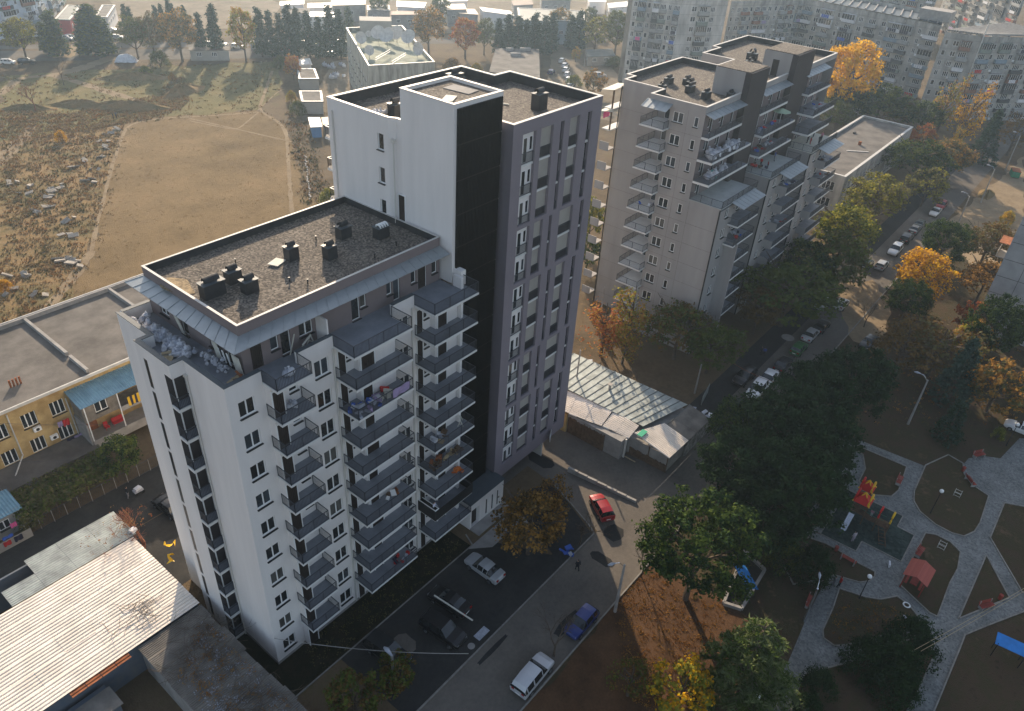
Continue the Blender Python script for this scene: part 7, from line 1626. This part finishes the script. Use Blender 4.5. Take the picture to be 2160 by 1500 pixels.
for i in range(8): board('flat offcut board on the floor of the terrace bay', (-.2 + random.uniform(-.4, .9), 7.0 + random.uniform(-1.4, 1.0), Zt + .03 + .03 * i), (random.uniform(.5, 1.2), random.uniform(.3, .7), .03), random.uniform(0, 3), (0, 0), M_FOAM if i % 2 else M_CARD, 'board', 'board', 'offcut boards on the terrace bay')
for i in range(7): board('wooden or reddish scrap in the small pile at the terrace corner', (1.6 + random.uniform(-.5, .6), 1.3 + random.uniform(-.4, .3), Zt + .05 + .05 * i), (random.uniform(.8, 1.5), random.uniform(.1, .5), .04), random.uniform(0, 3), (random.uniform(-.1, .1), 0), (M_RUST, M_CARD, M_WOOD)[i % 3], 'scrap', 'scrap', 'scrap pile at the terrace corner')
def trestle(x, y, z, rz, label, s=1.0, m=M_FOAM):
    t = thing('sawhorse', label, 'sawhorse', (x, y, z), rz); link('beam', MB().bar((-.6 * s, 0, .8 * s), (.6 * s, 0, .8 * s), .1).mesh('beam', m), t); lm = MB().bar((0, 0, 0), (0, -.3 * s, .8 * s), .07).mesh('leg', m); lm2 = MB().bar((0, 0, 0), (0, .3 * s, .8 * s), .07).mesh('leg', m)
    for xx in (-.55 * s, .55 * s): link('leg', lm, t, (xx, .3 * s, 0)); link('leg', lm2, t, (xx, -.3 * s, 0)); link('brace', MB().bar((xx, -.2 * s, .35 * s), (xx, .2 * s, .35 * s), .05).mesh('brace', m), t)
trestle(7.6, .9, Zt, .5, 'pale wooden sawhorse on the terrace in front of the penthouse windows', 1.2); trestle(22.6, -1.2, FL[5] + .02, .8, 'pale wooden sawhorse at the right end of a balcony by the black cladding', .9)
board('pale plank leaning between the penthouse door and the sawhorse', (6.5, 1.2, Zt + .9), (.1, .05, 1.9), .2, (.2, .15)); board('pale board lying on the gravel roof beside the chimneys', (10.7, 8.2, 33.9), (1.3, .9, .05), .4, (.03, .05), M_FOAM)
board('cream sheet of insulation on the raised tower roof', (24.3, 2.2, 45.68), (1.6, .9, .06), .5); board('striped sheet lying on the raised tower roof', (27.0, 3.4, 45.66), (1.5, 2.6, .05), .1, (0, 0), M_CONC)
for i in range(8): board('timber offcut on the gravel of the tower roof', (33.5 + random.uniform(-1.5, 3), 6.2 + random.uniform(-1.5, 2.2), ZR + .08), (random.uniform(.8, 2.2), .14, .1), random.uniform(0, 3), (0, 0), M_FOAM if i % 3 else M_WOOD, 'timber', 'timber', 'timber offcuts on the tower roof')
for i in range(7): bag(24.3 + random.uniform(-.8, 1.2), 10.9 + random.uniform(-.5, .5), ZR + .02, .9, 'crumpled white plastic sheeting bag on the tower roof left of the raised box', 'white plastic on the tower roof')
for i in range(5): bag(36 + random.uniform(-1, 1.6), 8.8 + random.uniform(-.3, .3), ZR, .7, 'bundle of pale rubbish on the tower roof near its back parapet', 'rubbish on the tower roof')
tag(link('straw_patch', MB().poly([(3.3 + .9 * cos(a) * (1 + .2 * sin(3 * a)), 10.2 + 1.6 * sin(a) * (1 + .15 * cos(5 * a))) for a in [i * pi / 12 for i in range(24)]], 33.84).mesh('straw_patch', mat('yellow_foam', (.20, .15, .09), .9, .3, 4, .8, 10, coords='world', col2=(.42, .31, .17)))), 'yellowish spilled patch on the left end of the gravel roof', 'spilled patch')
# balcony clutter
def clutter(z, x0, x1, y0, y1, n, cols, label, group, seed):
    rr = random.Random(seed)
    for i in range(n):
        c = (rr.uniform(x0, x1), rr.uniform(y0, y1), z + .12 + rr.uniform(0, .35)); board(label, c, (rr.uniform(.2, .8), rr.uniform(.1, .5), rr.uniform(.08, .4)), rr.uniform(0, 3), (rr.uniform(-.4, .4), rr.uniform(-.4, .4)), rr.choice(cols), 'clutter', 'clutter', group)
clutter(FL[8], 9.5, 12.2, -2.2, -.9, 16, [M_BAG, M_CBLU, M_CPUR, M_BAG2], 'bundle of white and blue things on the cluttered wide balcony', 'clutter on the wide balcony, left end', 1)
cloth('blanket', 'flowered pale blanket draped over the railing of the cluttered wide balcony', 12.9, -2.5, FL[8] + 1.1, 1.8, .8, M_CPUR, cat='blanket')
clutter(FL[8], 12.2, 13.4, -2.0, -.9, 5, [M_CRED, M_FOAM], 'red and pale thing beside the draped blanket', 'red things on the wide balcony', 2)
clutter(FL[5], 18.3, 20.5, -2.0, -.9, 9, [M_WOOD, M_BAG, M_CARD, M_BAG2], 'building rubbish on the end balcony with the sawhorse', 'rubbish on the sawhorse balcony', 3)
clutter(FL[4], 18.2, 22, -2.0, -.9, 22, [M_WOOD, M_WOOD, M_CARD, M_RUST], 'old timber and branches piled on the end balcony', 'timber heap on the end balcony', 4)
clutter(FL[3], 21.6, 22.4, -1.9, -1.2, 3, [mat('orange_paint', (.6, .15, .02), .7, .1, 2)], 'orange thing on the end balcony below the timber heap', 'orange things', 5)
clutter(FL[4], 12.4, 14.4, -1.9, -1.0, 6, [M_RUST, M_WOOD, M_GLOBE], 'reddish timber and pail on the middle balcony stack', 'reddish timber on a middle balcony', 6); clutter(FL[1], 13, 14.8, -2.2, -1.0, 8, [M_CDK, M_CRED, M_BAG2], 'household clutter on the second lowest middle balcony', 'clutter on a low balcony', 7)
for k, (x0, x1, y0, y1, z) in enumerate(((89, 96, .3, 1.4, 29.15), (89, 96, .3, 1.4, 26.15), (72.5, 74.5, 7.2, 9.8, 20.15), (106, 114, -1, 1.2, 29.15), (91, 98, -4.4, -2.6, 20.45), (91, 98, -4.4, -2.6, 14.45), (108, 115, -4.4, -2.6, 20.45), (108, 115, -4.4, -2.6, 17.45), (77, 80, -4.4, -2.6, 17.5), (89.5, 92, -1, 1.2, 23.5))):
    clutter(z, x0, x1, y0, y1, 8, [M_CDK, M_CRED, M_BAG, M_WOOD, M_CBLU, M_BAG2], 'household thing on a balcony of the stepped block', 'household clutter on the stepped block balconies', 20 + k)
cloth('clothes', 'pink and white washing on the far side veranda of the stepped block', 73.6, 18.0, 31.4, 1.6, 1.0, M_CPINK, cat='clothes')
um = thing('parasol', 'pale green parasol on a balcony of the stepped block', 'parasol', (96.5, .6, 29.1)); mb = MB()
for i in range(8): a, b = 2 * pi * i / 8, 2 * pi * (i + 1) / 8; mb.q([(0, 0, 2.3), (1.4 * cos(a), 1.4 * sin(a), 1.8), (1.4 * cos(b), 1.4 * sin(b), 1.8)])
link('canopy', mb.mesh('canopy', mat('pale_green_cloth', (.35, .45, .32), .8, .1, 1)), um); link('pole', MB().tube([(0, 0, 0), (0, 0, 2.3)], .03, 6).mesh('pole', M_FRAME), um)

# ================================================================== STREET AND PARK FURNITURE
def globe_lamp(pos, h, label):
    t = thing('globe_lamp', label, 'lamp post', (pos[0], pos[1], 0)); link('pole', MB().tube([(0, 0, 0), (0, 0, h * .2), (0, 0, h)], [.09, .05, .04], 8).mesh('pole', M_BLACK), t); mb = MB(); n, k = 10, 6
    for i in range(n):
        for j in range(k):
            P = lambda i, j: (.24 * sin(pi * j / k) * cos(2 * pi * i / n), .24 * sin(pi * j / k) * sin(2 * pi * i / n), h + .24 - .24 * cos(pi * j / k)); mb.q([P(i, j), P(i + 1, j), P(i + 1, j + 1), P(i, j + 1)][::-1])
    link('globe', mb.mesh('globe', M_GLOBE, True), t)
globe_lamp((61.96, -40.55, 0.00), 3.4, 'globe lamp on a black pole on the lawn right of the playground'); globe_lamp((43.70, -38.19, 0.00), 3.2, 'globe lamp by the tip of the pointed flower bed'); globe_lamp((82.44, -44.93, 0.00), 3.4, 'globe lamp near the right edge by the olive bush'); globe_lamp((23.53, -35.07, 0.00), 3.4, 'globe lamp whose white ball shows at the bottom edge below the cedar')
def street_lamp(pos, h, ang, label, armlen=1.2, pm=None):
    t = thing('street_lamp', label, 'street lamp', (pos[0], pos[1], 0), RAD(ang)); link('pole', MB().tube([(0, 0, 0), (0, 0, h)], [.17, .10], 8).mesh('pole', pm or M_CONC), t)
    link('arm', MB().tube([(0, 0, h - .3), (armlen * .5, 0, h + .5), (armlen, 0, h + .6)], .035, 6).mesh('arm', M_STEEL), t); link('lamp_head', MB().tube([(armlen - .1, 0, h + .6), (armlen + .3, 0, h + .62), (armlen + .65, 0, h + .6)], [.08, .16, .08], 8).mesh('lamp_head', M_BAG2, True), t); return t
street_lamp((25.30, -19.95, 0.00), 7.0, 150, 'concrete street lamp with a pale head at the kerb by the patch of sunlight'); street_lamp((51.36, -20.41, 0.00), 7.5, 60, 'street lamp rising through the dark pines above the road', pm=M_STEEL)
street_lamp((77.87, -33.57, 0.00), 7.5, 100, 'slanting concrete street lamp in the dark upper park'); street_lamp((175.51, -22.45, 0.00), 8, 100, 'tall pale street lamp where the road bends, upper right'); street_lamp((37.04, -34.84, 0.00), 5, 20, 'street lamp with a pale oval head beside the lower path', .9, M_STEEL); street_lamp((159.03, -21.54, 0.00), 6, 100, 'thin lamp post at the kerb beside the bare ground'); street_lamp((204.91, -22.15, 0.00), 9, 90, 'concrete pole beside the green bin')
for p, h, lb in (((67.58, 10.43, 0.00), 8, 'wooden pole standing behind the end of the workshop roof'), ((50.36, 2.90, 3.00), 8.5, 'pole rising through the workshop roof next to the tower'), ((63.67, -8.51, 0.00), 5, 'leaning trunk like pole behind the workshop'), ((217.05, 147.83, 0.00), 8, 'thin pole beyond the long shed'), ((176.50, 168.16, 0.00), 8, 'thin pole beside the dark road left of the long shed'), ((205.11, 108.61, 0.00), 7, 'pole by the curved lane'), ((120.22, 200.48, 0.00), 9, 'pole beside the far road')):
    t = thing('utility_pole', lb, 'pole', (p[0], p[1], 0)); link('pole', MB().tube([(0, 0, 0), (0, 0, h)], [.14, .09], 6).mesh('pole', M_CONC), t)
t = thing('street_lamp', 'concrete lamp pole at the shaded parking, bottom left', 'street lamp', ((5.55, -9.09, 0.00)[0], (5.55, -9.09, 0.00)[1], 0)); link('pole', MB().tube([(0, 0, 0), (0, 0, 4)], .12, 8).mesh('pole', M_CONC), t); link('lamp_head', MB().tube([(0, 0, 4), (.1, .7, 4.1), (.1, 1.1, 4.05)], [.1, .22, .1], 8).mesh('lamp_head', M_BAG2, True), t)
def wire(a, b, sag, label, m=None, r=.018):
    pts = [tuple(Vector(a).lerp(Vector(b), t / 14) - Vector((0, 0, sag * 4 * t / 14 * (1 - t / 14)))) for t in range(15)]; tag(link('cable', MB().tube(pts, r, 4).mesh('cable', m or M_RAIL)), label, 'cable')
wire((0.0, -.1, 3.9), (10.0, -14, 4.2), .6, 'pale cable running from the corner of the white block down to the parking', M_CONC, .035)
wire(tuple(Vector((68.60, -10.99, 4.00))), tuple(Vector((66.01, -20.18, 6.00))), .5, 'orange cable strung across the street', M_RUST, .03)
wire((-2, 31, 7), (-14, 42, 9.7), .8, 'thin dark cable over the grey flat roof'); wire((4, 30.5, 8.5), (-14, 50, 10.2), .8, 'second thin dark cable over the grey flat roof')
wire((33.6, -17, 7), (62, -16.5, 7.5), .9, 'dark cable along the street between the lamps'); wire((54, -52, 6), (37, -44, 4), .2, 'pale cable over the hedge group', M_CARD, .02); wire((54.5, -52.4, 6), (37.5, -44.6, 4), .2, 'second pale cable over the hedge group', M_CARD, .02)
def bench(pos, ang, label, backless=False):
    t = thing('park_bench', label, 'bench', (pos[0], pos[1], .03), RAD(ang)); s_ = MB().box(-.85, .85, -.055, .055, 0, .035).mesh('slat', M_RED)
    for k in range(4): link('slat', s_, t, (0, -.2 + .13 * k, .45))
    if not backless:
        for k in range(3): o = link('slat', s_, t, (0, .3 + .03 * k, .58 + .14 * k)); o.rotation_euler = (RAD(80), 0, 0)
    lm = MB().box(-.05, .05, -.25, .3, 0, .44).box(-.04, .04, .26, .34, .44, .95).mesh('leg', M_CONC)
    for x in (-.7, .7): link('leg', lm, t, (x, 0, 0))
bench((55.47, -34.75, 0.00), 0, 'x') if False else None
bench((77.2, -42.6), -33, 'red park bench at the upper edge of the round plaza'); bench((71.0, -42.9), 43, 'red park bench on the left rim of the round plaza'); bench((64.9, -36.1), 2, 'red park bench by the small bed above the playground'); bench((54.4, -41.3), -5, 'red park bench between the playground and the pavilion'); bench((51.4, -48.7), -35, 'red park bench in the triangular flower bed'); bench((39.4, -34.5), 6, 'red park bench beside the lower left path'); bench((47.8, -35.55), 89, 'dark red park bench below the playground', True)
for p, lb in (((53.60, -49.56, 0.00), 'red litter bin beside the bench in the triangular bed'), ((48.36, -34.04, 0.00), 'dark litter bin next to the long dark bench'), ((72.67, -41.70, 0.00), 'small red litter bin at the round plaza')):
    t = thing('litter_bin', lb, 'litter bin', (p[0], p[1], .03)); link('bin_body', MB().tube([(0, 0, .1), (0, 0, .75)], [.18, .22], 8).mesh('bin_body', M_RED), t); link('post', MB().tube([(.25, 0, 0), (.25, 0, .9)], .03, 5).mesh('post', M_BLACK), t)
# little pavilion
gp = (49.4, -42.0); gz_ = thing('pavilion', 'small open pavilion with a red slatted gable roof on the lawn', 'pavilion', (gp[0], gp[1], .03), RAD(178))
for k in range(12):
    x = -1.5 + .25 * k
    for s in (-1, 1):
        o = link('roof_board', MB().obox((0, 0, 0), (.24, 1.35, .04)).mesh('roof_board', mat('red_roof_board', (.36, .09, .065), .8, .15, 3)), gz_, (x + .125, s * .6, 2.25)); o.rotation_euler = (-s * .42, 0, 0)
for x in (-1.3, 1.3):
    for y in (-.95, .95): link('post', MB().box(-.06, .06, -.06, .06, 0, 2.05).mesh('post', M_RED), gz_, (x, y, 0))
link('table_top', MB().box(-.8, .8, -.35, .35, .7, .76).mesh('table_top', M_RED), gz_); 
for s in (-1, 1): link('seat', MB().box(-.8, .8, s * .7 - .13, s * .7 + .13, .42, .47).mesh('seat', M_RED), gz_)
# blue shelters
def shelter(pos, ang, w_, d_, h, label):
    t = thing('sunshade', label, 'sunshade', (pos[0], pos[1], .01), RAD(ang)); link('canopy', MB().q([(-w_ / 2, -d_ / 2, h - .15), (w_ / 2, -d_ / 2, h - .15), (w_ / 2, d_ / 2, h + .2), (-w_ / 2, d_ / 2, h + .2)]).q([(-w_ / 2, d_ / 2, h + .17), (w_ / 2, d_ / 2, h + .17), (w_ / 2, -d_ / 2, h - .18), (-w_ / 2, -d_ / 2, h - .18)]).mesh('canopy', M_BLUET), t)
    for i in (-1, 0, 1):
        for j in (-1, 1): link('post', MB().tube([(0, 0, 0), (0, 0, h - .05)], .04, 6).mesh('post', M_BLACK), t, (i * w_ * .45, j * d_ * .42, 0))
shelter((46.3, -52.6), -84, 5.2, 1.3, 2.0, 'blue flat sunshade on thin posts near the right edge'); shelter((36.87, -28.22, 1.60), 50, 3.4, 1.4, 1.6, 'dark blue sheet half hidden behind the sunlit pine')
pit = thing('sand_pit', 'low stone edged pit behind the sunlit pine', 'sand pit', ((35.94, -28.42, 0.00)[0], (35.94, -28.42, 0.00)[1], 0)); pp_ = [(33.41, -27.78), (34.01, -29.48), (40.33, -29.20), (41.33, -26.44)]; mb = MB()
for a, b in zip(pp_, pp_[1:] + pp_[:1]): mb.bar((*a, .2), (*b, .2), .3, .4)
part('pit_wall', mb, M_CONC, pit); part('pit_floor', MB().poly(ccw(pp_), .03), GM_ASPD, pit)
# playground climbing frame
pg = thing('play_structure', 'playground climbing frame with red tower roofs, yellow arches, steel slide and chain bridge', 'play structure', (54.5, -33.5, .03))
def ptower(x, y, s, fh, rh, roof):
    for i in (-s, s):
        for j in (-s, s): part('post', MB().box(x + i - .06, x + i + .06, y + j - .06, y + j + .06, .03, rh), M_WOOD, pg)
    part('platform', MB().box(x - s, x + s, y - s, y + s, fh, fh + .08), M_WOOD, pg)
    for j in (-s, s): part('side_panel', MB().box(x - s + .07, x + s - .07, y + j - .02, y + j + .02, fh + .1, fh + .75), M_GREYD, pg)
    if roof:
        top = (x, y, rh + 1.1); c_ = [(x - s - .2, y - s - .2, rh), (x + s + .2, y - s - .2, rh), (x + s + .2, y + s + .2, rh), (x - s - .2, y + s + .2, rh)]
        for a, b in zip(c_, c_[1:] + c_[:1]): part('roof_panel', MB().q([a, b, top]).q([(b[0], b[1], b[2] - .03), (a[0], a[1], a[2] - .03), (top[0], top[1], top[2] - .03)]), M_REDB, pg)
        for a in c_: part('roof_edge', MB().tube([a, ((a[0] + x) / 2, (a[1] + y) / 2, rh + .35), top], .09, 6), M_YELB, pg)
    for j in (-s, s):
        pts = [(x - s * 1.2 * cos(pi * t / 8), y + j, rh + (.1 if roof else -.1) + 1.0 * sin(pi * t / 8)) for t in range(9)]; part('arch', MB().tube(pts, .11, 6), M_YELB if j < 0 else M_REDB, pg)
a_ = (55.13, -34.01, 1.30); ptower(a_[0], a_[1], .75, 1.3, 2.9, True); b_ = (54.97, -36.81, 1.10); ptower(b_[0], b_[1], .65, 1.1, 2.3, False); c_ = (57.90, -33.66, 1.30); ptower(c_[0], c_[1], .6, 1.3, 2.6, True)
s0 = (53.82, -33.60, 1.40); s1 = (51.97, -33.58, 0.15); d_ = (Vector(s1) - Vector(s0)); d2 = Vector((d_.x, d_.y, 0)).normalized(); n2 = Vector((-d2.y, d2.x, 0)) * .28
part('slide', MB().q([Vector(s0) - n2, Vector(s1) - n2, Vector(s1) + n2, Vector(s0) + n2]).bar(Vector(s0) + n2 + Vector((0, 0, .08)), Vector(s1) + n2 + Vector((0, 0, .08)), .05, .16).bar(Vector(s0) - n2 + Vector((0, 0, .08)), Vector(s1) - n2 + Vector((0, 0, .08)), .05, .16), M_STEEL, pg)
for k in range(9):
    t = (k + .5) / 9; p = Vector(a_).lerp(Vector(b_), .18 + .64 * t); p.z = 1.2 - .3 * sin(pi * t); dd = (Vector(b_) - Vector(a_)).normalized(); part('bridge_plank', MB().obox(tuple(p), (.26, .9, .05), math.atan2(dd.y, dd.x)), M_WOOD, pg)
for s in (-.45, .45):
    nn = Vector((-(b_[1] - a_[1]), b_[0] - a_[0], 0)).normalized() * s; part('bridge_rail', MB().tube([tuple(Vector(a_).lerp(Vector(b_), t / 6) + nn + Vector((0, 0, .8 - .2 * sin(pi * t / 6)))) for t in range(7)], .03, 5), mat('green_paint', (.04, .15, .08), .5, .1, 2), pg)
mb = MB()
for k in range(6): t = k / 5; q_ = Vector(b_) + Vector((-.5 - 1.6 * t, -.9 * t, -1.0 * t)); mb.bar(q_ + Vector((-.15, .4, 0)), q_ + Vector((.15, -.4, 0)), .06)
mb.bar(Vector(b_) + Vector((-.35, .4, 0)), Vector(b_) + Vector((-1.95, -.5, -1.0)), .08); mb.bar(Vector(b_) + Vector((-.65, -.4, 0)), Vector(b_) + Vector((-2.25, -1.3, -1.0)), .08); part('ladder', mb, M_WOOD, pg)
pts = [tuple(Vector(c_) + Vector((-.2 + .35 * k, 1 + .25 * k, .4 - .12 * k * k * .3))) for k in range(7)]; part('climbing_arch', MB().tube(pts, .04, 6).tube([(p[0] + .5, p[1] - .4, p[2]) for p in pts], .04, 6), MATS['green_paint'], pg)
rk = thing('spring_rider', 'small white and dark spring rider on the paving below the playground', 'spring rider', (50.06, -39.21, 0.03)); link('body', MB().obox((0, 0, .45), (.7, .18, .4), .3).mesh('body', M_BAG), rk); link('spring', MB().tube([(0, 0, 0), (0, 0, .3)], .1, 8).mesh('spring', M_BLACK), rk)
mb = MB(); 
for i in range(14):
    P = lambda i, j: ((.32 + .08 * cos(j * pi / 2)) * cos(2 * pi * i / 14), (.32 + .08 * cos(j * pi / 2)) * sin(2 * pi * i / 14), .08 + .08 * sin(j * pi / 2))
    for j in range(4): mb.q([P(i, j), P(i + 1, j), P(i + 1, j + 1), P(i, j + 1)])
tag(link('ring', mb.mesh('ring', M_GLOBE), None, (46.11, -42.26, 0.04)), 'white ring lying on the paving crossing', 'ring'); board('small pale green lid lying in the pointed bed', (44.51, -42.56, 0.06), (.35, .3, .04), .3, m=M_BAG2)
for p, lb in (((67.49, -42.22, 0.00), 'square white tree guard on the lawn beside the globe lamp'), ((57.13, -42.95, 0.00), 'faint tree guard frame in the pavilion bed')):
    t = thing('tree_guard', lb, 'tree guard', (p[0], p[1], .03)); t.scale = (.7, .7, .7)
    for z in (.2, .8): link('rail', MB().bar((-.5, -.5, z), (.5, -.5, z), .05).bar((.5, -.5, z), (.5, .5, z), .05).bar((.5, .5, z), (-.5, .5, z), .05).bar((-.5, .5, z), (-.5, -.5, z), .05).mesh('rail', M_COPE), t)
    for x in (-.5, .5):
        for y in (-.5, .5): link('post', MB().box(x - .03, x + .03, y - .03, y + .03, 0, 1).mesh('post', M_COPE), t)
# skip / bin, scrap heap, manhole covers, boards on the ground
bn = thing('waste_container', 'green metal waste container at the roadside, upper right', 'waste container', (201.90, -24.65, 0.00), .3); link('body', MB().box(-1.6, 1.6, -.9, .9, .2, 1.6).mesh('body', mat('green_bin', (.04, .22, .12), .6, .15, 2)), bn); link('lid', MB().box(-1.65, 1.65, -.95, .95, 1.6, 1.7).mesh('lid', M_RUST), bn)
for p, lb, r in (((12.91, -11.85, 0.03), 'round manhole cover in the parking beside the pale board', .35), ((87.46, -12.48, 0.03), 'large round concrete manhole cover on the forecourt', 1.0), ((16.00, -8.51, 0.03), 'round manhole cover below the dark car', .3)):
    tag(link('manhole_cover', MB().tube([(0, 0, -.01), (0, 0, .02)], r, 18).mesh('manhole_cover', M_CONC), None, p), lb, 'manhole cover')
board('pale blue board lying flat in the shaded parking', (14.59, -11.68, 0.06), (1.5, .75, .05), 0, m=M_BAG2); board('long whitish pole lying across the black saloon', (14.11, -8.40, 1.50), (4.6, .12, .1), RAD(-83), (0, .08), M_FOAM, 'pole', 'pole'); board('long pale plank on the ramp below the workshop planks', (45.61, -8.24, 0.06), (3.2, .15, .06), RAD(-90), m=M_CARD)
board('upright corrugated sheet fencing behind the scrap heap', (63.47, -10.13, 0.80), (3.4, .06, 1.6), .2, m=M_ZINC, name='sheet_fence', cat='fence'); board('plank lying on the ground before the plank wall', (46.26, -3.36, 0.06), (.15, 3.4, .05), -.1, m=M_WOOD)
clutter(0, 56.5, 60.5, -12.6, -9.8, 26, [M_BAG, M_BAG2, M_RUST, M_WOOD, M_FRAME], 'piece of scrap in the heap at the street corner of the workshop', 'scrap heap beside the workshop', 40)
clutter(0, (28.39, -12.07, 0.00)[0] - .7, (28.39, -12.07, 0.00)[0] + .5, (28.39, -12.07, 0.00)[1] - .6, (28.39, -12.07, 0.00)[1] + .6, 7, [M_CBLU, M_BAG, M_CARD, M_BAG2], 'box or bag in the small pile on the pavement by the bare tree', 'small pile on the pavement', 41)
clutter(0, 53, 60, 5, 14, 30, [M_RUBBLE, M_FOAM, M_WOOD, M_BAG2], 'piece of rubble on the ground behind the workshop', 'rubble behind the workshop', 42)
sd = thing('satellite_dish', 'white satellite dish mounted low at the tower foot', 'satellite dish', (39.2, -1.0, 2.6), RAD(-60)); mb = MB()
for i in range(14):
    for j in range(4):
        P = lambda i, j: (.15 * (j / 4) ** 2, .75 * j / 4 * cos(2 * pi * i / 14), .9 * j / 4 * sin(2 * pi * i / 14) + .6)
        mb.q([P(i, j), P(i + 1, j), P(i + 1, j + 1), P(i, j + 1)])
link('reflector', mb.mesh('reflector', M_GLOBE, True), sd); link('mount', MB().tube([(-.05, 0, .6), (-.4, .3, .3)], .05, 5).mesh('mount', M_CONC), sd)
# rubble slabs in the scrub
random.seed(4)
RBW = [(58.17, 144.13), (60.33, 144.99), (54.59, 139.31), (54.07, 134.67), (49.87, 131.07), (45.18, 123.81), (42.13, 118.69), (30.19, 102.66), (26.73, 97.13), (35.16, 119.00), (32.63, 116.45), (31.83, 123.78), (26.80, 111.16), (29.36, 121.13), (29.54, 111.55), (23.96, 89.55), (22.25, 87.59), (21.99, 89.54), (22.93, 85.73), (14.78, 88.51), (15.07, 86.65), (11.67, 83.59), (14.04, 80.15), (34.62, 118.84), (46.01, 130.62), (43.67, 128.92), (30.92, 128.01), (36.68, 119.27)]
for i, (x, y) in enumerate(RBW):
    for k in range(2 if i % 2 else 3):
        c = (x + random.uniform(-1.2, 1.2), y + random.uniform(-1.2, 1.2), random.uniform(.1, .4)); board('broken concrete slab tipped in the scrub left of the field', c, (random.uniform(.6, 2.0), random.uniform(.4, 1.1), random.uniform(.1, .3)), random.uniform(0, 3), (random.uniform(-.5, .5), random.uniform(-.4, .4)), M_RUBBLE, 'rubble_slab', 'rubble', 'broken slabs in the scrub')
for i in range(26): t = i / 26; p0, p1 = Vector((82.63, 101.61, 0.00)), Vector((67.39, 80.52, 0.00)); p = p0.lerp(p1, t); board('stone of the broken line of kerb stones at the right edge of the field', (p.x + random.uniform(-.2, .2), p.y, .12), (random.uniform(.4, .9), .3, .25), 1.0 + random.uniform(-.2, .2), (random.uniform(-.1, .1), 0), M_CONC, 'edge_stone', 'stone', 'line of stones at the field edge')
for i in range(14): p = (139.74, 159.31, 0.00) if i < 7 else (131.21, 148.24, 0.00); bag(p[0] + random.uniform(-3, 3), p[1] + random.uniform(-3, 3), .0, 2.2, 'white heap of sacks in the yard left of the antenna building', 'white sacks in the antenna yard')
for k, (px_, lb) in enumerate((((94.62, 108.53, 0.00), 'dark brown dog or stump on the field edge path'),)): pass
mound = MB(); rr = random.Random(3); N_ = 16; c0 = (62.58, 164.60, 0.00); c1 = (85.85, 159.95, 0.00)
def moundf(cx, cy, a, b, h, rz, nm, lb):
    mb = MB(); n, k = 22, 6; R0 = Matrix.Rotation(rz, 3, 'Z')
    P = lambda i, j: tuple(Vector((cx, cy, -.05)) + R0 @ Vector((a * j / k * cos(2 * pi * i / n) * (1 + .12 * sin(3 * i)), b * j / k * sin(2 * pi * i / n) * (1 + .1 * sin(5 * i)), h * (1 + cos(pi * j / k)) / 2 * (1 + .25 * sin(i * 1.7 + j)))))
    for i in range(n):
        for j in range(k):
            if j == 0: mb.q([P(0, 0), P(i, 1), P(i + 1, 1)])
            else: mb.q([P(i, j), P(i, j + 1), P(i + 1, j + 1), P(i + 1, j)])
    struct('mound', mb.mesh('mound', GM_SCRUB, True), None)
for a in ((*(71.49, 159.20, 0.00)[:2], 14, 3.2, 1.8, -.75), (*(63.97, 168.70, 0.00)[:2], 9, 3, 1.4, -.75), (*(89.15, 163.09, 0.00)[:2], 9, 3.5, 2.2, .3), (*(86.75, 183.62, 0.00)[:2], 12, 3, 1.6, -.6), (*(53.28, 173.48, 0.00)[:2], 8, 3, 1.2, -.7), (*(182.54, -22.23, 0.00)[:2], 5, 2, 1.0, 0)): moundf(*a, 'mound', '')

# ================================================================== HAZE
hz = MB().box(-120, 760, -260, 620, -1.2, 66.0); hm = bpy.data.materials.new('haze'); hm.use_nodes = True; n_ = hm.node_tree.nodes; l_ = hm.node_tree.links; n_.remove(n_['Principled BSDF'])
pv = n_.new('ShaderNodeVolumePrincipled'); pv.inputs['Color'].default_value = (.60, .80, 1.0, 1); pv.inputs['Density'].default_value = 0.00028; pv.inputs['Anisotropy'].default_value = .52
l_.new(pv.outputs[0], n_['Material Output'].inputs['Volume'])
ho = link('haze', hz.mesh('haze', hm)); ho['kind'] = 'stuff'
